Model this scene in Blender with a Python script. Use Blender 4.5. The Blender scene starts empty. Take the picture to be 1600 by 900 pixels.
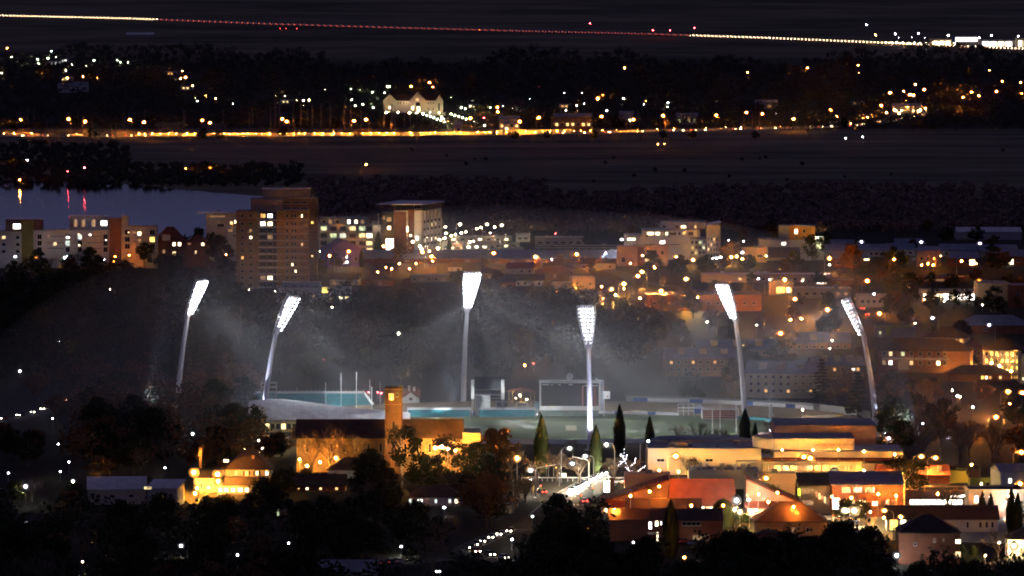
import bpy, math, random
from mathutils import Vector, Matrix
R = math.radians
SC = bpy.context.scene
COL = SC.collection
random.seed(7)

# ---------------------------------------------------------------- camera, sky, exposure
F = 9660.0; H = 155.0; YH = -48.0
TH = math.atan((450 - YH) / F)
cam = bpy.data.objects.new("camera", bpy.data.cameras.new("camera")); COL.objects.link(cam)
cam.location = (0, 0, H); cam.rotation_euler = (math.pi / 2 - TH, 0, 0)
cam.data.sensor_width = 36; cam.data.lens = F * 36 / 1600
cam.data.clip_start = 5; cam.data.clip_end = 60000
SC.camera = cam
w = bpy.data.worlds.new("World"); SC.world = w; w.use_nodes = True
nt = w.node_tree; nt.nodes.clear()
sky = nt.nodes.new("ShaderNodeTexSky"); sky.sky_type = 'NISHITA'; sky.sun_disc = False
sky.sun_elevation = R(10.0); sky.sun_rotation = R(180); sky.air_density = 1.0; sky.dust_density = 0.0; sky.ozone_density = 6.0   # a dim, even sky; no sun lamp: it is night
bg = nt.nodes.new("ShaderNodeBackground"); bg.inputs[1].default_value = 1.0
out = nt.nodes.new("ShaderNodeOutputWorld")
sc1 = nt.nodes.new('ShaderNodeVectorMath'); sc1.operation = 'MULTIPLY'; sc1.inputs[1].default_value = (.0055, .0042, .0125)
sc2 = nt.nodes.new('ShaderNodeVectorMath'); sc2.operation = 'ADD'; sc2.inputs[1].default_value = (.036, .031, .050)   # light of the town in the night air
nt.links.new(sky.outputs[0], sc1.inputs[0]); nt.links.new(sc1.outputs[0], sc2.inputs[0]); nt.links.new(sc2.outputs[0], bg.inputs[0]); nt.links.new(bg.outputs[0], out.inputs[0])
SC.view_settings.view_transform = 'Standard'; SC.view_settings.look = 'None'
SC.view_settings.exposure = 0; SC.view_settings.gamma = 1
cy = SC.cycles
cy.use_denoising = True
try: cy.denoiser = 'OPENIMAGEDENOISE'
except Exception: pass
cy.max_bounces = 4; cy.diffuse_bounces = 2; cy.glossy_bounces = 2; cy.transmission_bounces = 2; cy.volume_bounces = 0
cy.transparent_max_bounces = 4; cy.caustics_reflective = False; cy.caustics_refractive = False
cy.use_light_tree = True; cy.sample_clamp_indirect = 2.0
cy.filter_width = 1.9

# ---------------------------------------------------------------- geometry of the view
def ray(u, v):
    a = (u - 800) / F; b = -(v - 450) / F
    return Vector((a, math.cos(TH) + math.sin(TH) * b, -math.sin(TH) + math.cos(TH) * b))
TERR = [(-3000, 0), (6500, 0), (7200, 9), (8000, 31), (8500, 52), (9000, 76), (9600, 104), (10500, 150), (12000, 225), (16000, 380), (30000, 700)]
def terr(x, y):
    for (a, za), (b, zb) in zip(TERR, TERR[1:]):
        if y <= b:
            t = (y - a) / (b - a); return za + (zb - za) * t
    return TERR[-1][1]
def G(u, v, h=0.0):
    """the point h metres above the ground that shows at pixel (u, v) of the 1600 x 900 photograph"""
    d = ray(u, v)
    y0, y1 = 300.0, 29000.0
    def fz(y):
        t = y / d.y
        return H + d.z * t - h - terr(d.x * t, y)
    y = 300.0; step = 60.0
    while fz(y) > 0 and y < 29000: y += step
    a, b = y - step, y
    for _ in range(30):
        m = (a + b) / 2
        if fz(m) > 0: a = m
        else: b = m
    t = a / d.y
    return Vector((d.x * t, a, terr(d.x * t, a) + h))
def mpp(v): return G(800, v).y / F
def scr(p):
    q = Vector(p) - Vector((0, 0, H))
    yy = q.y * math.cos(TH) - q.z * math.sin(TH)
    zz = q.y * math.sin(TH) + q.z * math.cos(TH)
    return 800 + F * q.x / yy, 450 - F * zz / yy

# ---------------------------------------------------------------- objects, tags, labels
def tag(o, label, cat, group=None, kind=None):
    if kind:
        o['kind'] = kind
        if label: o['label'] = label
        return o
    o['label'] = label; o['category'] = cat
    if group: o['group'] = group
    return o
def empty(name, loc, rz=0.0):
    o = bpy.data.objects.new(name, None); COL.objects.link(o)
    o.location = loc; o.rotation_euler = (0, 0, rz); o.empty_display_size = 1
    return o
def put(name, data, parent=None, loc=(0, 0, 0), rot=(0, 0, 0), scale=None):
    o = bpy.data.objects.new(name, data); COL.objects.link(o)
    if parent is not None: o.parent = parent
    o.location = loc; o.rotation_euler = rot
    if scale: o.scale = scale
    return o
ORD = {}
def later(key, o, text, cat, group):
    """labels of one kind are numbered from left to right once all of them stand"""
    ORD.setdefault(key, []).append((o, text, cat, group))
def nth(n):
    return {1: 'first', 2: 'second', 3: 'third', 4: 'fourth', 5: 'fifth', 6: 'sixth', 7: 'seventh', 8: 'eighth', 9: 'ninth', 10: 'tenth'}.get(n) or (str(n) + ('th' if 10 <= n % 100 <= 20 else {1: 'st', 2: 'nd', 3: 'rd'}.get(n % 10, 'th')))
def finish_labels():
    bpy.context.view_layer.update()
    for key, L in ORD.items():
        L.sort(key=lambda t: scr(t[0].matrix_world.translation)[0])
        n = len(L)
        for i, (o, text, cat, group) in enumerate(L):
            if n == 1: pre, s = '', text.replace('{} ', '').replace('{}', '')
            else:
                s = text.replace('{}', 'leftmost' if i == 0 else 'rightmost' if i == n - 1 else nth(i + 1) + ' from left')
            tag(o, s, cat, group)

# ---------------------------------------------------------------- mesh builder
class MB:
    def __init__(self): self.v = []; self.f = []; self.m = []
    def face(self, pts, m=0):
        n = len(self.v); self.v += [tuple(p) for p in pts]; self.f.append(tuple(range(n, n + len(pts)))); self.m.append(m); return self
    def box(self, x0, x1, y0, y1, z0, z1, m=0, rz=0.0, c=None):
        n = len(self.v)
        P = [(x0, y0, z0), (x1, y0, z0), (x1, y1, z0), (x0, y1, z0), (x0, y0, z1), (x1, y0, z1), (x1, y1, z1), (x0, y1, z1)]
        if rz:
            cx, cyy = c if c else ((x0 + x1) / 2, (y0 + y1) / 2)
            P = [(cx + (x - cx) * math.cos(rz) - (y - cyy) * math.sin(rz), cyy + (x - cx) * math.sin(rz) + (y - cyy) * math.cos(rz), z) for x, y, z in P]
        self.v += P
        for q in ((0, 3, 2, 1), (4, 5, 6, 7), (0, 1, 5, 4), (1, 2, 6, 5), (2, 3, 7, 6), (3, 0, 4, 7)):
            self.f.append(tuple(n + i for i in q)); self.m.append(m)
        return self
    def tube(self, a, b, r0, r1, k=6, m=0, caps=True):
        a = Vector(a); b = Vector(b); d = b - a
        if d.length < 1e-6: return self
        d.normalize(); up = Vector((0, 0, 1)) if abs(d.z) < .9 else Vector((1, 0, 0))
        s = d.cross(up).normalized(); t = d.cross(s).normalized(); n = len(self.v)
        for p, r in ((a, r0), (b, r1)):
            for i in range(k):
                A = 2 * math.pi * i / k; self.v.append(tuple(p + s * (r * math.cos(A)) + t * (r * math.sin(A))))
        for i in range(k):
            j = (i + 1) % k; self.f.append((n + i, n + j, n + k + j, n + k + i)); self.m.append(m)
        if caps:
            self.f.append(tuple(n + k + i for i in range(k))); self.m.append(m)
            self.f.append(tuple(n + k - 1 - i for i in range(k))); self.m.append(m)
        return self
    def path(self, pts, rads, k=8, m=0):
        n = len(self.v); N = len(pts); P = [Vector(p) for p in pts]
        for i, p in enumerate(P):
            d = (P[min(i + 1, N - 1)] - P[max(i - 1, 0)]).normalized()
            s = d.cross(Vector((0, 0, 1)) if abs(d.z) < .95 else Vector((0, 1, 0))).normalized(); t = d.cross(s).normalized()
            for q in range(k):
                A = 2 * math.pi * q / k; self.v.append(tuple(p + s * (rads[i] * math.cos(A)) + t * (rads[i] * math.sin(A))))
        for i in range(N - 1):
            for q in range(k):
                j = (q + 1) % k; self.f.append((n + i * k + q, n + i * k + j, n + (i + 1) * k + j, n + (i + 1) * k + q)); self.m.append(m)
        self.f.append(tuple(n + (N - 1) * k + i for i in range(k))); self.m.append(m)
        return self
    def ball(self, c, r, m=0, nu=8, nv=5, sz=1.0, z0=-1.0):
        n = len(self.v); c = Vector(c)
        for j in range(nv + 1):
            ph = math.asin(max(-1, min(1, z0 + (1 - z0) * j / nv)))
            for i in range(nu):
                A = 2 * math.pi * i / nu; self.v.append((c.x + r * math.cos(ph) * math.cos(A), c.y + r * math.cos(ph) * math.sin(A), c.z + r * sz * math.sin(ph)))
        for j in range(nv):
            for i in range(nu):
                k = (i + 1) % nu; self.f.append((n + j * nu + i, n + j * nu + k, n + (j + 1) * nu + k, n + (j + 1) * nu + i)); self.m.append(m)
        return self
    def mesh(self, name, mats, smooth=False):
        me = bpy.data.meshes.new(name); me.from_pydata(self.v, [], self.f)
        for mt in (mats if isinstance(mats, (list, tuple)) else [mats]): me.materials.append(mt)
        if any(self.m): me.polygons.foreach_set('material_index', self.m)
        if smooth: me.polygons.foreach_set('use_smooth', [True] * len(self.f))
        me.update(); return me
    def build(self, name, mats, parent=None, loc=(0, 0, 0), rot=(0, 0, 0), smooth=False):
        return put(name, self.mesh(name, mats, smooth), parent, loc, rot)

# ---------------------------------------------------------------- materials
MATS = {}
def pbr(name, col, rough=.8, var=.25, scale=.6, metal=0.0, spec=.3, bump=0.0, stretch=(1, 1, 1), col2=None):
    if name in MATS: return MATS[name]
    m = bpy.data.materials.new(name); m.use_nodes = True; n = m.node_tree; b = n.nodes['Principled BSDF']
    b.inputs['Roughness'].default_value = rough; b.inputs['Metallic'].default_value = metal
    b.inputs['Specular IOR Level'].default_value = spec
    tc = n.nodes.new('ShaderNodeTexCoord'); mp = n.nodes.new('ShaderNodeMapping'); mp.inputs['Scale'].default_value = stretch
    nz = n.nodes.new('ShaderNodeTexNoise'); nz.inputs['Scale'].default_value = scale; nz.inputs['Detail'].default_value = 6; nz.inputs['Roughness'].default_value = .65
    cr = n.nodes.new('ShaderNodeValToRGB'); cr.color_ramp.elements[0].position = .3; cr.color_ramp.elements[1].position = .7
    lo = tuple(c * (1 - var) for c in col[:3]); hi = tuple(min(1, c * (1 + var)) for c in (col2 or col)[:3])
    cr.color_ramp.elements[0].color = (*lo, 1); cr.color_ramp.elements[1].color = (*hi, 1)
    n.links.new(tc.outputs['Object'], mp.inputs[0]); n.links.new(mp.outputs[0], nz.inputs['Vector'])
    n.links.new(nz.outputs[0], cr.inputs[0]); n.links.new(cr.outputs[0], b.inputs['Base Color'])
    if bump:
        bp = n.nodes.new('ShaderNodeBump'); bp.inputs['Strength'].default_value = bump; bp.inputs['Distance'].default_value = .3
        n.links.new(nz.outputs[0], bp.inputs['Height']); n.links.new(bp.outputs[0], b.inputs['Normal'])
    MATS[name] = m; return m
def striped(name, col, dark, scale, axis='Z', rough=.7, width=.12, distort=0.0):
    """boards, tiles or sheets: thin darker joints repeated along one axis"""
    if name in MATS: return MATS[name]
    m = bpy.data.materials.new(name); m.use_nodes = True; n = m.node_tree; b = n.nodes['Principled BSDF']
    b.inputs['Roughness'].default_value = rough; b.inputs['Specular IOR Level'].default_value = .3
    tc = n.nodes.new('ShaderNodeTexCoord'); sp = n.nodes.new('ShaderNodeSeparateXYZ'); n.links.new(tc.outputs['Object'], sp.inputs[0])
    mu = n.nodes.new('ShaderNodeMath'); mu.operation = 'MULTIPLY'; mu.inputs[1].default_value = scale; n.links.new(sp.outputs[axis], mu.inputs[0])
    fr = n.nodes.new('ShaderNodeMath'); fr.operation = 'FRACT'; n.links.new(mu.outputs[0], fr.inputs[0])
    lt = n.nodes.new('ShaderNodeMath'); lt.operation = 'LESS_THAN'; lt.inputs[1].default_value = width; n.links.new(fr.outputs[0], lt.inputs[0])
    nz = n.nodes.new('ShaderNodeTexNoise'); nz.inputs['Scale'].default_value = .35; nz.inputs['Detail'].default_value = 7
    n.links.new(tc.outputs['Object'], nz.inputs['Vector'])
    cr = n.nodes.new('ShaderNodeValToRGB'); cr.color_ramp.elements[0].position = .3; cr.color_ramp.elements[1].position = .7
    cr.color_ramp.elements[0].color = (*[c * .72 for c in col], 1); cr.color_ramp.elements[1].color = (*[min(1, c * 1.2) for c in col], 1)
    n.links.new(nz.outputs[0], cr.inputs[0])
    mx = n.nodes.new('ShaderNodeMix'); mx.data_type = 'RGBA'; mx.inputs[7].default_value = (*dark, 1)
    n.links.new(lt.outputs[0], mx.inputs[0]); n.links.new(cr.outputs[0], mx.inputs[6]); n.links.new(mx.outputs[2], b.inputs['Base Color'])
    MATS[name] = m; return m
def emit(name, col, s, light=True):
    if name in MATS: return MATS[name]
    m = bpy.data.materials.new(name); m.use_nodes = True; n = m.node_tree; b = n.nodes['Principled BSDF']
    b.inputs['Base Color'].default_value = (*[c * .3 for c in col], 1); b.inputs['Emission Color'].default_value = (*col, 1); b.inputs['Emission Strength'].default_value = s
    b.inputs['Specular IOR Level'].default_value = 0
    if not light: m.cycles.emission_sampling = 'NONE'
    MATS[name] = m; return m
def halo_globe_mat(name, col, s, rim=1.3):
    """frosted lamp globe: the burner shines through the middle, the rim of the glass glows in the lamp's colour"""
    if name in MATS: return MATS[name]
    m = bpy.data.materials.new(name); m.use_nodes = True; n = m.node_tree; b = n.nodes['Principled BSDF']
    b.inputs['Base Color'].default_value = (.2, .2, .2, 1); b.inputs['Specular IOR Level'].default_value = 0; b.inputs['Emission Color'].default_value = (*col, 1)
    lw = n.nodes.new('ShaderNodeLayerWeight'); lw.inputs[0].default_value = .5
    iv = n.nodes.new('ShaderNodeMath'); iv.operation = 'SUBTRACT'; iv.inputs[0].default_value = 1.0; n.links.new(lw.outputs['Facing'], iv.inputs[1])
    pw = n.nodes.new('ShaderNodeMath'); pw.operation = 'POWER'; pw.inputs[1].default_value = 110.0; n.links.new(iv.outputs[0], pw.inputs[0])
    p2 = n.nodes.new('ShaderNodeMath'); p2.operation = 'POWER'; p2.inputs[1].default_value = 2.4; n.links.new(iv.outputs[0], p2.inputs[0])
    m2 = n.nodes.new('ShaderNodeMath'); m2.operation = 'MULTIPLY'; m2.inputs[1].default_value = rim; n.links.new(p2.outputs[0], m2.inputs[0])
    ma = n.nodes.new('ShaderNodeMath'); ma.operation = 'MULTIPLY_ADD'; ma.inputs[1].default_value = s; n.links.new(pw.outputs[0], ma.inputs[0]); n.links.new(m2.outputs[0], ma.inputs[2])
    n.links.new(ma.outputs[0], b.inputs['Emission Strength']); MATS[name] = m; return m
def room(name, col, s):
    """a lit window: curtains, furniture and bright lamps behind the pane make it uneven"""
    if name in MATS: return MATS[name]
    m = bpy.data.materials.new(name); m.use_nodes = True; n = m.node_tree; b = n.nodes['Principled BSDF']
    b.inputs['Base Color'].default_value = (.1, .1, .1, 1); b.inputs['Roughness'].default_value = .2
    tc = n.nodes.new('ShaderNodeTexCoord'); nz = n.nodes.new('ShaderNodeTexNoise'); nz.inputs['Scale'].default_value = 1.1; nz.inputs['Detail'].default_value = 3
    oi = n.nodes.new('ShaderNodeObjectInfo'); ad = n.nodes.new('ShaderNodeVectorMath'); ad.operation = 'ADD'
    n.links.new(tc.outputs['Object'], ad.inputs[0]); n.links.new(oi.outputs['Location'], ad.inputs[1]); n.links.new(ad.outputs[0], nz.inputs['Vector'])
    mr = n.nodes.new('ShaderNodeMapRange'); mr.inputs[1].default_value = .3; mr.inputs[2].default_value = .7; mr.inputs[3].default_value = s * .35; mr.inputs[4].default_value = s * 1.5
    n.links.new(nz.outputs[0], mr.inputs[0]); n.links.new(mr.outputs[0], b.inputs['Emission Strength'])
    b.inputs['Emission Color'].default_value = (*col, 1)
    m.cycles.emission_sampling = 'NONE' if s < 1.5 else 'AUTO'
    MATS[name] = m; return m

ORANGE = (1.0, .23, .02); AMBER = (1.0, .36, .05); WARM = (1.0, .72, .38); WHITE = (.95, .95, 1.0); COOL = (.80, .86, 1.0); GREENISH = (.86, 1.0, .62); RED = (1.0, .04, .05)
M_dark = pbr('dark_painted_metal', (.05, .05, .055), .5)
M_pole = pbr('galvanised_steel', (.34, .34, .35), .45, .15)
M_white = pbr('white_paint', (.74, .74, .74), .6, .08)
M_asphalt = pbr('asphalt', (.055, .054, .052), .85, .25, .15)
M_concrete = pbr('concrete', (.32, .31, .29), .85, .2, .2)
M_line = pbr('road_paint', (.7, .7, .66), .7, .15)
M_glass = pbr('dark_window_glass', (.015, .018, .022), .12, .1, .5, spec=.6)
M_frame = pbr('window_frame_paint', (.5, .5, .48), .5, .05)
M_bark = pbr('bark', (.13, .10, .075), .9, .35, 1.5)
M_palebark = pbr('pale_bark', (.42, .38, .32), .9, .25, 1.5)
# ---------------------------------------------------------------- ground, water, roads
def ground_mat():
    m = bpy.data.materials.new('ground_grass'); m.use_nodes = True; n = m.node_tree; b = n.nodes['Principled BSDF']
    b.inputs['Roughness'].default_value = .95; b.inputs['Specular IOR Level'].default_value = .1
    g = n.nodes.new('ShaderNodeNewGeometry')
    mp = n.nodes.new('ShaderNodeMapping'); mp.inputs['Scale'].default_value = (.45, 1.3, 1); n.links.new(g.outputs['Position'], mp.inputs[0])
    a = n.nodes.new('ShaderNodeTexNoise'); a.inputs['Scale'].default_value = .006; a.inputs['Detail'].default_value = 9; a.inputs['Roughness'].default_value = .7; n.links.new(mp.outputs[0], a.inputs['Vector'])
    cr = n.nodes.new('ShaderNodeValToRGB'); e = cr.color_ramp.elements
    e[0].position = .38; e[0].color = (.085, .082, .05, 1); e[1].position = .62; e[1].color = (.25, .215, .135, 1)
    n.links.new(a.outputs[0], cr.inputs[0])
    sp = n.nodes.new('ShaderNodeSeparateXYZ'); n.links.new(g.outputs['Position'], sp.inputs[0])      # darker ground near, dry paddocks beyond the lake
    mr = n.nodes.new('ShaderNodeMapRange'); mr.inputs[1].default_value = 3900; mr.inputs[2].default_value = 4300; n.links.new(sp.outputs['Y'], mr.inputs[0])
    mx = n.nodes.new('ShaderNodeMix'); mx.data_type = 'RGBA'; mx.inputs[6].default_value = (.036, .034, .024, 1); n.links.new(mr.outputs[0], mx.inputs[0]); n.links.new(cr.outputs[0], mx.inputs[7])
    w1 = n.nodes.new('ShaderNodeMapRange'); w1.inputs[1].default_value = 5960; w1.inputs[2].default_value = 6060; n.links.new(sp.outputs['Y'], w1.inputs[0])   # darker ground under the far wood
    w2 = n.nodes.new('ShaderNodeMapRange'); w2.inputs[1].default_value = 7950; w2.inputs[2].default_value = 8250; w2.inputs[3].default_value = 1; w2.inputs[4].default_value = 0; n.links.new(sp.outputs['Y'], w2.inputs[0])
    wm = n.nodes.new('ShaderNodeMath'); wm.operation = 'MULTIPLY'; n.links.new(w1.outputs[0], wm.inputs[0]); n.links.new(w2.outputs[0], wm.inputs[1])
    mw = n.nodes.new('ShaderNodeMix'); mw.data_type = 'RGBA'; mw.inputs[7].default_value = (.035, .034, .022, 1); n.links.new(wm.outputs[0], mw.inputs[0]); n.links.new(mx.outputs[2], mw.inputs[6])
    n.links.new(mw.outputs[2], b.inputs['Base Color'])
    return m
MB_ = MB()
ys = [-1500, 0, 800, 1300, 1700, 2100, 2600, 3200, 4000, 5000, 6000] + [t[0] for t in TERR[1:-1]] + [20000, 25000, 30000]
xs = [-9000, -4500, -2200, -1200, -600, -200, 200, 600, 1200, 2200, 4500, 9000]
for y in ys:
    for x in xs: MB_.v.append((x, y, terr(x, y)))
for j in range(len(ys) - 1):
    for i in range(len(xs) - 1):
        k = j * len(xs) + i; MB_.f.append((k, k + 1, k + len(xs) + 1, k + len(xs))); MB_.m.append(0)
gr = MB_.build('ground', ground_mat()); gr['kind'] = 'structure'

def sheet(name, pts, mat, z=.02):
    b = MB(); b.face([(p[0], p[1], z + terr(p[0], p[1])) for p in pts])
    o = b.build(name, mat); o['kind'] = 'structure'; return o
def gp(L): return [G(u, v) for u, v in L]

def water_mat():
    m = bpy.data.materials.new('lake_water'); m.use_nodes = True; n = m.node_tree; b = n.nodes['Principled BSDF']
    b.inputs['Base Color'].default_value = (.008, .012, .02, 1); b.inputs['Roughness'].default_value = .06; b.inputs['IOR'].default_value = 1.33
    g = n.nodes.new('ShaderNodeNewGeometry'); mp = n.nodes.new('ShaderNodeMapping'); mp.inputs['Scale'].default_value = (1, .5, 1); n.links.new(g.outputs['Position'], mp.inputs[0])
    a = n.nodes.new('ShaderNodeTexNoise'); a.inputs['Scale'].default_value = .35; a.inputs['Detail'].default_value = 4; n.links.new(mp.outputs[0], a.inputs['Vector'])
    bp = n.nodes.new('ShaderNodeBump'); bp.inputs['Strength'].default_value = .55; bp.inputs['Distance'].default_value = .12
    n.links.new(a.outputs[0], bp.inputs['Height']); n.links.new(bp.outputs[0], b.inputs['Normal'])
    return m
M_water = water_mat()
lake = sheet('lake_water', gp([(-160, 283), (20, 282), (90, 284), (180, 287), (250, 293), (310, 299), (390, 306), (520, 312), (620, 316), (700, 334), (760, 338), (806, 342), (832, 352), (832, 364), (700, 372), (300, 380), (-160, 380)]), M_water, .25)

def strip(name, path, wdt, mat, z=.03, kerb=None):
    b = MB(); P = [Vector((p[0], p[1], 0)) for p in path]; L = []; Rr = []
    for i, p in enumerate(P):
        d = (P[min(i + 1, len(P) - 1)] - P[max(i - 1, 0)]).normalized(); nrm = Vector((-d.y, d.x, 0))
        L.append(p + nrm * wdt / 2); Rr.append(p - nrm * wdt / 2)
    for i in range(len(P) - 1):
        b.face([(q.x, q.y, terr(q.x, q.y) + z) for q in (L[i], Rr[i], Rr[i + 1], L[i + 1])])
    o = b.build(name, mat); o['kind'] = 'structure'
    if kerb:
        kb = MB()
        for S in (L, Rr):
            for i in range(len(P) - 1):
                a, c = S[i], S[i + 1]; d = (c - a).normalized(); nn = Vector((-d.y, d.x, 0)) * .15
                q = [a - nn, a + nn, c + nn, c - nn]
                kb.face([(t.x, t.y, terr(t.x, t.y) + .13) for t in q])
                kb.face([(q[0].x, q[0].y, 0), (q[0].x, q[0].y, .13), (q[3].x, q[3].y, .13), (q[3].x, q[3].y, 0)])
                kb.face([(q[1].x, q[1].y, 0), (q[1].x, q[1].y, .13), (q[2].x, q[2].y, .13), (q[2].x, q[2].y, 0)])
        ko = kb.build('kerb', M_concrete); ko['kind'] = 'structure'
    return o
def sub(path, n):
    out = []
    for a, b in zip(path, path[1:]):
        for i in range(n): out.append(a + (b - a) * (i / n))
    return out + [path[-1]]
def dist_path(path, step, start=0.0):
    """points every step metres along a path, with heading"""
    out = []; need = start
    for a, b in zip(path, path[1:]):
        L = (b - a).length; d = (b - a) / L; t = need
        while t < L:
            p = a + d * t; out.append((p, math.atan2(d.y, d.x))); t += step
        need = t - L
    return out
# ---------------------------------------------------------------- floodlight towers and their mist
OC = Vector((14, 2086, 0))
M_fl = emit('floodlight_lens', (.93, .95, 1.0), 22, light=False)
M_flh = pbr('floodlight_housing', (.62, .62, .66), .4, .1)
M_tower = pbr('tower_white_paint', (.78, .78, .82), .5, .05)
_fb = MB(); _fb.tube((0, -.05, 0), (0, -.6, 0), .56, .3, 8, 0); _fb.ball((0, 0, 0), .54, 1, 8, 4)
LAMP_ME = _fb.mesh('floodlight_lamp', [M_flh, M_fl])
FLOOD_I = 1.0
def tower(u, v, hh, label, neck=4.2, top=6.6, wtop=6.0, spots=((0, 34, 60), ), power=1.0, aim=None):
    p = G(u, v); d = ((aim or OC) - p); d.z = 0; d.normalize(); ang = math.atan2(d.y, d.x) - math.pi / 2   # local +y points to the field
    t = empty('floodlight_tower', p, ang); tag(t, label, 'floodlight tower', 'floodlight towers around the oval')
    hn = hh * .70; b = MB()
    pts = []; rd = []
    for i in range(13):
        s = i / 12; pts.append((0, neck * s ** 1.6, hn * s)); rd.append(1.02 - .30 * s)
    b.path(pts, rd, 14); b.tube((0, 0, 0), (0, 0, .5), 1.7, 1.6, 14); b.build('pole', M_tower, t, smooth=False)
    # the head: a tapering lattice that leans further in over the field
    a = Vector((0, neck, hn)); c = Vector((0, neck + top, hh)); L = (c - a).length
    hd = empty('lamp_head', a); hd.parent = t; hd.rotation_euler = (-math.atan2(top, hh - hn), 0, 0)   # local z up along the head
    f = MB(); rows = 10
    def wd(s): return 1.2 + (wtop - 1.2) * min(1, (s * 1.25)) ** .8
    ss = [i / 24 for i in range(25)]
    for s0, s1 in zip(ss, ss[1:]):
        for sg in (-1, 1):
            f.tube((sg * wd(s0) / 2, 0, s0 * L), (sg * wd(s1) / 2, 0, s1 * L), .17, .17, 5)
            f.tube((sg * wd(s0) / 2, -.8, s0 * L), (sg * wd(s1) / 2, -.8, s1 * L), .12, .12, 5)
    f.path([(0, 0, -.4), (0, -.2, L * .10), (0, -.3, L * .22)], [.72, .66, .3], 12)
    rws = []
    for r in range(rows + 1):
        s = .14 + .86 * r / rows; wv = wd(s); z = s * L
        f.tube((-wv / 2, 0, z), (wv / 2, 0, z), .12, .12, 5); f.tube((-wv / 2, -.8, z), (wv / 2, -.8, z), .09, .09, 4)
        for sg in (-1, 1): f.tube((sg * wv / 2, 0, z), (sg * wv / 2, -.8, z), .08, .08, 4)
        if r < rows: rws.append((s + .43 / rows, wd(s + .43 / rows)))
    for sg in (-1, 1):
        for r in range(rows):
            s0 = .14 + .86 * r / rows; s1 = .14 + .86 * (r + 1) / rows
            f.tube((sg * wd(s0) / 2 * .1, -.8, s0 * L), (sg * wd(s1) / 2, -.8, s1 * L), .07, .07, 4)
    f.build('head_frame', M_tower, hd)
    for s, wv in rws:
        n = max(1, int(round((wv - .3) / 1.15)))
        for i in range(n):
            x = (i - (n - 1) / 2) * (wv - .9) / max(1, n - 1) if n > 1 else 0
            put('floodlight', LAMP_ME, hd, (x, .25, s * L), (R(-16 + random.uniform(-5, 5)), 0, R(random.uniform(-8, 8))))
    # the light itself: several beams from the inner side of the head
    for (az, dn, cone, en) in spots:
        ld = bpy.data.lights.new('floodlight_beam', 'SPOT'); ld.energy = en * power * FLOOD_I; ld.color = (.90, .95, 1.0)
        ld.spot_size = R(cone); ld.spot_blend = .5; ld.shadow_soft_size = .8
        lo = bpy.data.objects.new('floodlight_beam', ld); COL.objects.link(lo); lo.parent = t
        k_ = random.uniform(.3, .95); lo.location = (0, neck + top * k_ + 1.6, hn + (hh - hn) * k_)
        di = Vector((math.sin(R(az)), math.cos(R(az)), -math.tan(R(dn)))).normalized()
        lo.rotation_euler = di.to_track_quat('-Z', 'Y').to_euler()
    # stray light of the lenses, in every direction
    for k_, e_ in ((.45, .5), (.8, .5)):
        ld = bpy.data.lights.new('lens_stray_light', 'POINT'); ld.energy = STRAY * e_ * power; ld.color = (.90, .94, 1.0); ld.shadow_soft_size = .25
        lo = bpy.data.objects.new('lens_stray_light', ld); COL.objects.link(lo); lo.parent = t; lo.location = (0, neck + top * k_ + 1.0, hn + (hh - hn) * k_)
    # uplighter added on the ground behind the tower to brighten the pole
    ub = MB(); ub.box(-.5, .5, -.4, .4, 0, .5); ub.build('uplight', M_dark, t, (0, -15, 0))
    ld = bpy.data.lights.new('pole_uplight', 'SPOT'); ld.energy = POLE_FILL * power ** .3; ld.color = (.72, .76, 1.0); ld.shadow_soft_size = .3; ld.spot_size = R(58); ld.spot_blend = .3
    lo = bpy.data.objects.new('pole_uplight', ld); COL.objects.link(lo); lo.parent = t; lo.location = (0, -15, .7)
    lo.rotation_euler = Vector((0, 17, 20)).to_track_quat('-Z', 'Y').to_euler()
    return t
POLE_FILL = 7.5e4
STRAY = 0.8e4
BE = 2.3e5
def beams(k=1.0, spread=(-30, -10, 10, 30), downs=((25, 1.15), (40, .35)), cone=23):
    rb = random.Random(int(k * 100)); L = [(a, d, cone, BE * k * .62 * e) for a in spread for d, e in downs]
    return L + [(rb.uniform(min(spread) - 8, max(spread) + 8), rb.uniform(12, 50), rb.uniform(2.0, 4.5), BE * k * rb.uniform(1.5, 5.5)) for _ in range(34)]
tower(278, 641, 46, 'leftmost floodlight tower, seen edge-on rising from dark trees', spots=beams(1.0))
tower(412, 668, 44, 'floodlight tower leaning right in front of the curved white grandstand roof', spots=beams(.8), aim=Vector((24, 2185, 0)), neck=5.2, top=8.2)
tower(724, 637, 48.4, 'floodlight tower facing us with blazing lamps, beside the video screen frame', spots=beams(1.7, (-52, -26, 0, 26, 52)))
tower(922, 704, 46, 'nearest floodlight tower seen from behind, in front of the scoreboard', spots=beams(.75, (-36, -18, 0, 18, 36)))
tower(1163, 649, 46, 'floodlight tower behind the right goal posts with glaring lamps', spots=beams(1.0))
tower(1369, 682, 45.5, 'rightmost floodlight tower, seen edge-on bending left beside the flats', spots=beams(1.0))

# thin even mist over the oval
def mist_mat(name, dens):
    m = bpy.data.materials.new(name); m.use_nodes = True; m.node_tree.nodes.clear()
    pv = m.node_tree.nodes.new('ShaderNodeVolumeScatter'); mo = m.node_tree.nodes.new('ShaderNodeOutputMaterial')
    pv.inputs['Color'].default_value = (.95, .96, 1, 1); pv.inputs['Density'].default_value = dens; pv.inputs['Anisotropy'].default_value = 0.0
    m.node_tree.links.new(pv.outputs[0], mo.inputs['Volume']); return m
mist = MB(); mist.ball((0, 0, 0), 1, 0, 48, 24)
MIST_ME = mist.mesh('mist', mist_mat('floodlit_mist', .00085))
mo_ = put('mist', MIST_ME, None, (-4, 2090, 4), (0, 0, 0), (184, 158, 72)); mo_['kind'] = 'stuff'; mo_['label'] = 'thin mist over the oval lit by the floodlights'
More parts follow.
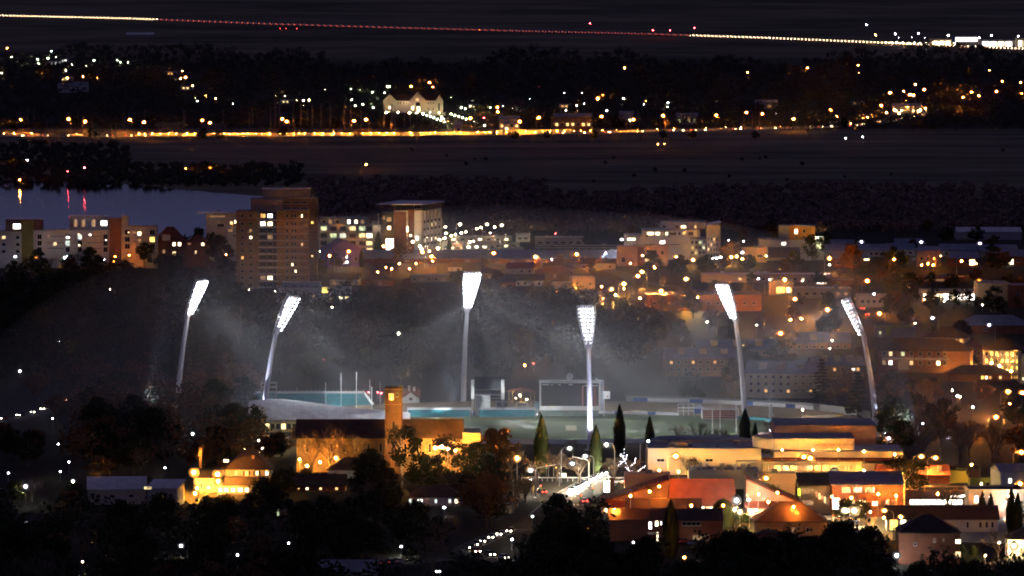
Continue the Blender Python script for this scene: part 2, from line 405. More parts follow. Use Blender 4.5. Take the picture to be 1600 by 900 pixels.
# ---------------------------------------------------------------- the oval
M_turf = striped('mown_turf', (.026, .046, .005), (.022, .038, .004), .09, 'X', .9, .5)
M_teal = striped('teal_seating', (.035, .30, .36), (.012, .13, .16), 1.6, 'X', .6, .25)
M_tealf = pbr('teal_board', (.03, .30, .36), .6, .15, 2)
M_red = pbr('red_board', (.5, .06, .05), .6, .2, 2)
M_blue = pbr('blue_board', (.05, .12, .42), .6, .2, 2)
M_score = pbr('scoreboard_black', (.025, .027, .035), .5, .2, .4)
M_bank = pbr('worn_grass_bank', (.16, .12, .075), .95, .35, .5)
M_roofw = striped('white_roof_sheeting', (.66, .66, .70), (.5, .5, .55), .35, 'X', .5, .06)
M_brickred = striped('red_brick', (.26, .10, .06), (.16, .08, .05), 2.2, 'Z', .85, .16)
M_tanbrick = striped('tan_brick', (.33, .21, .13), (.22, .15, .1), 2.2, 'Z', .85, .16)
M_tile = striped('terracotta_tiles', (.24, .075, .045), (.13, .04, .03), 2.4, 'Z', .8, .25)
M_tiledk = striped('dark_roof_tiles', (.075, .05, .045), (.04, .03, .028), 2.4, 'Z', .8, .25)
M_cream = pbr('cream_render', (.56, .49, .36), .85, .12, .25)
M_wht = pbr('white_render', (.62, .61, .58), .85, .12, .25)
M_sal = pbr('salmon_render', (.52, .32, .24), .85, .12, .25)
M_metalroof = striped('metal_roof', (.20, .22, .27), (.12, .13, .17), 1.2, 'X', .45, .1)
M_blueroof = striped('blue_grey_roof', (.17, .21, .31), (.11, .13, .2), 1.0, 'X', .5, .1)
b = MB(); NP = 72
def ov(a, rx=82, ry=68): return OC.x + rx * math.cos(a), OC.y + ry * math.sin(a)
b.face([(*ov(2 * math.pi * i / NP), .05) for i in range(NP)])
b.build('oval_turf', M_turf)['kind'] = 'structure'
pitch = MB(); pitch.box(-1.8, 1.8, -11, 11, .052, .06); pt = pitch.build('cricket_pitch', pbr('bare_pitch', (.3, .26, .16), .9, .2, .5), None, (OC.x + 6, OC.y, 0)); pt['kind'] = 'structure'
# grass bank round the far and right sides
b = MB()
for i in range(40):
    a0 = R(-28 + i * 4.4); a1 = R(-28 + (i + 1) * 4.4)
    for (r0, z0, r1, z1) in ((4, .05, 12, 1.2), (12, 1.2, 22, 3.0)):
        b.face([(*ov(a0, 82 + r0, 68 + r0), z0), (*ov(a1, 82 + r0, 68 + r0), z0), (*ov(a1, 82 + r1, 68 + r1), z1), (*ov(a0, 82 + r1, 68 + r1), z1)])
    b.face([(*ov(a0, 104, 90), 3.0), (*ov(a1, 104, 90), 3.0), (*ov(a1, 110, 96), 0), (*ov(a0, 110, 96), 0)])
b.build('grass_bank', M_bank)['kind'] = 'structure'
def arc_fence(name, label, cat, a0, a1, r, z, h, mats, n=24, th=.15, group=None, posts=False):
    t = empty(name, (*ov(R((a0 + a1) / 2), 82 + r, 68 + r), z)); p = t.location; tag(t, label, cat, group)
    m = MB()
    for i in range(n):
        q0 = R(a0 + (a1 - a0) * i / n); q1 = R(a0 + (a1 - a0) * (i + 1) / n)
        A = Vector((*ov(q0, 82 + r, 68 + r), z)) - p; B = Vector((*ov(q1, 82 + r, 68 + r), z)) - p
        d = (B - A).normalized(); nn = Vector((-d.y, d.x, 0)) * th / 2
        mi = (i // 2) % len(mats)
        P = [A - nn, A + nn, B + nn, B - nn]; up = Vector((0, 0, h))
        k = len(m.v); m.v += [tuple(x) for x in P] + [tuple(x + up) for x in P]
        for qd in ((4, 5, 6, 7), (0, 1, 5, 4), (1, 2, 6, 5), (2, 3, 7, 6), (3, 0, 4, 7)): m.f.append(tuple(k + j for j in qd)); m.m.append(mi)
    m.build('panel', mats, t)
    if posts:
        m = MB()
        for i in range(0, n + 1, 1):
            q = R(a0 + (a1 - a0) * i / n); A = Vector((*ov(q, 82 + r, 68 + r), z)) - p
            m.tube(A, A + Vector((0, 0, h + .5)), .06, .06, 5)
        o = m.build('post_row', M_pole, t)
    return t
M_mesh = pbr('wire_fence_grey', (.30, .31, .31), .6, .2, 2)
arc_fence('advertising_board', 'red advertising board on the far boundary below the scoreboard', 'advertising board', 82, 92, 1.0, .05, .95, [M_red, M_white], 12, group='boards around the boundary')
arc_fence('advertising_board', 'white and blue advertising board on the boundary right of the scoreboard pole', 'advertising board', 58, 81, 1.0, .05, .95, [M_white, M_white, M_white, M_blue], 22, group='boards around the boundary')
arc_fence('advertising_board', 'bright teal advertising board on the boundary by the right goal posts', 'advertising board', 15, 48, 1.0, .05, .95, [M_tealf], 20, group='boards around the boundary')
arc_fence('advertising_board', 'white advertising board left of the scoreboard along the teal seats', 'advertising board', 94, 150, 1.0, .05, .9, [M_white, M_white, M_blue], 20, group='boards around the boundary')
arc_fence('perimeter_board', 'long white board with blue panels on top of the grass bank', 'advertising board', 30, 74, 22, 3.0, 1.3, [M_white, M_white, M_blue, M_white], 30)
arc_fence('boundary_fence', 'pale low fence along the near side of the turf', 'fence', -130, -20, 3.5, .05, 1.6, [pbr('pale_lilac_fence', (.42, .42, .52), .6, .1)], 40)
arc_fence('wire_fence', 'wire fence with posts behind the bank beneath the dark trees', 'fence', 8, 76, 27, 0, 4.6, [M_mesh], 34, .05, posts=True)
arc_fence('perimeter_fence', 'pale perimeter fence curving down behind the white theatre roofs', 'fence', -24, 7, 27, 0, 2.6, [M_mesh, M_white], 20, .1, posts=True)

# raked seats at the left, low seats left of the scoreboard
def seat_bank(u0, u1, ut0, ut1, vb, depth, hgt, rows, label, mat=M_teal):
    a = G(u0, vb); c = G(u1, vb); t = empty('seating_bank', (a + c) / 2); tag(t, label, 'seating')
    mp_ = mpp(vb); x0, x1 = a.x - t.location.x, c.x - t.location.x
    s0, s1 = (ut0 - u0) * mp_, (ut1 - u1) * mp_
    cb = MB(); sb = MB(); 
    for i in range(rows):
        f0, f1 = i / rows, (i + 1) / rows; l0, r0 = x0 + s0 * f0, x1 + s1 * f0
        cb.box(l0, r0, depth * f0, depth * f1, 0, hgt * f1 - .25); sb.box(l0 + .2, r0 - .6, depth * f0 + .25, depth * f1 - .12, hgt * f1 - .24, hgt * f1 + .22)
    cb.build('terrace', M_concrete, t); sb.build('seats', mat, t)
    rb = MB(); rb.box(x0 + s0, x1 + s1, depth + .1, depth + .2, hgt, hgt + 1.0)
    for i in range(26): x = x0 + s0 + (x1 + s1 - x0 - s0) * i / 25; rb.tube((x, depth + .15, hgt), (x, depth + .15, hgt + 1.5), .07, .07, 5)
    rb.build('railing', M_white, t)
    for sx0, sx1 in (((x0 - .3), (x0 + s0 - .3)), ((x1 + .3), (x1 + s1 + .3))):
        w_ = MB(); w_.face([(sx0, 0, 0), (sx1, depth, 0), (sx1, depth, hgt + 1), (sx0, 0, .9)]); w_.face([(sx0 + .2, 0, 0), (sx1 + .2, depth, 0), (sx1 + .2, depth, hgt + 1), (sx0 + .2, 0, .9)])
        w_.face([(sx0, 0, .9), (sx1, depth, hgt + 1), (sx1 + .2, depth, hgt + 1), (sx0 + .2, 0, .9)]); w_.build('end_wall', M_white, t)
    return t
seat_bank(396, 590, 396, 566, 645, 14, 5.6, 11, 'tall bank of teal seats beyond the white curved grandstand roof')
seat_bank(637, 736, 637, 736, 652, 6, 1.9, 4, 'low rows of teal seats in front of the white gabled house')
seat_bank(748, 838, 748, 838, 652, 6, 1.9, 4, 'low rows of teal seats left of the scoreboard')
seat_bank(1098, 1152, 1098, 1152, 655.5, 6, 2.6, 4, 'short rows of red seats right of the blue tent', striped('red_seating', (.30, .05, .045), (.14, .03, .03), 1.6, 'X', .6, .25))

# curved white grandstand
t = empty('grandstand', G(470, 676)); tag(t, 'long grandstand with curved white roof and lit yellow rear wall', 'grandstand')
st = [(386, 677, 4.3, 7.2, 9.3, 24), (410, 676, 4.4, 7.9, 9.6, 24), (440, 675, 4.4, 8.0, 9.5, 24), (475, 674.5, 4.2, 7.2, 8.6, 23), (515, 674, 4.0, 6.0, 7.4, 21), (560, 673, 3.8, 5.0, 6.2, 20), (605, 672, 3.6, 4.4, 5.4, 18), (640, 670, 3.4, 4.0, 4.6, 14)]
rf = MB(); wl = MB(); fr_ = MB(); o0 = t.location
prof = []
for (u, vb, z0, z1, z2, dp) in st:
    p = G(u, vb) - o0; L = []
    for k in range(9):
        s = k / 8; z = z0 + (z2 - z0) * (1 - (1 - s) ** 2.2); L.append(p + Vector((0, -1.2 + dp * s, z)))
    prof.append((p, L, dp))
for (p, L, dp), (p2, L2, dp2) in zip(prof, prof[1:]):
    for k in range(8):
        rf.face([L[k], L2[k], L2[k + 1], L[k + 1]])
        lo_ = Vector((0, 0, -.35)); rf.face([L[k] + lo_, L[k + 1] + lo_, L2[k + 1] + lo_, L2[k] + lo_])
    rf.face([L[0], L[0] + lo_, L2[0] + lo_, L2[0]]); rf.face([L[8], L2[8], L2[8] + lo_, L[8] + lo_])
    wl.face([p, p2, p2 + Vector((0, 0, 4.0 - .3)), p + Vector((0, 0, 4.0 - .3))]); wl.face([p + Vector((0, dp - 3, 0)), p2 + Vector((0, dp2 - 3, 0)), p2 + Vector((0, dp2 - 3, 2)), p + Vector((0, dp - 3, 2))])
for (p, L, dp) in (prof[0], prof[-1]): rf.face([Vector(q) for q in L] + [Vector(q) + Vector((0, 0, -.35)) for q in reversed(L)])
rf.build('roof', M_roofw, t, smooth=False); wl.build('wall', pbr('yellow_cream_wall', (.50, .42, .22), .8, .15, .4), t)
for (p, L, dp) in prof: fr_.tube(p + Vector((0, dp - 2, 0)), L[7] + Vector((0, 0, -.4)), .2, .2, 6)
fr_.build('column_row', M_white, t)
WARMROOM = room('warm_lit_room', (1.0, .74, .36), 2.2)
for i in range(9):
    u = 392 + i * 8.5; q = G(u, 676) - o0; m = MB(); m.box(-.8, .8, -.10, 0, 0, 2.0, 0); m.box(-.65, .65, -.14, -.09, .12, 1.88, 1)
    m.build('window', [M_frame, M_glass if i % 3 else WARMROOM], t, (q.x, q.y - .05, 1.1))

# scoreboard
def text(body, size, mat, parent, loc, ext=.03, rot=(R(90), 0, 0), name='lettering'):
    c = bpy.data.curves.new(name, 'FONT'); c.body = body; c.size = size; c.extrude = ext; c.align_x = 'CENTER'; c.materials.append(mat)
    f = bpy.data.objects.new('letters', c); COL.objects.link(f); dg = bpy.context.evaluated_depsgraph_get()
    me = bpy.data.meshes.new_from_object(f.evaluated_get(dg)); bpy.data.objects.remove(f); me.name = name
    if not me.materials: me.materials.append(mat)
    return put(name, me, parent, loc, rot)
p = G(892, 651); K = mpp(651); t = empty('scoreboard', p); tag(t, 'huge white framed cricket scoreboard topped by a round clock', 'scoreboard')
def X(u): return (u - 892) * K
def Z(v): return (651 - v) * K
m = MB(); m.box(X(843), X(938), 0, 7, 2.2, Z(594), 0); m.build('cabin', M_score, t)
m = MB(); m.box(X(842.5), X(845.5), -.5, 0, Z(639), Z(594)); m.box(X(935.5), X(938.5), -.5, 0, Z(639), Z(594)); m.box(X(842), X(939), -.7, 0, Z(598.3), Z(593.6)); m.box(X(842.5), X(938.6), -.6, 0, Z(641), Z(634.5)); m.build('frame', M_white, t)
m = MB(); m.box(X(938.7), X(943), -.2, 6.6, Z(641), Z(595)); m.build('side_panel', pbr('pale_blue_panel', (.40, .44, .55), .6, .1), t)
m = MB(); m.box(X(846), X(936), 1, 6, 0, 2.1); m.build('base_wall', pbr('sage_green_wall', (.20, .27, .23), .8, .15, .5), t)
for u in (910.3, 929.5):
    m = MB(); m.box(X(u - 1.4 if u < 920 else u - .8), X(u + 1.4 if u < 920 else u + .8), -.12, -.02, Z(634), Z(602))
    c = m.build('number_column', M_red, t)
    for i in range(13):
        if u < 920: mm_ = MB(); mm_.box(X(909.9), X(911.1), -.2, -.13, Z(633 - i * 2.4), Z(631.6 - i * 2.4)); mm_.build('number_plate', M_white, c)
for i, (a, c_) in enumerate(((847, 858), (861, 864), (872, 876), (888, 895))):
    m = MB(); m.box(X(a), X(c_), -.1, -.02, Z(601.6), Z(600)); m.build('name_plate', M_white, t)
m = MB(); m.box(X(912), X(934), -.1, -.02, Z(603), Z(601.6)); m.build('name_plate', M_white, t)
M_txt = pbr('grey_lettering', (.12, .11, .08), .7, .1)
text('JACK FINGLETON SCOREBOARD', .62, M_txt, t, (X(880), -.72, Z(597.2)))
ck = MB(); ck.tube((X(890), -.2, Z(588.5)), (X(890), .25, Z(588.5)), 5.4 * K, 5.4 * K, 24, 0); ck.tube((X(890), 0, Z(594)), (X(890), 0, Z(589)), .15, .15, 6, 0)
cko = ck.build('clock', M_white, t)
hm = MB(); hm.box(X(890) - .06, X(890) + .06, -.26, -.21, Z(588.5) - .1, Z(588.5) + .9); hm.box(X(890) - .06, X(890) + .5, -.26, -.21, Z(588.5) - .08, Z(588.5) + .04); hm.build('clock_hand', M_dark, cko)
m = MB(); m.box(X(931), X(933), 1, 2, Z(594), Z(591)); m.build('vent', M_white, t)
ts = empty('side_sign', G(948, 651)); tag(ts, 'small white square sign with red emblem right of the scoreboard', 'sign')
m = MB(); m.box(-1.15, 1.15, -.1, .1, Z(623), Z(611)); m.build('board', M_white, ts); m = MB(); m.box(-1.05, -.8, .12, .3, 0, Z(612)); m.build('post', M_white, ts)
m = MB(); m.ball((.25, -.12, Z(619)), .42, 0, 8, 4, .7); m.build('emblem', M_red, ts)

# video screen frame and the sheds under it
p = G(762, 650); t = empty('screen_frame', p); tag(t, 'dark screen frame held between two thick white posts', 'screen')
K = mpp(650)
def X(u): return (u - 762) * K
def Z(v): return (650 - v) * K
for a, c_, v0 in ((736, 741, 623), (783, 788.3, 624)):
    m = MB(); m.box(X(a), X(c_), -.5, .5, Z(v0), Z(593)); m.build('white_post', M_white, t); m = MB(); m.box(X(a + 1), X(a + 2.2), -.2, .2, 0, Z(v0)); m.box(X(c_ - 1.6), X(c_ - .5), -.2, .2, 0, Z(v0)); m.build('leg', M_pole, t)
m = MB(); m.box(X(741.2), X(782.8), -.2, .4, Z(607.5), Z(588)); m.build('screen', pbr('switched_off_screen', (.03, .032, .042), .4, .1), t)
m = MB()
for v in (608.5, 616.5, 622): m.box(X(741.2), X(782.8), -.15, .15, Z(v + .6), Z(v))
m.build('cross_bar', M_pole, t)
def shed(u0, u1, vb, vt, dep, label, mat, cat='shed', roof=None, name='shed'):
    K = mpp(vb); uc = (u0 + u1) / 2; t = empty(name, G(uc, vb)); tag(t, label, cat); W = (u1 - u0) * K / 2; h = (vb - vt) * K
    m = MB(); m.box(-W, W, 0, dep, 0, h); m.build('wall', mat, t); m = MB(); m.box(-W - .15, W + .15, -.2, dep + .2, h, h + .22); m.build('roof', roof or M_metalroof, t)
    m = MB(); m.box(-W * .35, W * .05, -.06, 0, 0, min(2.1, h * .8)); m.build('door', M_frame, t); return t
shed(742.5, 766, 649.5, 617.5, 5, 'white ribbed container under the screen frame', striped('ribbed_white', (.6, .6, .58), (.4, .4, .4), 1.8, 'X', .6, .3), 'container', name='container')
shed(776, 792, 648, 629, 5, 'dark blue shed right of the ribbed white container', pbr('navy_wall', (.04, .06, .10), .7, .1))
shed(808, 824, 647, 632, 4, 'small white kiosk left of the scoreboard', M_wht, 'kiosk', name='kiosk')
shed(835, 842, 648, 629, 4, 'narrow pale blue booth touching the scoreboard', pbr('pale_blue_wall', (.25, .4, .45), .7, .1), 'booth', name='booth')
t = empty('rotunda', G(815, 638)); tag(t, 'yellow lit rotunda with wide thin roof left of the scoreboard', 'rotunda'); K = mpp(638); m = MB()
for i in range(8):
    A, B = 6.283 * i / 8, 6.283 * (i + 1) / 8; m.face([(6 * math.cos(A), 6 * math.sin(A), 27 * K), (6 * math.cos(B), 6 * math.sin(B), 27 * K), (0, 0, 34 * K)]); m.face([(6 * math.cos(A), 6 * math.sin(A), 27 * K), (0, 0, 27.5 * K), (6 * math.cos(B), 6 * math.sin(B), 27 * K)])
m.build('roof', M_tile, t)
for i in range(8): A = 6.283 * i / 8; m = MB(); m.tube((4.5 * math.cos(A), 4.5 * math.sin(A), 0), (4.5 * math.cos(A), 4.5 * math.sin(A), 27 * K), .16, .16, 6); m.build('column', pbr('yellow_paint', (.55, .42, .08), .7, .1), t)
m = MB(); m.tube((0, 0, 0), (0, 0, 1.6), 4.4, 4.4, 16); m.build('base', MATS['yellow_paint'], t)
# tent, scaffold, pylon
K = mpp(651); t = empty('tent', G(1094, 652)); tag(t, 'blue peaked tent at the top of the bank', 'tent')
m = MB(); m.box(-2.0, 2.0, 0, 4, 1.2, 3.0); m.build('canopy_wall', M_blue, t)
m = MB(); m.face([(-2.1, -.1, 3), (2.1, -.1, 3), (0, 2, 4.3)]); m.face([(2.1, -.1, 3), (2.1, 4.1, 3), (0, 2, 4.3)]); m.face([(2.1, 4.1, 3), (-2.1, 4.1, 3), (0, 2, 4.3)]); m.face([(-2.1, 4.1, 3), (-2.1, -.1, 3), (0, 2, 4.3)]); m.build('roof', pbr('grey_blue_canvas', (.3, .33, .42), .8), t)
for sx in (-1.95, 1.95):
    for sy in (.05, 3.95): m = MB(); m.tube((sx, sy, 0), (sx, sy, 3), .06, .06, 6); m.build('leg', M_pole, t)
t = empty('scaffold', G(1072, 650)); tag(t, 'open white scaffold stand left of the blue tent', 'scaffold'); m = MB()
for x in (-2.8, -.9, .9, 2.8):
    for y in (0, 3): m.tube((x, y, 0), (x, y, 4.0), .08, .08, 5)
for z in (1.6, 2.8, 4.0):
    for y in (0, 3): m.tube((-2.8, y, z), (2.8, y, z), .08, .08, 5)
m.box(-2.8, 2.8, 0, 3, 2.7, 2.8); m.build('frame', M_white, t)
t = empty('camera_tower', G(420, 655)); tag(t, 'open steel platform tower left of the teal seat bank', 'tower'); m = MB()
for x in (-2.6, 2.6):
    for y in (0, 3): m.tube((x, y, 0), (x, y, 12.5), .12, .12, 5)
for z in (6, 7.6, 9.2, 10.8, 12.3):
    for y in (0, 3): m.box(-2.7, 2.7, y - .1, y + .1, z, z + .35)
m.build('frame', pbr('grey_steel_frame', (.4, .41, .43), .5), t); m = MB(); m.box(-2.6, 2.6, 0, 3, 8.9, 9.05); m.box(-2.6, 2.6, 0, 3, 5.7, 5.85); m.build('deck', M_pole, t)
for x in (-2, -.4): m = MB(); m.tube((x, 1, 12.3), (x, 1, 15), .06, .04, 5); m.build('antenna', M_pole, t)
t = empty('pylon', G(1204, 655)); tag(t, 'short thick white pylon standing behind the right bank', 'pylon'); m = MB(); m.path([(0, 0, 0), (0, 0, 3), (0, 0, 5.3)], [.75, .65, .6], 8); m.build('column', M_white, t); m = MB(); m.tube((.4, 0, 2.4), (1.7, 0, 0), .15, .2, 6); m.build('brace', M_white, t)
# goal posts and flag poles
def pole(u, vb, vt, label, r=.17, cat='goal post', name='goal_post', grp='white goal posts', pad=True):
    K = mpp(vb); t = empty(name, G(u, vb)); h = (vb - vt) * K; m = MB(); m.path([(0, 0, 0), (0, 0, h * .5), (0, 0, h)], [r, r * .9, r * .75], 8); m.build('pole', M_white, t)
    if pad: m = MB(); m.tube((0, 0, 0), (0, 0, 1.8), r + .18, r + .18, 8); m.build('padding', M_white, t)
    m = MB(); m.ball((0, 0, h), r, 0, 6, 4); m.build('cap', M_white, t)
    later('post' + grp, t, label, cat, grp); return t
for u, vb, vt in ((509, 655, 598), (533, 655, 583), (557, 655, 582), (581, 655, 605)): pole(u, vb, vt, 'white goal post at the left end of the oval, {}')
for u, vb, vt in ((464, 640, 605), (578, 640, 593), (594, 640, 597)): pole(u, vb, vt, 'thin flag pole behind the teal seat bank, {}', .1, 'flag pole', 'flag_pole', 'flag poles behind the teal seats', False)
for u, vb, vt in ((1113, 678, 640), (1125, 680, 633), (1150, 677, 633), (1160, 674, 645)): pole(u, vb, vt, 'white goal post at the right end of the oval, {}', grp='right goal posts')
# ---------------------------------------------------------------- buildings: generic builder
RM = {'dark': M_glass, 'warm': room('warm_room', (1.0, .70, .34), 1.7), 'bright': room('bright_room', (1.0, .82, .5), 5.0), 'amber': room('amber_room', (1.0, .50, .14), 1.4),
      'white': room('white_room', (.95, .93, .9), 4.5), 'cool': room('cool_room', (.8, .95, .9), 1.1), 'dim': room('dim_room', (1.0, .6, .3), .35), 'green': room('greenish_room', (.85, 1.0, .55), 1.0), 'yellow': room('yellow_room', (1.0, .74, .16), 2.5), 'shop': room('shop_front_light', (1.0, .9, .8), 7.0)}
WME = {}
def win_mesh(w_, h_, kind, name='window'):
    k = (round(w_, 1), round(h_, 1), kind)
    if k in WME: return WME[k]
    w_, h_ = max(.3, k[0]), max(.3, k[1]); m = MB(); f = min(.12, w_ * .12)
    m.box(-w_ / 2, w_ / 2, -.10, 0, 0, f); m.box(-w_ / 2, w_ / 2, -.10, 0, h_ - f, h_)
    m.box(-w_ / 2, -w_ / 2 + f, -.10, 0, f, h_ - f); m.box(w_ / 2 - f, w_ / 2, -.10, 0, f, h_ - f)
    if w_ > 1.2:
        n = int(w_ / 1.1)
        for i in range(1, n): x = -w_ / 2 + w_ * i / n; m.box(x - .04, x + .04, -.08, 0, f, h_ - f)
    m.box(-w_ / 2 + f, w_ / 2 - f, -.05, -.012, f, h_ - f, 1)
    m.box(-w_ / 2 - .08, w_ / 2 + .08, -.16, 0, -.1, -.002)
    WME[k] = m.mesh('window', [M_frame, RM[kind]]); return WME[k]
class Bld:
    def __init__(s, name, u0, u1, vb, vt, depth, label, cat, wall, roof=None, rtype='flat', rh=2.5, yaw=0.0, over=.4, group=None, y_off=0.0, rmat2=None, z0=0.0):
        s.K = mpp(vb); s.uc = (u0 + u1) / 2; s.vb = vb; s.c = math.cos(R(yaw)); s.W = (u1 - u0) * s.K / s.c; s.h = (vb - vt) * s.K; s.d = depth
        p = G(s.uc, vb); s.root = empty(name, p, R(yaw)); tag(s.root, label, cat, group)
        W, h, d = s.W / 2, s.h, depth
        m = MB(); m.box(-W, W, 0, d, z0, h); s.wall = m.build('wall', wall, s.root)
        rm = roof or M_metalroof; m = MB()
        if rtype == 'flat':
            e = .25
            m.box(-W + e, W - e, e, d - e, h, h + .12)
            for (a, b_, c_, d_) in ((-W - .06, W + .06, -.06, e), (-W - .06, W + .06, d - e, d + .06), (-W - .06, -W + e, e, d - e), (W - e, W + .06, e, d - e)): m.box(a, b_, c_, d_, h + .002, h + .5, 1)
            for _ in range(max(1, int(s.W * d / 160))):
                x = random.uniform(-W * .8, W * .8); y = random.uniform(d * .3, d * .8); q = random.uniform(.4, 1.1); m.box(x - q, x + q, y - q, y + q, h + .13, h + .5 + q)
            s.roof = m.build('roof', [rm, wall], s.root)
        else:
            o = over; x0, x1, y0, y1 = -W - o, W + o, -o, d + o; t = h + rh; th = .18
            if rtype == 'gable': q = [(x0, (y0 + y1) / 2, t), (x1, (y0 + y1) / 2, t)]
            elif rtype == 'gablef': q = [(0, y0, t), (0, y1, t)]
            elif rtype == 'hip': 
                k_ = min(W * .9, d / 2); q = [(x0 + k_ + o, (y0 + y1) / 2, t), (x1 - k_ - o, (y0 + y1) / 2, t)]
            A, B, C, D = (x0, y0, h), (x1, y0, h), (x1, y1, h), (x0, y1, h)
            if rtype == 'gable':
                m.face([A, B, q[1], q[0]]); m.face([C, D, q[0], q[1]]); g = MB(); ym = d / 2
                for sx in (-W, W): g.face([(sx, 0, h), (sx, d, h), (sx, ym, t - .1)])
                g.build('gable', wall, s.root); m.face([A, D, C, B], 0)
            elif rtype == 'gablef':
                m.face([A, q[0], q[1], D]); m.face([B, C, q[1], q[0]]); g = MB()
                for sy in (0, d): g.face([(-W, sy, h), (W, sy, h), (0, sy, t - .1)])
                g.build('gable', wall, s.root); m.face([A, D, C, B], 0)
            elif rtype == 'hip':
                m.face([A, B, q[1], q[0]]); m.face([C, D, q[0], q[1]]); m.face([B, C, q[1]]); m.face([D, A, q[0]]); m.face([A, D, C, B], 0)
            elif rtype == 'skill':       # low at the front
                m.face([A, B, (x1, y1, t), (x0, y1, t)]); m.face([(x0, y0, h - th), (x0, y1, t - th), (x1, y1, t - th), (x1, y0, h - th)]); m.face([A, (x0, y0, h - th), (x1, y0, h - th), B])
                m.face([(x1, y1, t), (x1, y1, t - th), (x0, y1, t - th), (x0, y1, t)]); g = MB(); g.face([(-W, 0, h), (-W, d, t - th), (-W, d, h)]); g.face([(W, 0, h), (W, d, h), (W, d, t - th)]); g.face([(-W, d, h), (W, d, h), (W, d, t - th), (-W, d, t - th)]); g.build('gable', wall, s.root)
            elif rtype == 'skillb':      # high at the front
                m.face([(x0, y0, t), (x1, y0, t), C, D]); m.face([(x0, y0, t - th), D, C, (x1, y0, t - th)]); m.face([(x0, y0, t), (x0, y0, t - th), (x1, y0, t - th), (x1, y0, t)])
                g = MB(); g.face([(-W, 0, h), (W, 0, h), (W, 0, t - th - .02), (-W, 0, t - th - .02)]); g.face([(-W, 0, h), (-W, 0, t - th - .1), (-W, d, h)]); g.face([(W, 0, h), (W, d, h), (W, 0, t - th - .1)]); g.build('gable', wall, s.root)
            if rtype in ('gable', 'gablef', 'hip'):
                for a_, b_ in ((A, B), (B, C)): m.face([a_, b_, (b_[0], b_[1], b_[2] - th), (a_[0], a_[1], a_[2] - th)])
            s.roof = m.build('roof', rm, s.root)
    def x(s, u): return (u - s.uc) * s.K / s.c
    def z(s, v): return (s.vb - v) * s.K
    def win(s, u, v, w, h, kind='dark', name='window', y=-.002):
        """window centred on pixel (u, v), w x h pixels, on the front"""
        W, Hh = w * s.K / s.c, h * s.K; return put(name, win_mesh(W, Hh, kind), s.root, (s.x(u), y, s.z(v) - Hh / 2))
    def side(s, yy, z, w, h, kind='dark', right=True, name='window'):
        return put(name, win_mesh(w, h, kind), s.root, ((s.W / 2 + .002) * (1 if right else -1), yy, z), (0, 0, R(90) if right else R(-90)))
    def grid(s, us, vs, w, h, lit={}, default='dark'):
        for i, u in enumerate(us):
            for j, v in enumerate(vs): s.win(u, v, w, h, lit.get((i, j), default))
    def part(s, name, u0, u1, v0, v1, y0, y1, mat, zoff=0):
        m = MB(); m.box(s.x(u0), s.x(u1), y0, y1, s.z(v1) + zoff, s.z(v0) + zoff); return m.build(name, mat, s.root)
    def vol(s, name, u0, u1, z0, z1, y0, y1, mat, roof=None):
        o = s.part_z(name, u0, u1, z0, z1, y0, y1, mat)
        if roof: s.part_z('roof', u0 - .3, u1 + .3, z1 + .003, z1 + .25, y0 - .15, y1 + .15, roof)
        return o
    def part_z(s, name, u0, u1, z0, z1, y0, y1, mat):
        m = MB(); m.box(s.x(u0), s.x(u1), y0, y1, z0, z1); return m.build(name, mat, s.root)
    def chimney(s, u, y, h0, h1, mat=None):
        m = MB(); m.box(s.x(u) - .4, s.x(u) + .4, y - .4, y + .4, h0, h1); m.box(s.x(u) - .5, s.x(u) + .5, y - .5, y + .5, h1, h1 + .15); return m.build('chimney', mat or M_tanbrick, s.roof)
def rng(a, b, n): return [a + (b - a) * (i + .5) / n for i in range(n)]

# ---------------------------------------------------------------- far: mansion on the hill, farm buildings, airport terminal
M_stone = pbr('pale_stone', (.55, .52, .40), .85, .12, .3)
bl = Bld('mansion', 599, 692, 176, 157, 14, 'floodlit cream mansion with three gables on the far hillside', 'mansion', M_stone, M_tiledk, 'gable', 7)
for (u0, u1, g) in ((599, 619, 9), (640, 665, 12), (681, 692, 8)):
    bl.vol('gable_wing', u0, u1, 0, bl.h + .3, -3.5, 1, M_stone)
    m = MB(); a, c = bl.x(u0), bl.x(u1); md = (a + c) / 2; z = bl.h + .3; m.face([(a, -3.5, z), (c, -3.5, z), (md, -3.5, z + g * .75)]); m.build('gable', M_stone, bl.root)
    m = MB(); m.face([(a - .4, -3.8, z), (md, -3.8, z + g * .75), (md, 7, z + g * .75), (a - .4, 7, z)]); m.face([(c + .4, -3.8, z), (c + .4, 7, z), (md, 7, z + g * .75), (md, -3.8, z + g * .75)]); m.build('roof', M_tiledk, bl.root)
for u in (622, 626, 631, 635, 669, 673, 677): bl.win(u, 161, 1.5, 3.5, 'dark'); 
for u in (669, 677): bl.win(u, 170, 1.5, 4, 'dark')
for u, v, w_, h_, k in ((645, 169, 3, 5, 'bright'), (653, 162.5, 7, 6, 'dark'), (654, 171, 4, 7, 'bright'), (686, 167, 2.5, 12, 'dark'), (652, 155.5, 4, 3, 'warm'), (609, 168, 3, 3, 'bright')): bl.win(u, v, w_, h_, k, y=-3.502)
w_ = Bld('terrace_wall', 671, 696, 181, 176.5, 2, 'lit retaining wall below the mansion terrace', 'wall', M_stone, M_concrete, 'flat')
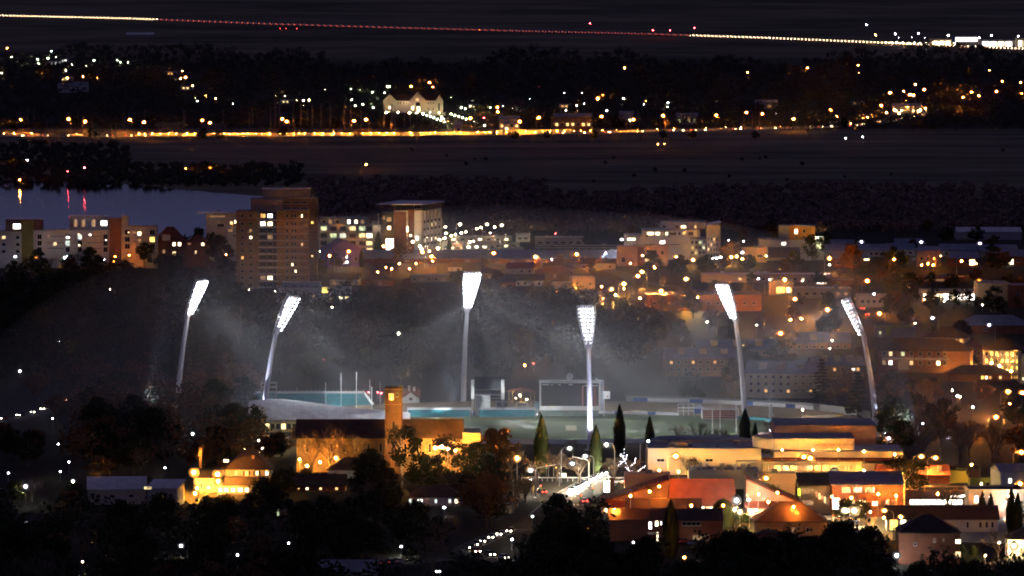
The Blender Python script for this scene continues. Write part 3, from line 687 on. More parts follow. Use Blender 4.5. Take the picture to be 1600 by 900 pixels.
for u0, u1, vb, vt, lab, mt, k in ((865, 925, 205, 182, 'long orange lit building by the far road', M_tanbrick, 'warm'), (780, 812, 205, 186, 'low lit depot beside the far road', M_cream, 'warm'), (1057, 1090, 194, 181, 'pale greenish lit building among far trees', M_wht, 'green'), (968, 990, 196, 178, 'small orange lit block by the far road', M_cream, 'bright'), (710, 722, 208, 195, 'tiny lit kiosk beside the far road left of the depot', M_cream, 'bright'), (786, 797, 206, 194, 'small white lit hut at the far road bend', M_wht, 'bright'), (1395, 1440, 178, 166, 'low yellow lit depot at the right bend of the far road', M_cream, 'bright'), (1180, 1215, 170, 160, 'grey roofed shed among the far right trees', M_concrete, 'dim')):
    b_ = Bld('roadside_building', u0, u1, vb, vt, 15, lab, 'building', mt, M_metalroof, 'gable', 3)
    n = max(1, int((u1 - u0) / 8)); us = rng(u0 + 1, u1 - 1, n)
    for i, u in enumerate(us): b_.win(u, (vb + vt) / 2 + 1, 4, 4, k if (i * 7 + u0) % 3 < 2 else 'dark')
for u, v, lab, k in ((96, 94, 'brightly lit house with three windows in the far left trees', 'white'), (86, 98, 'small lit house below the far left bright house', 'white'), (292, 137, 'house with a square yellow window in the far left trees', 'warm'), (268, 114, 'tall narrow house with two amber windows far left', 'amber'), (281, 123, 'house with a glaring porch among far left trees', 'warm'), (104, 123, 'house lit yellow green above a pale wall far left', 'green'), (740, 165, 'small gabled house glowing right of the mansion', 'bright'), (448, 158, 'house with one long lit window above the poplars', 'warm'), (1341, 160, 'dim house in the far right trees', 'dim'), (884, 165, 'gabled house outlined by orange light above the far road', 'amber'), (805, 170, 'pale house right of the mansion drive', 'cool')):
    b_ = Bld('distant_house', u - 10, u + 10, v + 4, v - 3, 10, lab, 'house', M_wht, M_tiledk, 'gable' if u % 2 else 'hip', 3)
    for i, du in enumerate((-5, 1, 6)): b_.win(u + du, v + 1, 3.4, 3, k if i < 2 or k == 'white' else 'dark')
for u0, u1, v0, v1, lab, mt in ((355, 390, 132, 143, 'pale shed right of the far left wood', M_concrete),):
    pass
Bld('white_barn', 90, 112, 145, 134, 12, 'bluish white barn in the far left wood', 'barn', M_wht, M_metalroof, 'gable', 3)
Bld('white_barn', 114, 137, 144, 132, 12, 'second bluish barn just right of the white barn', 'barn', M_wht, M_metalroof, 'gable', 3)
Bld('long_shed', 197, 240, 58, 54, 20, 'long pale roofed shed alone on the far hillside', 'shed', M_concrete, M_roofw, 'gable', 3)
b_ = Bld('terminal_building', 1490, 1530, 66, 57, 30, 'bright white hall with blue edges beyond the highway', 'building', M_wht, M_blueroof, 'flat'); b_.win(1510, 61.5, 34, 6, 'shop'); b_.part_z('blue_trim', 1488, 1492, 0, b_.h + 1, -1, 0, M_blue)
b_ = Bld('terminal_building', 1530, 1588, 74, 63, 30, 'longest white lit hall right of the blue edged hall', 'building', M_wht, M_metalroof, 'flat')
for u in (1540, 1552, 1564, 1576): b_.win(u, 68.5, 10, 7, 'shop' if u != 1564 else 'bright')
b_ = Bld('terminal_building', 1455, 1488, 72, 61, 30, 'yellowish lit building left of the bright hall beyond the highway', 'building', M_cream, M_metalroof, 'flat')
for u in (1462, 1472, 1481): b_.win(u, 67, 7, 6, 'bright')
b_ = Bld('terminal_building', 1589, 1615, 76, 60, 30, 'lit building cut by the frame at the right end of the highway', 'building', M_cream, M_metalroof, 'flat')
for u in (1594, 1603): b_.win(u, 68, 6, 10, 'bright')

# ---------------------------------------------------------------- the lake side: apartments, tower block, hotel
def slabline(b_, u0, u1, vs, out=.45, mat=None):
    for v in vs: b_.part('balcony_slab', u0, u1, v - .6, v + .6, -out, 0, mat or M_concrete)
W2 = pbr('pale_apartment_render', (.50, .48, .40), .85, .12, .3)
Olive = pbr('olive_render', (.20, .17, .05), .85, .12, .3); Brown = pbr('brown_render', (.16, .09, .07), .85, .12, .3)
b_ = Bld('apartment_block', -14, 34, 419, 363, 14, 'pale flats at the left edge with a lit rooftop room', 'apartment block', W2, M_metalroof, 'flat')
b_.grid([-4, 6, 28], [371, 382, 393], 6, 5, {(1, 0): 'warm'}); b_.vol('penthouse', 8, 66, b_.h, b_.z(343), 3, 12, Brown, M_roofw); b_.win(26, 354, 12, 8, 'shop', y=2.99); b_.vol('stair_tower', 34.2, 52, 0, b_.z(343) - .4, -.8, 10, Olive)
b_ = Bld('apartment_block', 53, 170, 419, 361, 14, 'long pale four storey flats with dark window strips by the lake', 'apartment block', W2, M_metalroof, 'flat')
for u0, u1 in ((72, 100), (114, 119), (134, 160)):
    for v in (369, 379, 388): b_.win((u0 + u1) / 2, v, u1 - u0, 1.6, 'dark')
for u in (62, 106, 125, 165):
    for j, v in enumerate((370, 380, 390)): b_.win(u, v, 7, 8, 'cool' if (u, j) in ((106, 1), (125, 0)) else 'dark')
for u, v, w_, h_, k in ((106, 371, 5, 3.5, 'shop'), (86, 381, 5, 5, 'warm'), (141, 367, 4, 3, 'white'), (76, 369, 3, 2, 'warm'), (124, 383, 3, 3, 'bright'), (166, 375, 2.4, 2.4, 'white'), (123, 366, 2, 2, 'bright')): b_.win(u, v, w_, h_, k, y=-.12)
b_.vol('penthouse', 108, 168, b_.h, b_.z(338), 3, 12, pbr('grey_blue_panel', (.25, .27, .3), .6), M_roofw)
for u in (118, 130, 146): b_.win(u, 349, 6, 11, 'dim', y=2.99)
b_.win(162, 349, 10, 8, 'shop', y=2.99)
b_ = Bld('apartment_block', 190, 245, 419, 355, 14, 'pale flats with two square lit windows beside the brown stair tower', 'apartment block', W2, M_metalroof, 'flat')
b_.vol('stair_tower', 170.6, 189.6, 0, b_.z(341), -.8, 10, Brown); b_.vol('penthouse', 190, 200, b_.h, b_.z(338), 1, 12, W2, M_roofw)
for u in (199, 238):
    for v in (363, 374, 385): b_.win(u, v, 8, 8, 'yellow' if (u, v) == (238, 374) else 'dark')
for u, v, w_, h_, k in ((218, 365, 6, 6, 'bright'), (218, 375, 6, 4, 'dim'), (201, 363, 2, 2, 'bright'), (210, 363, 4, 1.6, 'warm')): b_.win(u, v, w_, h_, k, y=-.12)
for v in (364, 374, 385): b_.win(218, v + 3, 18, 1.4, 'dark')
b_ = Bld('red_roofed_house', 246, 292, 417, 377, 12, 'brick house with steep red tiled roof beside the lake flats', 'house', M_brickred, M_tile, 'hip', 7.5, yaw=12)
b_.win(272, 381.5, 5, 6, 'bright'); b_.win(280.5, 381.5, 5, 6, 'bright'); b_.win(272, 397, 6, 9, 'warm'); b_.win(256, 393, 4, 6, 'dim'); b_.vol('dormer', 254, 266, b_.h + .5, b_.h + 3.5, -.4, 4, M_wht, M_tile); b_.win(285, 397, 3.5, 6, 'dark')
b_ = Bld('red_roofed_house', 291, 326, 417, 379, 12, 'lower house with red roof half hidden by the dark lakeside tree', 'house', M_brickred, M_tile, 'hip', 4)
b_.win(296, 381, 5, 3, 'dim'); b_.win(317, 381, 5, 6, 'bright'); b_.win(306, 394, 3, 5, 'warm')
b_ = Bld('apartment_block', 322, 373, 408, 334, 14, 'pale block with wide flat roof half hidden behind a big tree', 'apartment block', W2, M_metalroof, 'flat')
b_.part_z('roof_overhang', 308, 376, b_.h + .3, b_.h + .8, -2, 14, M_roofw)
for u, v, w_, h_, k in ((340, 338, 24, 3, 'dim'), (362, 348, 5, 5, 'warm'), (368, 346, 3, 6, 'bright'), (360, 360, 8, 4, 'dim'), (366, 368, 4, 3, 'dark'), (345, 352, 10, 5, 'dark')): b_.win(u, v, w_, h_, k)

# tower block
BR = striped('tower_block_brick', (.30, .22, .15), (.2, .15, .1), .33, 'Z', .85, .06)
BR_LIT = striped('tower_block_gold_brick', (.40, .24, .10), (.25, .15, .06), .33, 'Z', .85, .06)  # same brick with golden lamp light put into its colour
t0 = Bld('tower_block', 369, 405, 452, 331, 16, 'tall brick tower block with stacked balconies and a few lit windows', 'tower block', BR, M_concrete, 'flat')
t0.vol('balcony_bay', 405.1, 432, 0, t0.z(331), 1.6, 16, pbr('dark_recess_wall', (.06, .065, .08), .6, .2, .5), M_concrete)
t0.vol('east_wing', 432.1, 482, 0, t0.z(329), .4, 16, BR_LIT, M_concrete)
t0.vol('rear_slab', 390, 493.5, 0, t0.z(312.5), 16.1, 30, pbr('brown_rear_wall', (.20, .13, .09), .85, .2, .3), M_concrete)
t0.vol('plant_room', 408, 483, t0.z(312) + .3, t0.z(297), 18, 28, pbr('grey_plant_room', (.2, .2, .2), .7), M_roofw)
t0.vol('roof_terrace', 392, 441, t0.z(331) + .3, t0.z(314), 8, 15.9, pbr('terrace_render', (.33, .24, .2), .8, .2), M_concrete)
FL = [344 + i * 10.6 for i in range(10)]
for j, v in enumerate(FL + [449]):
    t0.part('balcony_slab', 404, 433, v - .8, v + .8, -.9, 1.59, M_wht)
    t0.part('floor_band', 432.2, 482.2, v - .5, v + .3, .22, .39, M_wht); t0.part('floor_band', 367.5, 369, v - .8, v + .6, -.4, 6, M_wht)
for j, v in enumerate([337] + [f + 5.5 for f in FL]):
    for i, u in enumerate((379, 392)): t0.win(u, v, 4.5, 5, {(2, 1): 'dim', (3, 1): 'bright', (6, 0): 'amber'}.get((j, i), 'dark'))
    for i, u in enumerate((449, 457, 462, 472)): t0.win(u, v, 2.2 if i == 3 else 3.4, 5, {(0, 3): 'bright', (4, 3): 'warm', (7, 1): 'bright', (8, 2): 'bright'}.get((j, i), 'dark'), y=.398)
    for i, u in enumerate((411, 422)):
        t0.win(u, v, 8, 6.5, {(0, 0): 'amber', (0, 1): 'shop', (1, 0): 'shop', (1, 1): 'bright', (9, 1): 'bright'}.get((j, i), 'dim' if (i * 3 + j * 5) % 9 == 0 else 'dark'), y=1.598)
    for u in (434.5,): t0.win(486.5, v, 4, 4, {1: 'yellow', 6: 'warm'}.get(j, 'dark'), y=16.098)
for v in (318, 327): 
    for u in (447, 461, 474): t0.win(u, v, 11, 4, 'dark', y=16.098)

# apartments right of the tower block
b_ = Bld('apartment_block', 497, 582, 404, 352, 14, 'balconied glass flats brightly lit from below beside the tower block', 'apartment block', W2, M_metalroof, 'flat')
for i, u in enumerate((506, 521, 536, 551, 566, 577)):
    for j, v in enumerate((357, 368, 380, 391)):
        b_.win(u, v, 10, 7, {(0, 1): 'dark', (3, 0): 'warm', (4, 1): 'warm', (5, 1): 'bright', (2, 1): 'cool', (1, 2): 'green', (3, 3): 'green', (0, 3): 'cool', (5, 3): 'warm', (5, 2): 'warm'}.get((i, j), 'green' if (i * 5 + j * 3) % 4 == 0 else 'dark'))
for v in (362.5, 374, 385.5): b_.part('balcony_slab', 498, 581, v - .7, v + .7, -1.5, 0, M_wht)
for u in (498.5, 513, 528.5, 543.5, 558.5, 572): b_.part('balcony_wall', u, u + 1, 353, 397, -1.4, -.02, W2)
b_.vol('penthouse', 500, 575, b_.h, b_.z(341), 4, 13, pbr('grey_penthouse', (.22, .22, .24), .6), M_metalroof)
for i, u in enumerate((506, 516, 527, 545, 556, 566)): b_.win(u, 347, 5, 6, 'shop' if u == 545 else 'bright' if u == 556 else 'dim' if i % 2 else 'dark', y=3.99)
b_ = Bld('pylon_wall', 582.5, 595, 397, 351, 8, 'narrow cream end wall rising beside the dark hotel block', 'wall', M_cream, M_concrete, 'skill', 1.5)
b_.part_z('mast', 590.5, 592, b_.h, b_.h + 6, .5, 1, M_wht)
b_ = Bld('dark_hotel', 596, 615, 397, 333, 20, 'dark grey hotel wing with a small white lit sign', 'hotel', pbr('charcoal_cladding', (.06, .055, .06), .6, .2), M_metalroof, 'flat')
b_.win(608, 342.5, 7, 6, 'dim'); b_.win(608, 356, 6, 6, 'bright'); b_.win(609, 384, 12, 22, 'shop'); b_.win(600, 340, 3, 5, 'dim')
hz = Bld('large_hotel', 615.5, 659, 402, 330, 45, 'large hotel with overhanging flat roof and uplit pale side wall', 'hotel', M_wht, M_metalroof, 'flat', yaw=-13)
hz.part_z('brown_panel', 615.5, 635, 2, hz.z(331), -.5, -.02, M_brickred); hz.part_z('brown_panel', 638, 647.5, 2, hz.z(327), -.5, -.02, M_brickred)
hz.vol('top_storey', 617, 660, hz.h + .3, hz.z(320), 2, 44, pbr('dark_top_storey', (.08, .08, .09), .5), None); hz.part_z('roof_overhang', 590, 664, hz.z(320) + .01, hz.z(318), -3, 46, M_roofw)
for i in range(5): hz.side(6 + i * 8.5, hz.h + 1.2, 5, 3.0, 'warm' if i in (1, 3) else 'dim')
for i in range(5):
    for z in (6, 10, 14, 18): hz.side(6 + i * 8.5, z, 4.6, 1.7, 'dark')
for i in range(6): m = MB(); m.box(0, .5, -.35, .35, 0, hz.h); m.build('pilaster', M_cream, hz.root, (hz.W / 2 + .003, 2 + i * 8.4, 0))
for u, v, w_, h_, k in ((636.5, 342, 2, 6, 'dim'), (637, 358, 3, 8, 'bright'), (653, 323, 10, 6, 'dark'), (652, 372, 4, 6, 'shop'), (642, 368, 4, 4, 'bright')): hz.win(u, v, w_, h_, k, y=-.52)
# low things right of the hotel
b_ = Bld('long_low_shop', 562, 990, 411, 404, 30, 'very long low building with dark blue roof behind the houses', 'building', M_brickred, M_blueroof, 'gable', 4)
for i, u in enumerate(rng(600, 980, 16)): b_.win(u, 407.5, 7, 3, 'dim' if i % 4 == 1 else 'dark')
for i, (u0, u1, vb, vt, mt) in enumerate(((700, 722, 392, 383, M_sal), (724, 766, 391, 381, M_wht), (770, 812, 388, 381, M_concrete), (700, 800, 377, 371, M_cream), (806, 828, 378, 367, M_wht))):
    b_ = Bld('low_building', u0, u1, vb, vt, 14, ['pink walled low building in the bright car park', 'low white building with a lit front in the car park', 'grey roofed building right of the lit car park', 'long cream row at the back of the lit car park', 'small white block left of the parking deck'][i], 'building', mt, M_metalroof, 'flat')
    for j, u in enumerate(rng(u0 + 2, u1 - 2, max(2, int((u1 - u0) / 14)))): b_.win(u, (vb + vt) / 2, 6, 3.4, 'shop' if i == 1 and j < 2 else 'bright' if (i + j) % 3 == 0 else 'dark')
# purple gabled hall
Pu = pbr('purple_lit_wall', (.20, .14, .42), .8, .15, .3)
b_ = Bld('gabled_hall', 513, 567, 417, 390, 20, 'gabled hall with purple roof and violet wall', 'hall', Pu, pbr('purple_roof', (.17, .06, .16), .6, .2), 'gablef', 5.2, yaw=14)
b_.win(541, 410, 8, 5, 'shop'); b_.win(541, 401, 2, 3, 'bright'); b_.win(524, 404, 5, 7, 'dark'); b_.win(556, 405, 5, 7, 'dark')
# parking deck
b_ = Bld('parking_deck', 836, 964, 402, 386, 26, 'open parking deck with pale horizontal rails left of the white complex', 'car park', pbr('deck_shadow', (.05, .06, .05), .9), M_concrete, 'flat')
for v in (387, 392, 396.5, 401): b_.part('rail', 835.5, 964.5, v - .6, v + .6, -.6, -.05, pbr('green_white_rail', (.45, .5, .38), .7))
for u in rng(836, 964, 12): b_.part('column', u - .5, u + .5, 386, 402, -.35, -.02, M_concrete)
b_ = Bld('low_building', 836, 912, 384, 372, 16, 'low grey building with pale roof above the parking deck', 'building', M_concrete, M_roofw, 'flat')
for u in rng(838, 910, 6): b_.win(u, 379, 7, 4, 'dark')

# white stepped complex
b_ = Bld('office_complex', 996, 1078, 406, 372, 16, 'stepped white office complex with lit penthouse windows', 'office building', M_wht, M_metalroof, 'flat')
b_.vol('west_block', 976, 1003, 0, b_.z(368), 10, 24, M_wht, M_metalroof); b_.win(987, 375, 13, 4.5, 'bright', y=9.99)
b_.vol('middle_storey', 1004, 1095, b_.h - .5, b_.z(360), 9, 28, M_wht, M_metalroof)
for u, w_, k in ((1017, 10, 'bright'), (1028, 7, 'bright'), (1036, 6, 'dim'), (1042.5, 3.5, 'bright'), (1052, 11, 'dark'), (1062, 4, 'dark'), (1070, 6, 'dim'), (1080, 8, 'dark')): b_.win(u, 366, w_, 5, k, y=8.99)
b_.vol('top_storey', 1033, 1105, b_.z(360) + .3, b_.z(349), 16, 30, pbr('pale_blue_render', (.42, .44, .5), .8, .1), M_metalroof)
for u, w_, k in ((1039, 5, 'dark'), (1059, 5, 'dark'), (1069.5, 8, 'bright'), (1081, 2.5, 'dark'), (1088, 3, 'warm')): b_.win(u, 356, w_, 4.5, k, y=15.99)
b_.vol('east_wing', 1078.2, 1104, 0, b_.z(373), 2, 22, M_stone, M_metalroof); b_.vol('curved_tower', 1104.2, 1126, 0, b_.z(352), 0, 24, M_stone, None)
m = MB(); m.face([(b_.x(1103), -1, b_.z(352)), (b_.x(1127), -1, b_.z(347)), (b_.x(1127), 25, b_.z(347)), (b_.x(1103), 25, b_.z(352))]); m.face([(b_.x(1103), -1, b_.z(353.5)), (b_.x(1103), 25, b_.z(353.5)), (b_.x(1127), 25, b_.z(348.5)), (b_.x(1127), -1, b_.z(348.5))]); m.face([(b_.x(1103), -1, b_.z(352)), (b_.x(1103), -1, b_.z(353.5)), (b_.x(1127), -1, b_.z(348.5)), (b_.x(1127), -1, b_.z(347))]); m.build('roof', M_roofw, b_.root)
b_.win(1035, 378.5, 8, 5, 'shop'); b_.part_z('canopy', 1008, 1063, b_.z(382.5), b_.z(381), -1.2, 0, M_metalroof)
for i, u in enumerate((1082, 1088, 1094, 1100)):
    for v in (379, 387, 395): b_.win(u, v, 4, 5, 'green' if (i + int(v)) % 3 == 0 else 'dark', y=1.99)
for i, u in enumerate((1107, 1111.5, 1116, 1120)):
    for v in (374, 382, 390, 398): b_.win(u, v, 2.2, 5, 'warm' if (i * 3 + int(v)) % 5 == 0 else 'dark')
b_ = Bld('low_building', 964, 1044, 416, 386, 14, 'orange lit low building in front of the stepped white complex', 'building', M_sal, M_metalroof, 'flat')
b_.part_z('brick_column', 996, 1006, 0, b_.z(386), -.4, -.02, M_brickred)
for u, v, w_, h_, k in ((1018, 393, 16, 5, 'dark'), (1016, 406, 16, 8, 'warm'), (1035, 395, 5, 6, 'dark'), (1035, 408, 10, 6, 'dim'), (974, 406, 6, 8, 'dark')): b_.win(u, v, w_, h_, k)
b_ = Bld('low_building', 1160, 1198, 410, 389, 14, 'small orange lit building right of the stepped complex', 'building', M_sal, M_metalroof, 'flat'); b_.win(1172, 400, 8, 5, 'dark'); b_.win(1187, 400, 8, 5, 'dark')
b_ = Bld('gallery_building', 1187, 1272, 407, 376, 22, 'white boxy building with a wide dark panel under the orange cube', 'building', M_wht, M_metalroof, 'flat')
b_.part_z('wide_panel', 1200, 1250, 1.5, b_.z(386), -.25, -.02, pbr('blue_grey_panel', (.16, .18, .24), .6)); b_.win(1224.5, 380.5, 6.5, 4.5, 'shop')
for u in (1278,): b_.vol('glazed_link', 1272.5, 1288, 0, b_.z(372), 4, 18, M_concrete, M_metalroof); b_.win(1280, 382, 8, 14, 'green', y=3.99); b_.win(1277, 372, 6, 5, 'shop', y=3.9)
b_.vol('orange_cube', 1234, 1275, b_.h + .2, b_.z(354), 8, 20, pbr('ochre_render', (.5, .24, .07), .85, .15), M_metalroof); b_.vol('glass_link', 1219, 1233.6, b_.h + .2, b_.z(354), 10, 20, pbr('grey_cladding', (.3, .32, .32), .6), M_metalroof)
for u, v, w_, h_, k in ((1245, 362.5, 4.5, 7, 'shop'), (1257.5, 362, 4, 6, 'dark'), (1245, 371, 4, 2.5, 'dark'), (1257, 371, 4, 2.5, 'dark')): b_.win(u, v, w_, h_, k, y=7.99)
b_ = Bld('warehouse', 1496, 1596, 375, 362, 24, 'long pale arched warehouse at the far right', 'warehouse', pbr('warehouse_cladding', (.33, .32, .36), .7, .1), M_roofw, 'gable', 2.2); b_.win(1520, 371, 6, 5, 'dark'); b_.win(1560, 371, 6, 5, 'dark')
rows = ((1290, 1345, 401, 392), (1345, 1385, 402, 391), (1387, 1430, 400, 390), (1470, 1530, 401, 391), (1532, 1590, 402, 392), (1300, 1340, 391, 384), (1400, 1440, 389, 382), (1545, 1600, 415, 400), (1484, 1530, 417, 403), (1300, 1360, 418, 404))
for i, (u0, u1, vb, vt) in enumerate(rows):
    b_ = Bld('low_warehouse', u0, u1, vb, vt, 22, ['low blue roofed shed behind the dark right trees', 'blue roofed shed below the leftmost white yard lamp', 'blue roofed shed left of the salmon lit wall', 'blue roofed shed right of the salmon lit wall', 'blue roofed shed under the rightmost yard lamp', 'small back shed behind the first blue roofed shed', 'small back shed left of the middle yard lamp', 'brick shop with a square lit window at the right edge', 'brick shop with a square lit window below the middle yard lamp', 'brick shop with a long yellow window behind dark trees'][i], 'warehouse', M_brickred if i > 6 else M_concrete, M_blueroof, 'gable', 3)
    us = rng(u0 + 3, u1 - 3, 4)
    for j, u in enumerate(us): b_.win(u, (vb + vt) / 2, 6, 4, 'dark')
    if i == 7: b_.win(1579, 409, 9, 9, 'bright', y=-.12)
    if i == 8: b_.win(1519, 410, 9, 9, 'bright', y=-.12)
    if i == 9: b_.win(1354, 405.5, 9, 3, 'bright', y=-.12)
b_ = Bld('salmon_building', 1432, 1465, 417, 391, 16, 'salmon wall lit orange with a sloping top', 'building', M_sal, M_metalroof, 'skill', 1.5, yaw=-8)
for u in (1440, 1450, 1459): b_.win(u, 404, 4, 5, 'dark')
# ---------------------------------------------------------------- middle: houses and roofs between the lake and the oval
L = ((794, 836, 428, 419, 'gable', M_cream, M_tile, 'cream gabled house under the long blue roof'), (838, 896, 437, 424, 'hip', M_brickred, M_tile, 'wide house with dark red hip roof left of the orange lamps'),
     (893, 930, 452, 434, 'flat', M_sal, M_metalroof, 'salmon flat roofed house glowing beside the orange lamps'), (930, 962, 421, 411, 'hip', M_cream, M_tiledk, 'small hip roofed house below the parking deck'),
     (802, 850, 447, 438, 'gable', M_wht, M_tiledk, 'white walled long house with dark roof, left of the salmon house'), (852, 893, 452, 443, 'flat', M_sal, M_metalroof, 'low pinkish wing left of the salmon house'),
     (780, 806, 452, 440, 'hip', M_brickred, M_tiledk, 'dim brick house just right of the tallest floodlight head'), (906, 928, 420, 412, 'gable', M_wht, M_tiledk, 'narrow house with pale gable below the long blue roof'),
     (640, 700, 441, 431, 'flat', M_concrete, M_roofw, 'low pale roofed house left of the tallest floodlight head'), (700, 722, 424, 417, 'hip', M_wht, M_tiledk, 'small white house left of the floodlight head'),
     (870, 950, 476, 463, 'hip', M_wht, M_blueroof, 'large dark blue hip roof above the nearest floodlight head'), (745, 785, 436, 427, 'hip', M_brickred, M_tiledk, 'dim brick house right above the tallest floodlight head'),
     (515, 560, 446, 436, 'gable', M_wht, M_tiledk, 'pale gabled house in front of the purple hall'), (566, 612, 448, 437, 'hip', M_brickred, M_tiledk, 'brick house with dark hip roof below the big orange lit tree'))
for i, (u0, u1, vb, vt, rt, mt, rf_, lab) in enumerate(L):
    b_ = Bld('suburban_house', u0, u1, vb, vt, 12, lab, 'house', mt, rf_, rt, 2.8, yaw=random.uniform(-6, 6))
    n = max(2, int((u1 - u0) / 11))
    for j, u in enumerate(rng(u0 + 2, u1 - 2, n)): b_.win(u, (vb + vt) / 2 + .5, 4, 4, 'dim' if (i + j) % 3 == 0 else 'dark')
    if rt != 'flat': b_.chimney(u0 + 8, 6, b_.h + 1, b_.h + 3.8)
b_ = Bld('club_building', 430, 548, 473, 452, 18, 'white two level building with a yellow lit door at the foot of the tower block', 'building', M_wht, M_metalroof, 'flat')
b_.vol('upper_floor', 440, 500, b_.h + .2, b_.z(443), 5, 16, pbr('blueish_render', (.3, .33, .42), .8), M_metalroof)
for u in (446, 459, 471, 480, 493): b_.win(u, 448, 5, 3.5, 'dark', y=4.99)
b_.win(508, 453.5, 10, 9, 'yellow'); b_.win(535, 465, 12, 4, 'bright'); b_.win(543, 465, 5, 4, 'warm'); b_.win(517, 480 - 12, 3, 6, 'warm'); b_.win(488, 463, 8, 5, 'dim'); b_.win(450, 460, 5, 4, 'amber')
b_ = Bld('flat_roofed_hall', 1010, 1190, 486, 462, 30, 'huge flat grey roof catching floodlight left of the orange lamps', 'hall', M_brickred, pbr('red_grey_roof', (.20, .16, .17), .8, .2, .1), 'flat')
for u in rng(1015, 1185, 12): b_.win(u, 474, 6, 5, 'dark')
b_ = Bld('long_low_shop', 1096, 1300, 441, 430, 20, 'long low pinkish row with pale roof right of the stepped complex', 'building', M_sal, M_roofw, 'flat')
for i, u in enumerate(rng(1150, 1298, 12)): b_.win(u, 436, 5, 4, 'dark' if i % 4 else 'warm')
b_ = Bld('workshop', 1202, 1240, 461, 440, 14, 'workshop with a glowing yellow front under an orange lamp', 'building', M_cream, M_metalroof, 'flat')
b_.win(1220, 453, 14, 10, 'yellow'); b_.win(1232, 453, 6, 8, 'bright')
b_ = Bld('low_building', 1240, 1330, 466, 452, 20, 'cluttered bluish flat roofs left of the edge-on floodlight', 'building', M_concrete, M_blueroof, 'flat')
for u in rng(1242, 1328, 7): b_.win(u, 459, 6, 5, 'dark' if u < 1300 else 'dim')
b_ = Bld('low_building', 1340, 1400, 480, 463, 16, 'cream building lit orange at one corner right of the edge-on floodlight', 'building', M_cream, M_metalroof, 'flat')
for i, u in enumerate(rng(1343, 1398, 6)): b_.win(u, 471, 5, 5, 'dim' if i > 3 else 'dark')
b_ = Bld('long_low_shop', 1262, 1350, 446, 439, 14, 'dark red row with one lit strip below the orange lamp', 'building', M_brickred, M_metalroof, 'flat'); b_.win(1284, 442.5, 16, 2.6, 'shop')
for u in (1268, 1310, 1330): b_.win(u, 442.5, 5, 3, 'dark')
b_ = Bld('lit_showroom', 1440, 1527, 472, 456, 20, 'glaring cream showroom front half hidden by dark shrubs', 'showroom', M_cream, M_metalroof, 'flat')
for i, u in enumerate(rng(1442, 1525, 8)): b_.win(u, 464, 9, 10, 'shop' if i not in (2, 4) else 'bright')
b_ = Bld('cube_building', 1528, 1577, 478, 444, 24, 'tall cream cube building right of the lit showroom', 'building', M_cream, M_metalroof, 'flat'); b_.win(1540, 456, 3, 5, 'dark'); b_.win(1565, 456, 3, 5, 'dark')
b_ = Bld('cube_building', 1577.5, 1625, 480, 447, 24, 'dark red brick cube at the right edge beside the cream cube', 'building', M_brickred, M_metalroof, 'flat'); b_.win(1590, 460, 4, 5, 'dark')
b_ = Bld('long_low_shop', 1425, 1510, 441, 434, 14, 'long low roof behind the glaring showroom', 'building', M_brickred, M_metalroof, 'flat'); b_.win(1460, 437.5, 30, 2.5, 'dim')
# flats with blue roofs, right of the oval
Fl = ((1040, 1160, 588, 560, 4.0, 12, 'long row of flats with hazy blue roof, leftmost behind the bank', 0), (1090, 1215, 558, 546, 3.6, 14, 'rear row of flats with blue roof and a yellow lit dormer', 0),
      (1165, 1275, 622, 583, 4.0, 16, 'nearer flats with blue roof and tan gable wall beside the big tree', 0), (1270, 1350, 593, 571, 3.0, 14, 'flats behind the big tree with one bright window', 0), (1215, 1330, 545, 536, 4, 16, 'wide hazy roof between the two right floodlights', 0))
for i, (u0, u1, vb, vt, rh, dp, lab, yw) in enumerate(Fl):
    b_ = Bld('blue_roofed_flats', u0, u1, vb, vt, dp, lab, 'flats', M_tanbrick if i != 2 else M_cream, M_blueroof, 'gable', rh, yaw=(-10 if i == 2 else 5))
    for j, v in enumerate((vt + 6, vt + 17, vt + 28)):
        if v > vb - 3: break
        for k, u in enumerate(rng(u0 + 3, u1 - 3, int((u1 - u0) / 12))): b_.win(u, v, 5, 5, 'amber' if (k * 3 + j * 5 + i) % 9 == 0 else 'dark')
    for u in rng(u0 + 10, u1 - 10, 3): b_.vol('dormer', u - 5, u + 5, b_.h + 1.2, b_.h + 3.4, 2.2, 6, M_cream)
    if i == 1: b_.win(1165, 541.5, 9, 6, 'yellow', y=2.19)
    if i == 3: b_.win(1333, 578, 6, 5, 'shop')
    if i == 2:
        for v in (590, 601, 612): b_.part('balcony', 1240, 1272, v - 1, v + 2.5, -1.2, 0, M_cream)
# brick flats at the right edge
b_ = Bld('brick_flats', 1372, 1514, 582, 548, 13, 'dark brick flats with white balconies and three lit windows', 'flats', M_brickred, M_tiledk, 'hip', 4.5, yaw=-10)
for j, v in enumerate((553, 567)):
    for i, u in enumerate((1382, 1392, 1411, 1424, 1438, 1452, 1466, 1476)): b_.win(u, v, 6, 7, {(0, 1): 'dim', (1, 0): 'warm', (1, 1): 'shop', (3, 1): 'warm', (2, 0): 'green', (6, 1): 'bright'}.get((i, j), 'dark'))
b_.part('balcony', 1380, 1428, 559, 562, -1.4, 0, M_wht); b_.part('balcony', 1430, 1482, 559, 562, -1.4, 0, M_wht); b_.part('lit_balcony_wall', 1404, 1420, 563, 578, -.5, -.02, M_cream)
b_ = Bld('balcony_flats', 1443, 1508, 553, 527, 14, 'cream balcony flats lit gold behind the dark brick flats', 'flats', M_cream, M_tiledk, 'hip', 4, yaw=-12)
for i, u in enumerate(rng(1446, 1506, 7)): b_.win(u, 533, 5, 8, 'yellow' if i < 4 else 'amber'); 
for u in rng(1444, 1507, 9): b_.part('balustrade', u - .3, u + .3, 527, 546, -1.6, -1.3, M_wht)
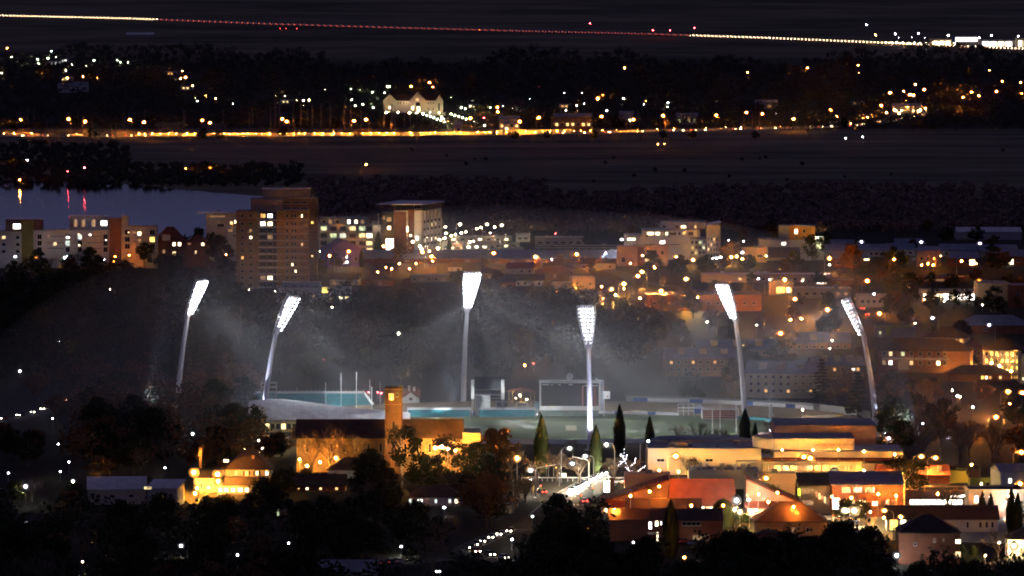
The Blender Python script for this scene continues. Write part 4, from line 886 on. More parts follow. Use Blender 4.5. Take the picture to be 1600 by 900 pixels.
b_.part('balcony', 1444, 1507, 540, 541.5, -1.6, 0, M_wht)
b_ = Bld('brick_flats', 1511, 1535, 567, 540, 10, 'orange brick bay between the two gold lit flats', 'flats', M_tanbrick, M_tiledk, 'gablef', 2.5)
b_.win(1519, 552, 3, 7, 'amber'); b_.win(1529, 552, 3, 7, 'dark')
b_ = Bld('balcony_flats', 1536, 1595, 583, 547, 14, 'brightest gold flats with three rows of balconies at right', 'flats', M_cream, M_tiledk, 'hip', 4.5, yaw=-12)
for j, v in enumerate((553, 564, 575)):
    for i, u in enumerate(rng(1538, 1593, 7)): b_.win(u, v, 4.5, 6, 'yellow' if (i + j) % 3 else 'dark')
    b_.part('balcony', 1537, 1594, v + 4.6, v + 6, -1.5, 0, M_wht)
for u in rng(1537, 1594, 9): b_.part('balustrade', u - .3, u + .3, 548, 580, -1.6, -1.3, M_wht)
b_ = Bld('brick_flats', 1595, 1640, 600, 555, 14, 'dim grey flats cut by the right edge', 'flats', M_concrete, M_tiledk, 'flat'); b_.win(1599, 561, 3, 8, 'dim'); b_.win(1599, 592, 3, 4, 'bright')
b_ = Bld('green_fascia_house', 1368, 1430, 527, 512, 12, 'house with lime green fascia behind the dark brick flats', 'house', M_concrete, M_metalroof, 'flat'); b_.part_z('fascia', 1368, 1424, b_.h + .2, b_.h + .9, -.8, -.1, pbr('lime_fascia', (.35, .42, .04), .7)); b_.part_z('green_panel', 1384, 1391, 1, b_.h, -.5, -.02, pbr('lime_panel', (.38, .44, .04), .7)); b_.win(1375, 520, 4, 5, 'green')
b_ = Bld('low_house', 1480, 1580, 596, 584, 12, 'low dark house with small yellow windows below the gold flats', 'house', M_brickred, M_tiledk, 'hip', 3)
for u, k in ((1535, 'yellow'), (1541, 'bright'), (1547, 'amber'), (1563, 'green')): b_.win(u, 590, 4, 5, k)
b_ = Bld('low_house', 1500, 1610, 522, 508, 14, 'broad dark roofed house above the gold flats at right', 'house', M_brickred, M_blueroof, 'hip', 4); b_.win(1540, 515, 5, 4, 'dark')
# white gabled house by the oval
b_ = Bld('gabled_house', 612, 655, 641, 620, 11, 'white gabled house with red roof and twin chimneys beside the oval', 'house', M_wht, M_tile, 'gable', 2.6)
b_.vol('front_gable', 629, 655, 0, b_.z(622), -2.5, .5, M_wht)
m = MB(); a, c = b_.x(629), b_.x(655); z = b_.z(622); m.face([(a, -2.5, z), (c, -2.5, z), ((a + c) / 2, -2.5, z + 2.2)]); m.build('gable', M_wht, b_.root)
m = MB(); m.face([(a - .2, -2.7, z), ((a + c) / 2, -2.7, z + 2.4), ((a + c) / 2, 5, z + 2.4), (a - .2, 5, z)]); m.face([(c + .2, -2.7, z), (c + .2, 5, z), ((a + c) / 2, 5, z + 2.4), ((a + c) / 2, -2.7, z + 2.4)]); m.build('roof', M_tile, b_.root)
b_.win(642, 622.5, 6, 5, 'dark', y=-2.502); b_.win(642, 635, 12, 5, 'dark', y=-2.502); b_.chimney(639, 4, b_.h, b_.z(604), M_wht); b_.chimney(647, 4, b_.h, b_.z(606), M_wht)

# ---------------------------------------------------------------- near: cathedral, tower, presbytery, left building
CB = striped('warm_brick', (.40, .27, .15), (.26, .17, .1), 2.2, 'Z', .85, .14)
b_ = Bld('cathedral', 463, 723, 738, 684, 18, 'long brick cathedral with walls glowing orange behind the trees', 'cathedral', CB, M_tiledk, 'gable', 5.2)
for i, u in enumerate(rng(470, 720, 13)):
    b_.win(u, 700, 4, 14, 'dark'); b_.part_z('buttress', u + 8.5, u + 11, 0, b_.h - 1, -.9, -.02, CB)
b_.vol('east_end', 723.3, 751, 0, b_.z(676), -3, 16, M_tanbrick, M_concrete)
M_belltower = striped('dull_red_brick', (.13, .085, .065), (.09, .06, .045), 2.2, 'Z', .85, .16)
b_ = Bld('bell_tower', 601.5, 628.5, 741, 607, 5.3, 'square brick bell tower with a glowing orange belfry', 'bell tower', M_belltower, M_concrete, 'flat')
b_.win(611.5, 619, 8.5, 10, 'amber', name='belfry_opening'); b_.win(620.5, 616.5, 4, 6, 'dark', name='belfry_opening'); b_.part_z('cornice', 600.5, 629.5, b_.h - .3, b_.h + .1, -.3, -.02, M_tanbrick); b_.part_z('string_course', 601, 629, b_.z(632), b_.z(631), -.2, -.02, M_tanbrick)
for z in (8, 14): m = MB(); m.box(-.3, .3, -.06, -.01, z, z + 2.2); m.build('slit_window', M_glass, b_.root)
m = MB(); m.ball((b_.x(612), -.45, b_.z(622.5)), .38, 0, 8, 5); m.build('belfry_lamp', emit('belfry_lamp_glow', ORANGE, 25), b_.root)
b_ = Bld('presbytery', 352, 424, 770, 733, 12, 'orange lit house with dark hip roof and shuttered windows', 'house', M_cream, M_tiledk, 'hip', 6)
b_.part_z('verandah_roof', 350, 430, b_.z(757), b_.z(744), -3.2, -.02, M_tiledk)
for u, k in ((368.5, 'warm'), (385.5, 'warm'), (401.5, 'bright'), (417, 'white')): b_.win(u, 739.2, 5, 6.5, k)
for u in (381, 390, 397, 406): b_.part_z('shutter', u - 1.1, u + 1.1, b_.z(743), b_.z(735.5), -.14, -.02, M_dark)
for u, k in ((345, 'bright'), (354, 'shop'), (365, 'bright'), (376, 'shop'), (386, 'bright'), (401, 'warm'), (408, 'warm')): b_.win(u, 764, 6.5, 6.5, k, y=-3.22)
b_.part_z('verandah_wall', 342, 426, 0, b_.z(757.5), -3.2, -.05, M_cream)
b_.win(353, 720, 9, 5, 'bright', y=1.2); b_.chimney(395, 3, b_.h + 2, b_.z(713)); b_.chimney(312, 4, b_.h, b_.z(702))
b_ = Bld('garage_wing', 305, 341, 769, 746, 9, 'low yellow wall between two glaring orange lamps', 'garage', M_cream, M_tiledk, 'gable', 1.8); b_.win(315, 758, 5, 8, 'dark'); b_.win(330, 758, 6, 6, 'dim')
b_ = Bld('lit_annexe', 425, 540, 768, 758, 10, 'low dark annexe with a row of small lit windows', 'annexe', M_brickred, M_tiledk, 'gable', 3)
for u, k in ((432, 'bright'), (439, 'warm'), (466, 'warm'), (480, 'bright'), (501, 'warm'), (526, 'warm')): b_.win(u, 763.5, 5, 4, k)
b_ = Bld('hip_roofed_house', 512, 580, 748, 734, 10, 'pale walled house with dark hip roof before the cathedral', 'house', M_wht, M_tiledk, 'hip', 3.5); b_.win(524, 741, 5, 5, 'dark')
b_ = Bld('white_roofed_building', 138, 228, 788, 764, 13, 'long building with white sheet roof in the dark left', 'building', M_cream, M_roofw, 'skill', 2.6, yaw=4)
b_.win(145, 772, 10, 4, 'dark'); b_.win(175, 775, 8, 5, 'dark'); b_.win(205, 775, 8, 5, 'dark')
b_ = Bld('white_roofed_building', 230, 277, 791, 762, 11, 'small shed with an open orange lit doorway', 'shed', M_concrete, M_roofw, 'skill', 1.6, yaw=-8)
b_.win(251, 782, 11, 17, 'amber', name='doorway'); b_.win(231, 762.5, 13, 5, 'warm'); b_.win(266, 768, 4, 3, 'dark')
b_ = Bld('garden_shed', 431, 446, 808, 793, 5, 'tiny shed with a glowing doorway in the dark garden', 'shed', M_cream, M_tiledk, 'gablef', 1.3); b_.win(435, 801, 5, 11, 'green', name='doorway')
b_ = Bld('bus_shelter', 755, 800, 802, 790, 4, 'low pale shelter lit behind the dark street tree', 'shelter', pbr('pale_green_wall', (.34, .38, .3), .8), M_metalroof, 'flat'); b_.win(768, 796, 5, 8, 'bright')
b_ = Bld('low_house', 640, 722, 790, 776, 10, 'dark house with a few bright windows behind tree trunks', 'house', M_wht, M_tiledk, 'hip', 3.2)
for u, k in ((641, 'cool'), (656, 'white'), (681, 'cool'), (703, 'cool'), (713, 'bright')): b_.win(u, 783, 5 if u != 656 else 9, 7, k)

# ---------------------------------------------------------------- near: theatre and shops
M_th = pbr('theatre_render', (.60, .50, .38), .85, .06, .15)
b_ = Bld('theatre', 1192, 1346, 748, 723, 34, 'large cream theatre with dark lettering and lit yellow ground floor', 'theatre', M_th, M_metalroof, 'flat')
K = b_.K
b_.vol('parapet_wing', 1211, 1414, 5.2, 7.6, 8, 33, M_th, M_metalroof); b_.vol('upper_hall', 1212, 1338, 7.9, 11.3, 11, 33, M_th, pbr('flat_dark_roof', (.16, .18, .26), .7, .15, .1))
hl = MB(); zz0, zz1 = 7.9, 11.3
hl.face([(b_.x(1212), 11, zz0), (b_.x(1212), 11, zz1), (b_.x(1180), 24, zz1), (b_.x(1180), 24, zz0)]); hl.face([(b_.x(1180), 24, zz0), (b_.x(1180), 24, zz1), (b_.x(1212), 33, zz1), (b_.x(1212), 33, zz0)]); hl.face([(b_.x(1212), 11, zz1 + .1), (b_.x(1212), 33, zz1 + .1), (b_.x(1180), 24, zz1 + .1)]); hl.build('angled_wall', M_th, b_.root)
b_.part_z('pilaster', 1268, 1272, 7.95, 11.2, 10.8, 10.99, M_th)
text('CAPITOL THEATRE CENTRE', 1.0, pbr('brown_lettering', (.22, .14, .08), .7), b_.root, (b_.x(1305), 10.95, 9.2))
b_.part_z('canopy', 1188, 1348, 5.05, 5.3, -2.4, -.02, pbr('canopy_fascia', (.6, .55, .4), .7)); b_.part_z('tiled_skirt', 1192, 1414, 5.31, 5.8, 2, 7.9, M_tile)
for i, u in enumerate(rng(1196, 1334, 11)): b_.win(u, 731, 10.5, 8, ['dim', 'yellow', 'warm', 'yellow', 'dim', 'warm', 'yellow', 'yellow', 'warm', 'dim', 'dim'][i])
for u in (1200, 1216, 1238, 1262, 1278, 1294, 1310, 1326, 1338): b_.part('column', u - .6, u + .6, 724, 748, -2.0, -1.7, M_white)
b_.vol('grey_wing', 1347, 1382, 0, 4.3, 3, 20, M_concrete, M_metalroof)
b_.vol('rear_hall', 1222, 1384, 0, 12.6, 50, 78, M_sal, pbr('flat_dark_roof', (.16, .18, .26), .7))
b_ = Bld('cinema_hall', 1012, 1190, 742, 703, 34, 'broad orange lit hall with a slate coloured flat roof', 'hall', M_th, pbr('flat_dark_roof', (.16, .18, .26), .7), 'flat')
for u in (1032, 1083, 1108): b_.win(u, 719, 12, 5, 'dark')
b_.part_z('vent_box', 1060, 1075, b_.h + .3, b_.h + 1.2, 12, 15, M_sal); b_.part_z('low_wing', 1150, 1191, 0, b_.z(719), -5, -.02, M_th)
m = MB(); m.face([(b_.x(1012), 34, b_.h + .6), (b_.x(1190), 34, b_.h + .6), (b_.x(1150), 52, b_.h + .6), (b_.x(1040), 52, b_.h + .6)]); m.build('rear_roof', MATS['flat_dark_roof'], b_.root)
m = MB(); m.box(b_.x(1040), b_.x(1150), 34.1, 51, 0, b_.h + .5); m.build('rear_wall', M_th, b_.root)
def red_gable(u0, u1, vb, vt, peak_left, label):
    K = mpp(vb); t = empty('shop_building', G((u0 + u1) / 2, vb)); tag(t, label, 'shop'); W = (u1 - u0) * K / 2; h = (vb - vt) * K; zl = h * .32
    hi, lo2 = (W, -W) if not peak_left else (-W, W); zt = h
    m = MB(); m.box(-W, W, 3, 20, 0, zl); m.build('wall', M_cream, t)
    m = MB(); m.face([(lo2, 3.2, zl), (hi, 3.2, zl), (hi, 3.2, zt)]); m.face([(hi, 3.2, zl), (hi, 20, zl), (hi, 20, zt), (hi, 3.2, zt)]); m.face([(lo2, 20, zl), (hi, 20, zl), (hi, 20, zt)]); m.build('raking_wall', M_sal, t)
    m = MB(); s = .5
    m.face([(lo2 * 1.03, 2.6, zl + .2), (hi, 2.6, zt + .2), (hi, 21, zt + .2), (lo2 * 1.03, 21, zl + .2)]); m.face([(lo2 * 1.03, 2.6, zl - .2), (hi, 2.6, zt - .35), (hi, 2.6, zt + .2), (lo2 * 1.03, 2.6, zl + .2)])
    m.face([(-W - .5, -1.2, zl - 1.0), (W + .5, -1.2, zl - 1.0), (W + .5, 3.1, zl + .6), (-W - .5, 3.1, zl + .6)]); m.build('roof', M_tile, t)
    m = MB(); m.box(-W, W, 0, 2.99, 0, zl - .9); m.build('shop_wall', M_cream, t)
    for i in range(int(2 * W / 2.6)): x = -W + 1.5 + i * 2.6; put('shop_window', win_mesh(1.8, zl - 1.6, ['bright', 'warm', 'dim', 'shop'][i % 4]), t, (x, -.002, .3))
    return t
red_gable(940, 1046, 803, 751, False, 'salmon raking wall with red roof rising to the right')
red_gable(1166, 1252, 806, 749, True, 'salmon raking wall with red roof falling to the right')
b_ = Bld('shop_building', 1047, 1148, 806, 788, 10, 'shop with a huge sloping red roof and bright doorway', 'shop', M_cream, M_tile, 'flat')
m = MB(); x0, x1 = b_.x(1044), b_.x(1152); m.face([(x0, -1.5, b_.h - .4), (x1, -1.5, b_.h - .4), (x1 * .93, 6, b_.z(750)), (x0 * .93, 6, b_.z(750))]); m.face([(x0 * .93, 6, b_.z(750)), (x1 * .93, 6, b_.z(750)), (x1, 16, b_.h), (x0, 16, b_.h)]); m.face([(x0, -1.5, b_.h - .4), (x0 * .93, 6, b_.z(750)), (x0, 16, b_.h)]); m.face([(x1, -1.5, b_.h - .4), (x1, 16, b_.h), (x1 * .93, 6, b_.z(750))]); m.build('steep_roof', M_tile, b_.root)
for u, k in ((1053, 'dim'), (1098, 'bright'), (1106, 'warm'), (1112, 'bright'), (1120, 'dim'), (1150, 'shop')): b_.win(u, 797, 6, 12, k)
b_ = Bld('back_wall_building', 978, 1050, 790, 752, 8, 'pink rendered wall behind the red shop roofs', 'building', M_sal, M_metalroof, 'flat', ); b_.root.location.y += 22
b_ = Bld('back_wall_building', 1190, 1248, 790, 752, 8, 'pink rendered wall right of the falling red roof', 'building', M_sal, M_metalroof, 'flat'); b_.root.location.y += 22
b_ = Bld('plant_roof', 1080, 1190, 775, 747, 12, 'roof crowded with vents between the hall and shops', 'building', M_concrete, M_metalroof, 'flat'); b_.root.location.y += 24
for i in range(9): q = 1086 + i * 11; b_.part_z('vent_box', q, q + random.uniform(4, 9), b_.h + .15, b_.h + random.uniform(1, 2.4), 2 + (i % 3) * 3, 4 + (i % 3) * 3, random.choice([M_pole, M_concrete, M_white]))
b_ = Bld('low_terrace', 979, 1095, 810, 797, 9, 'white walled low terrace with a dark tiled roof', 'terrace', M_wht, M_tiledk, 'gable', 3.0); b_.win(1000, 803, 7, 4, 'dark'); b_.win(1080, 803, 6, 4, 'dark')
b_ = Bld('dark_house', 952, 1042, 846, 812, 12, 'dark two storey house with narrow white lit windows', 'house', M_brickred, M_tiledk, 'gable', 2.6)
for u, v, w_, h_, k in ((1016, 821, 5.5, 12, 'shop'), (1026, 818, 6, 9, 'bright'), (1033, 817, 2.4, 6, 'shop'), (1027.5, 838, 3, 14, 'bright')): b_.win(u, v, w_, h_, k)
b_.part_z('porch', 1012, 1030, b_.z(834.5), b_.z(832), -2, -.02, M_cream)
b_ = Bld('dark_house', 1056, 1128, 848, 812, 12, 'dark house with pale louvres right of the tall cypress', 'house', M_brickred, M_tiledk, 'gable', 2.6); b_.win(1080, 818, 30, 7, 'dark'); b_.win(1095, 840, 25, 8, 'dim'); 
b_ = Bld('brick_office', 1300, 1412, 808, 757, 16, 'brick office with two rows of lit windows and bright doorway', 'office building', striped('orange_brick', (.36, .17, .10), (.24, .12, .08), 2.2, 'Z', .85, .14), M_metalroof, 'skill', 2.6)
for u, v, w_, h_, k in ((1322, 765, 14, 9, 'green'), (1340, 765, 14, 9, 'cool'), (1357, 765, 12, 9, 'green'), (1364.5, 764.5, 3.5, 10, 'bright'), (1306, 787, 11, 18, 'shop'), (1329, 786, 13, 10, 'green'), (1346, 786, 13, 10, 'bright'), (1367, 786.5, 9, 7, 'bright'), (1387, 785, 5, 10, 'shop'), (1398, 785, 8, 9, 'dim'), (1325, 802, 12, 9, 'white'), (1350, 804, 8, 7, 'cool')): b_.win(u, v, w_, h_, k)
b_ = Bld('grey_link', 1249, 1297, 803, 758, 14, 'grey glass fronted link with lit yellow green sign panel', 'building', M_concrete, pbr('mossy_roof', (.10, .11, .07), .8), 'skill', 2.5)
b_.part_z('lit_sign', 1246.5, 1250, b_.z(774), b_.z(763), -.5, -.1, emit('lime_sign', (.7, 1.0, .08), 1.6)); b_.win(1258, 767, 12, 8, 'dim'); b_.win(1262, 785, 18, 8, 'dim')
for i in range(5): b_.win(1276 + i * 4.4, 772 + i * 3, 3, 10, 'warm' if i % 2 else 'dim')
b_ = Bld('shop_building', 1414, 1512, 800, 768, 14, 'pinkish shop with a continuous glaring white window band', 'shop', M_sal, M_tiledk, 'flat')
for i, u in enumerate(rng(1421, 1504, 10)): b_.win(u, 784.5, 7.6, 8.5, 'shop')
b_.win(1497, 775, 24, 4.5, 'shop')
b_ = Bld('cream_building', 1513, 1600, 808, 767, 14, 'cream building with three tall white lit windows', 'building', M_cream, M_tiledk, 'flat')
for u in (1525.5, 1536, 1547): b_.win(u, 780, 6, 11, 'shop')
b_.win(1579, 783, 16, 5, 'white'); b_.win(1590, 795, 8, 14, 'yellow')
b_ = Bld('long_roofed_house', 1386, 1560, 831, 811, 11, 'long house with dark roof and yellow lit porch', 'house', M_wht, M_tiledk, 'gable', 3.4)
b_.win(1396, 820, 13, 17, 'yellow', name='porch_opening'); b_.win(1411, 818, 9, 15, 'bright', name='porch_opening'); b_.win(1434, 818, 6, 7, 'warm')
for u in (1512, 1532, 1542, 1551): b_.win(u, 820, 4, 9, 'dark')
b_ = Bld('lime_building', 1484, 1515, 755, 738, 10, 'lime green gabled building above the right shops', 'building', pbr('lime_render', (.42, .45, .12), .8, .1), M_tiledk, 'flat')
b_ = Bld('lime_building', 1515.5, 1562, 762, 745, 10, 'lower lime green wing with dark openings', 'building', MATS['lime_render'], M_tiledk, 'gable', 2.2)
for u, k in ((1533, 'bright'), (1543, 'dark'), (1552, 'dark')): b_.win(u, 756, 5, 6, k)
b_ = Bld('dark_roofed_row', 1372, 1484, 756, 742, 16, 'low red brown roofs with small white vents', 'building', M_brickred, M_tile, 'gable', 2.6)
for u in (1444, 1470): b_.part_z('vent_box', u - 3, u + 3, b_.h + 1, b_.h + 2.4, 3, 5, M_wht)
b_ = Bld('white_shop', 1563, 1625, 768, 736, 14, 'white shop with blue roof at the right edge', 'shop', M_wht, M_blueroof, 'gable', 1.8, yaw=8); b_.win(1578, 751, 5, 8, 'shop')
b_ = Bld('hip_roofed_house', 1404, 1500, 882, 832, 14, 'big dark hip roofed house with scattered lit windows', 'house', M_brickred, M_tiledk, 'hip', 4.4)
for u, v, w_, h_, k in ((1460, 844, 4, 6, 'dim'), (1474, 843, 2.4, 4, 'dim'), (1497, 846, 9, 7, 'bright'), (1497, 866, 9, 9, 'warm'), (1430, 850, 5, 5, 'dark')): b_.win(u, v, w_, h_, k)
b_ = Bld('low_house', 1575, 1640, 872, 842, 10, 'house with a glaring porch at the lower right edge', 'house', M_cream, M_tiledk, 'hip', 3); b_.win(1577, 862, 4, 10, 'bright')
b_ = Bld('hip_roofed_house', 1180, 1292, 842, 815, 14, 'dark hip roofed house before the falling red roof', 'house', M_tanbrick, M_tiledk, 'hip', 5)
for u, k in ((1200, 'dark'), (1240, 'dim'), (1262, 'dark')): b_.win(u, 828, 6, 8, k)
b_ = Bld('low_house', 1158, 1250, 878, 850, 12, 'unlit brick house in the dark foreground right of the cypress', 'house', M_brickred, M_tiledk, 'hip', 3.4)
for u in (1175, 1210): b_.win(u, 862, 6, 7, 'dark')
b_ = Bld('low_house', 450, 590, 905, 893, 12, 'low grey roof at the bottom edge left of the red lights', 'house', M_concrete, M_metalroof, 'gable', 2.5); b_.win(470, 900, 6, 5, 'dark')
# ---------------------------------------------------------------- trees
def leaf_mat(name, col, var=.45):
    m = pbr(name, col, .85, var, .35, spec=.15); return m
LF = {'dark': leaf_mat('dark_foliage', (.035, .045, .022)), 'olive': leaf_mat('olive_foliage', (.07, .075, .028)), 'green': leaf_mat('green_foliage', (.055, .085, .022)), 'rust': leaf_mat('brown_winter_leaves', (.16, .085, .04)), 'cyp': leaf_mat('cypress_foliage', (.026, .036, .014), .3)}
M_twig = pbr('winter_twigs', (.15, .11, .08), .9, .3, .8); M_ptwig = pbr('pale_winter_twigs', (.30, .26, .21), .9, .3, .8)
rr = random.Random(11)
def rv(s=1.0): return Vector((rr.uniform(-s, s), rr.uniform(-s, s), rr.uniform(-s, s)))
def leaves(m, c, r, n, size, flat=.8):
    for _ in range(n):
        d = rv().normalized() * (r * rr.random() ** .4); d.z *= flat
        p = c + d; a = rv().normalized() * size * rr.uniform(.5, 1.0); b_ = a.cross(rv()).normalized() * size * rr.uniform(.35, .8)
        m.face([p - a, p - b_, p + a, p + b_])
def ev_proto(h, wd, seed, clumps=34, per=46, size=.55, base=.28, shape=1.0):
    global rr; rr = random.Random(seed); tr = MB(); cr = MB()
    tr.path([(0, 0, 0), (rr.uniform(-.2, .2), .1, h * .3), (rr.uniform(-.5, .5), 0, h * .6), (0, 0, h * .85)], [.34, .26, .16, .05], 7)
    for i in range(clumps):
        z = base + (1 - base) * rr.random() ** .8; a = rr.uniform(0, 6.283)
        rad = wd / 2 * math.sin(math.pi * min(1, max(.08, (z - base * .6) / (1.02 - base * .6)))) ** .6 * rr.uniform(.35, 1.0)
        c = Vector((rad * math.cos(a), rad * math.sin(a), h * z * .93)); st_ = Vector((0, 0, h * max(.2, z - .3)))
        if i % 2 == 0: tr.path([st_, (st_ + c) / 2 + Vector((0, 0, -.3)), c], [.13, .09, .04], 4)
        leaves(cr, c, wd * rr.uniform(.10, .19), per, size)
    return tr, cr
def bare_proto(h, spread, seed, depth=5, n0=5, up=.75, tw=.035):
    global rr; rr = random.Random(seed); tr = MB(); cr = MB()
    def br(p, d, L, r, k, m):
        q = p + d * L; mid = (p + q) / 2 + rv(.06 * L); m.path([p, mid, q], [r, r * .85, r * .7], 4 if k > 1 else 3)
        if k == 0: return
        for i in range(rr.choice((2, 3, 3)) if k < depth - 1 else 3):
            nd = (d + rv(.75 * spread) + Vector((0, 0, .22 * up))).normalized(); br(p + d * L * rr.uniform(.55, 1.0), nd, L * rr.uniform(.62, .82), max(tw, r * .62), k - 1, cr)
    tr.path([(0, 0, 0), (.05, 0, h * .12), (0, .05, h * .24)], [.3, .25, .22], 7)
    for i in range(n0):
        a = 6.283 * i / n0 + rr.uniform(-.4, .4); d = Vector((math.cos(a) * spread * .7, math.sin(a) * spread * .7, 1)).normalized(); br(Vector((0, 0, h * rr.uniform(.16, .24))), d, h * .24, .15, depth - 1, cr)
    return tr, cr
def poplar_proto(h, seed):
    global rr; rr = random.Random(seed); tr = MB(); cr = MB()
    tr.path([(0, 0, 0), (.1, 0, h * .5), (0, 0, h)], [.28, .18, .04], 6)
    for i in range(70):
        z = h * (.1 + .85 * i / 70); a = rr.uniform(0, 6.283); L = h * .16 * (1 - .5 * z / h); d = Vector((math.cos(a) * .28, math.sin(a) * .28, 1)).normalized()
        p = Vector((0, 0, z)); q = p + d * L; cr.path([p, q], [.07, .035], 3)
        for k in range(3): e = (d + rv(.35)).normalized(); cr.path([p + d * L * rr.uniform(.3, .8), p + d * L * .6 + e * L * .5], [.04, .03], 3)
    return tr, cr
def cyp_proto(h, wd, seed, round_=False):
    global rr; rr = random.Random(seed); tr = MB(); cr = MB(); tr.tube((0, 0, 0), (0, 0, h * .6), .25, .12, 7)
    n = int(h * wd * 38)
    for i in range(n):
        t = rr.random(); z = h * (.04 + .96 * t)
        rad = wd / 2 * (math.sin(math.pi * min(1, .12 + .88 * t)) ** .5 if round_ else (min(1, (1 - t) * 2.2) ** .75) * min(1, .55 + t * 2.2)) * rr.uniform(.70, 1.20)
        a = rr.uniform(0, 6.283); p = Vector((rad * math.cos(a), rad * math.sin(a), z)); u_ = Vector((math.cos(a) * .2, math.sin(a) * .2, 1)).normalized() * rr.uniform(.35, .9); s_ = Vector((-math.sin(a), math.cos(a), 0)) * rr.uniform(.12, .3)
        cr.face([p - u_, p - s_, p + u_, p + s_])
    k = 12; core = [(0, .60), (.3, .86), (.6, .62), (.85, .3), (1, .02)] if not round_ else [(0, .55), (.25, .85), (.5, .88), (.8, .6), (1, .02)]
    cr.path([(0, 0, h * (.05 + .9 * t)) for t, _ in core], [wd / 2 * q * .85 for _, q in core], 10)
    return tr, cr
def pine_proto(h, wd, seed):
    global rr; rr = random.Random(seed); tr = MB(); cr = MB(); tr.path([(0, 0, 0), (0, 0, h * .95)], [.35, .05], 7)
    for k in range(13):
        z = h * (.14 + .84 * k / 13); L = wd / 2 * (1 - k / 14) * rr.uniform(.85, 1.1)
        for i in range(7):
            a = rr.uniform(0, 6.283); tip = Vector((L * math.cos(a), L * math.sin(a), z - L * .12)); tr.path([(0, 0, z), tip], [.08, .03], 3)
            for s in (.35, .6, .85, 1.0): leaves(cr, Vector((0, 0, z)) * (1 - s) + tip * s, .7, 9, .42, .4)
    return tr, cr
PR = {}
def proto(key, tc, tm, cm): PR[key] = (tc[0].mesh('trunk', tm), tc[1].mesh('crown', cm))
for i, (h, wd, c) in enumerate(((12, 11, 'dark'), (14, 12, 'dark'), (10, 10, 'olive'), (11, 9, 'rust'), (15, 12, 'olive'))): proto('ev%d' % i, ev_proto(h, wd, 30 + i), M_bark, LF[c])
proto('gum', ev_proto(17, 13, 77, clumps=22, per=60, size=.5, base=.38), M_palebark, LF['dark'])
proto('umb', ev_proto(12.5, 13, 91, clumps=40, per=60, size=.5, base=.42), M_bark, LF['rust'])
for i in range(3): proto('bare%d' % i, bare_proto(11 + i, .8 + .1 * i, 50 + i), M_bark, M_twig)
proto('bareS', bare_proto(9, .95, 60, 5, 6), M_bark, M_twig)
proto('bareP', bare_proto(10, .9, 64, 5, 5, tw=.05), M_palebark, M_ptwig)
for i in range(2): proto('pop%d' % i, poplar_proto(18, 70 + i), M_bark, M_ptwig)
proto('cyp', cyp_proto(13.5, 3.1, 80), M_bark, LF['cyp']); proto('cypB', cyp_proto(16, 4.4, 81), M_bark, LF['dark']); proto('round', cyp_proto(7.5, 6.0, 82, True), M_bark, LF['dark'])
for i in range(2): proto('pine%d' % i, pine_proto(15, 8, 85 + i), M_bark, LF['dark'])
proto('shrub', ev_proto(2.6, 3.6, 95, clumps=16, per=34, size=.3, base=.1), M_bark, LF['green'])
NAMES = {'ev3': ('rust_leaved_tree', 'tree'), 'ev2': ('green_leaved_tree', 'tree'), 'ev4': ('green_leaved_tree', 'tree'), 'ev': ('leafy_tree', 'tree'), 'gum': ('gum_tree', 'tree'), 'umb': ('rust_leaved_tree', 'tree'), 'bare': ('bare_tree', 'tree'), 'pop': ('poplar_tree', 'poplar'), 'cyp': ('cypress_tree', 'cypress'), 'roun': ('round_tree', 'tree'), 'pine': ('pine_tree', 'pine'), 'shru': ('shrub', 'shrub')}
def tree_at(p, key, sc, label, group=None, ordkey=None):
    nm, cat = next(v for k, v in NAMES.items() if key.startswith(k)); p = Vector(p); p.z = terr(p.x, p.y) - .05
    t = empty(nm, p, random.uniform(0, 6.283)); s = sc * random.uniform(.96, 1.04); t.scale = (s * random.uniform(.92, 1.08), s * random.uniform(.92, 1.08), s)
    tr, cr = PR[key]; put('trunk', tr, t); put('crown', cr, t)
    if ordkey: later(ordkey, t, label, cat, group)
    else: tag(t, label, cat, group)
    return t
BLOCK = []      # ground kept free of trees: (x0, x1, y0, y1)
for o in list(COL.objects):
    if o.parent is None and o.type == 'EMPTY':
        xs_, ys_ = [], []
        for c in o.children:
            if c.type == 'MESH' and c.name.startswith(('wall', 'stand', 'cabin', 'annex')):
                for q in c.bound_box:
                    w_ = Matrix.Rotation(o.rotation_euler.z, 4, 'Z') @ Vector(q); xs_.append(w_.x + o.location.x); ys_.append(w_.y + o.location.y)
        if xs_: BLOCK.append((min(xs_) - 3, max(xs_) + 3, min(ys_) - 4, max(ys_) + 3))
ROADS = []
def free(p, pad=0):
    for a, b_, c, d in BLOCK:
        if a - pad < p.x < b_ + pad and c - pad < p.y < d + pad: return False
    if ((p.x - OC.x) / (112 + pad)) ** 2 + ((p.y - OC.y) / (98 + pad)) ** 2 < 1: return False
    for pts, wv in ROADS:
        for q in pts:
            if (q.x - p.x) ** 2 + (q.y - p.y) ** 2 < (wv + pad) ** 2: return False
    return True
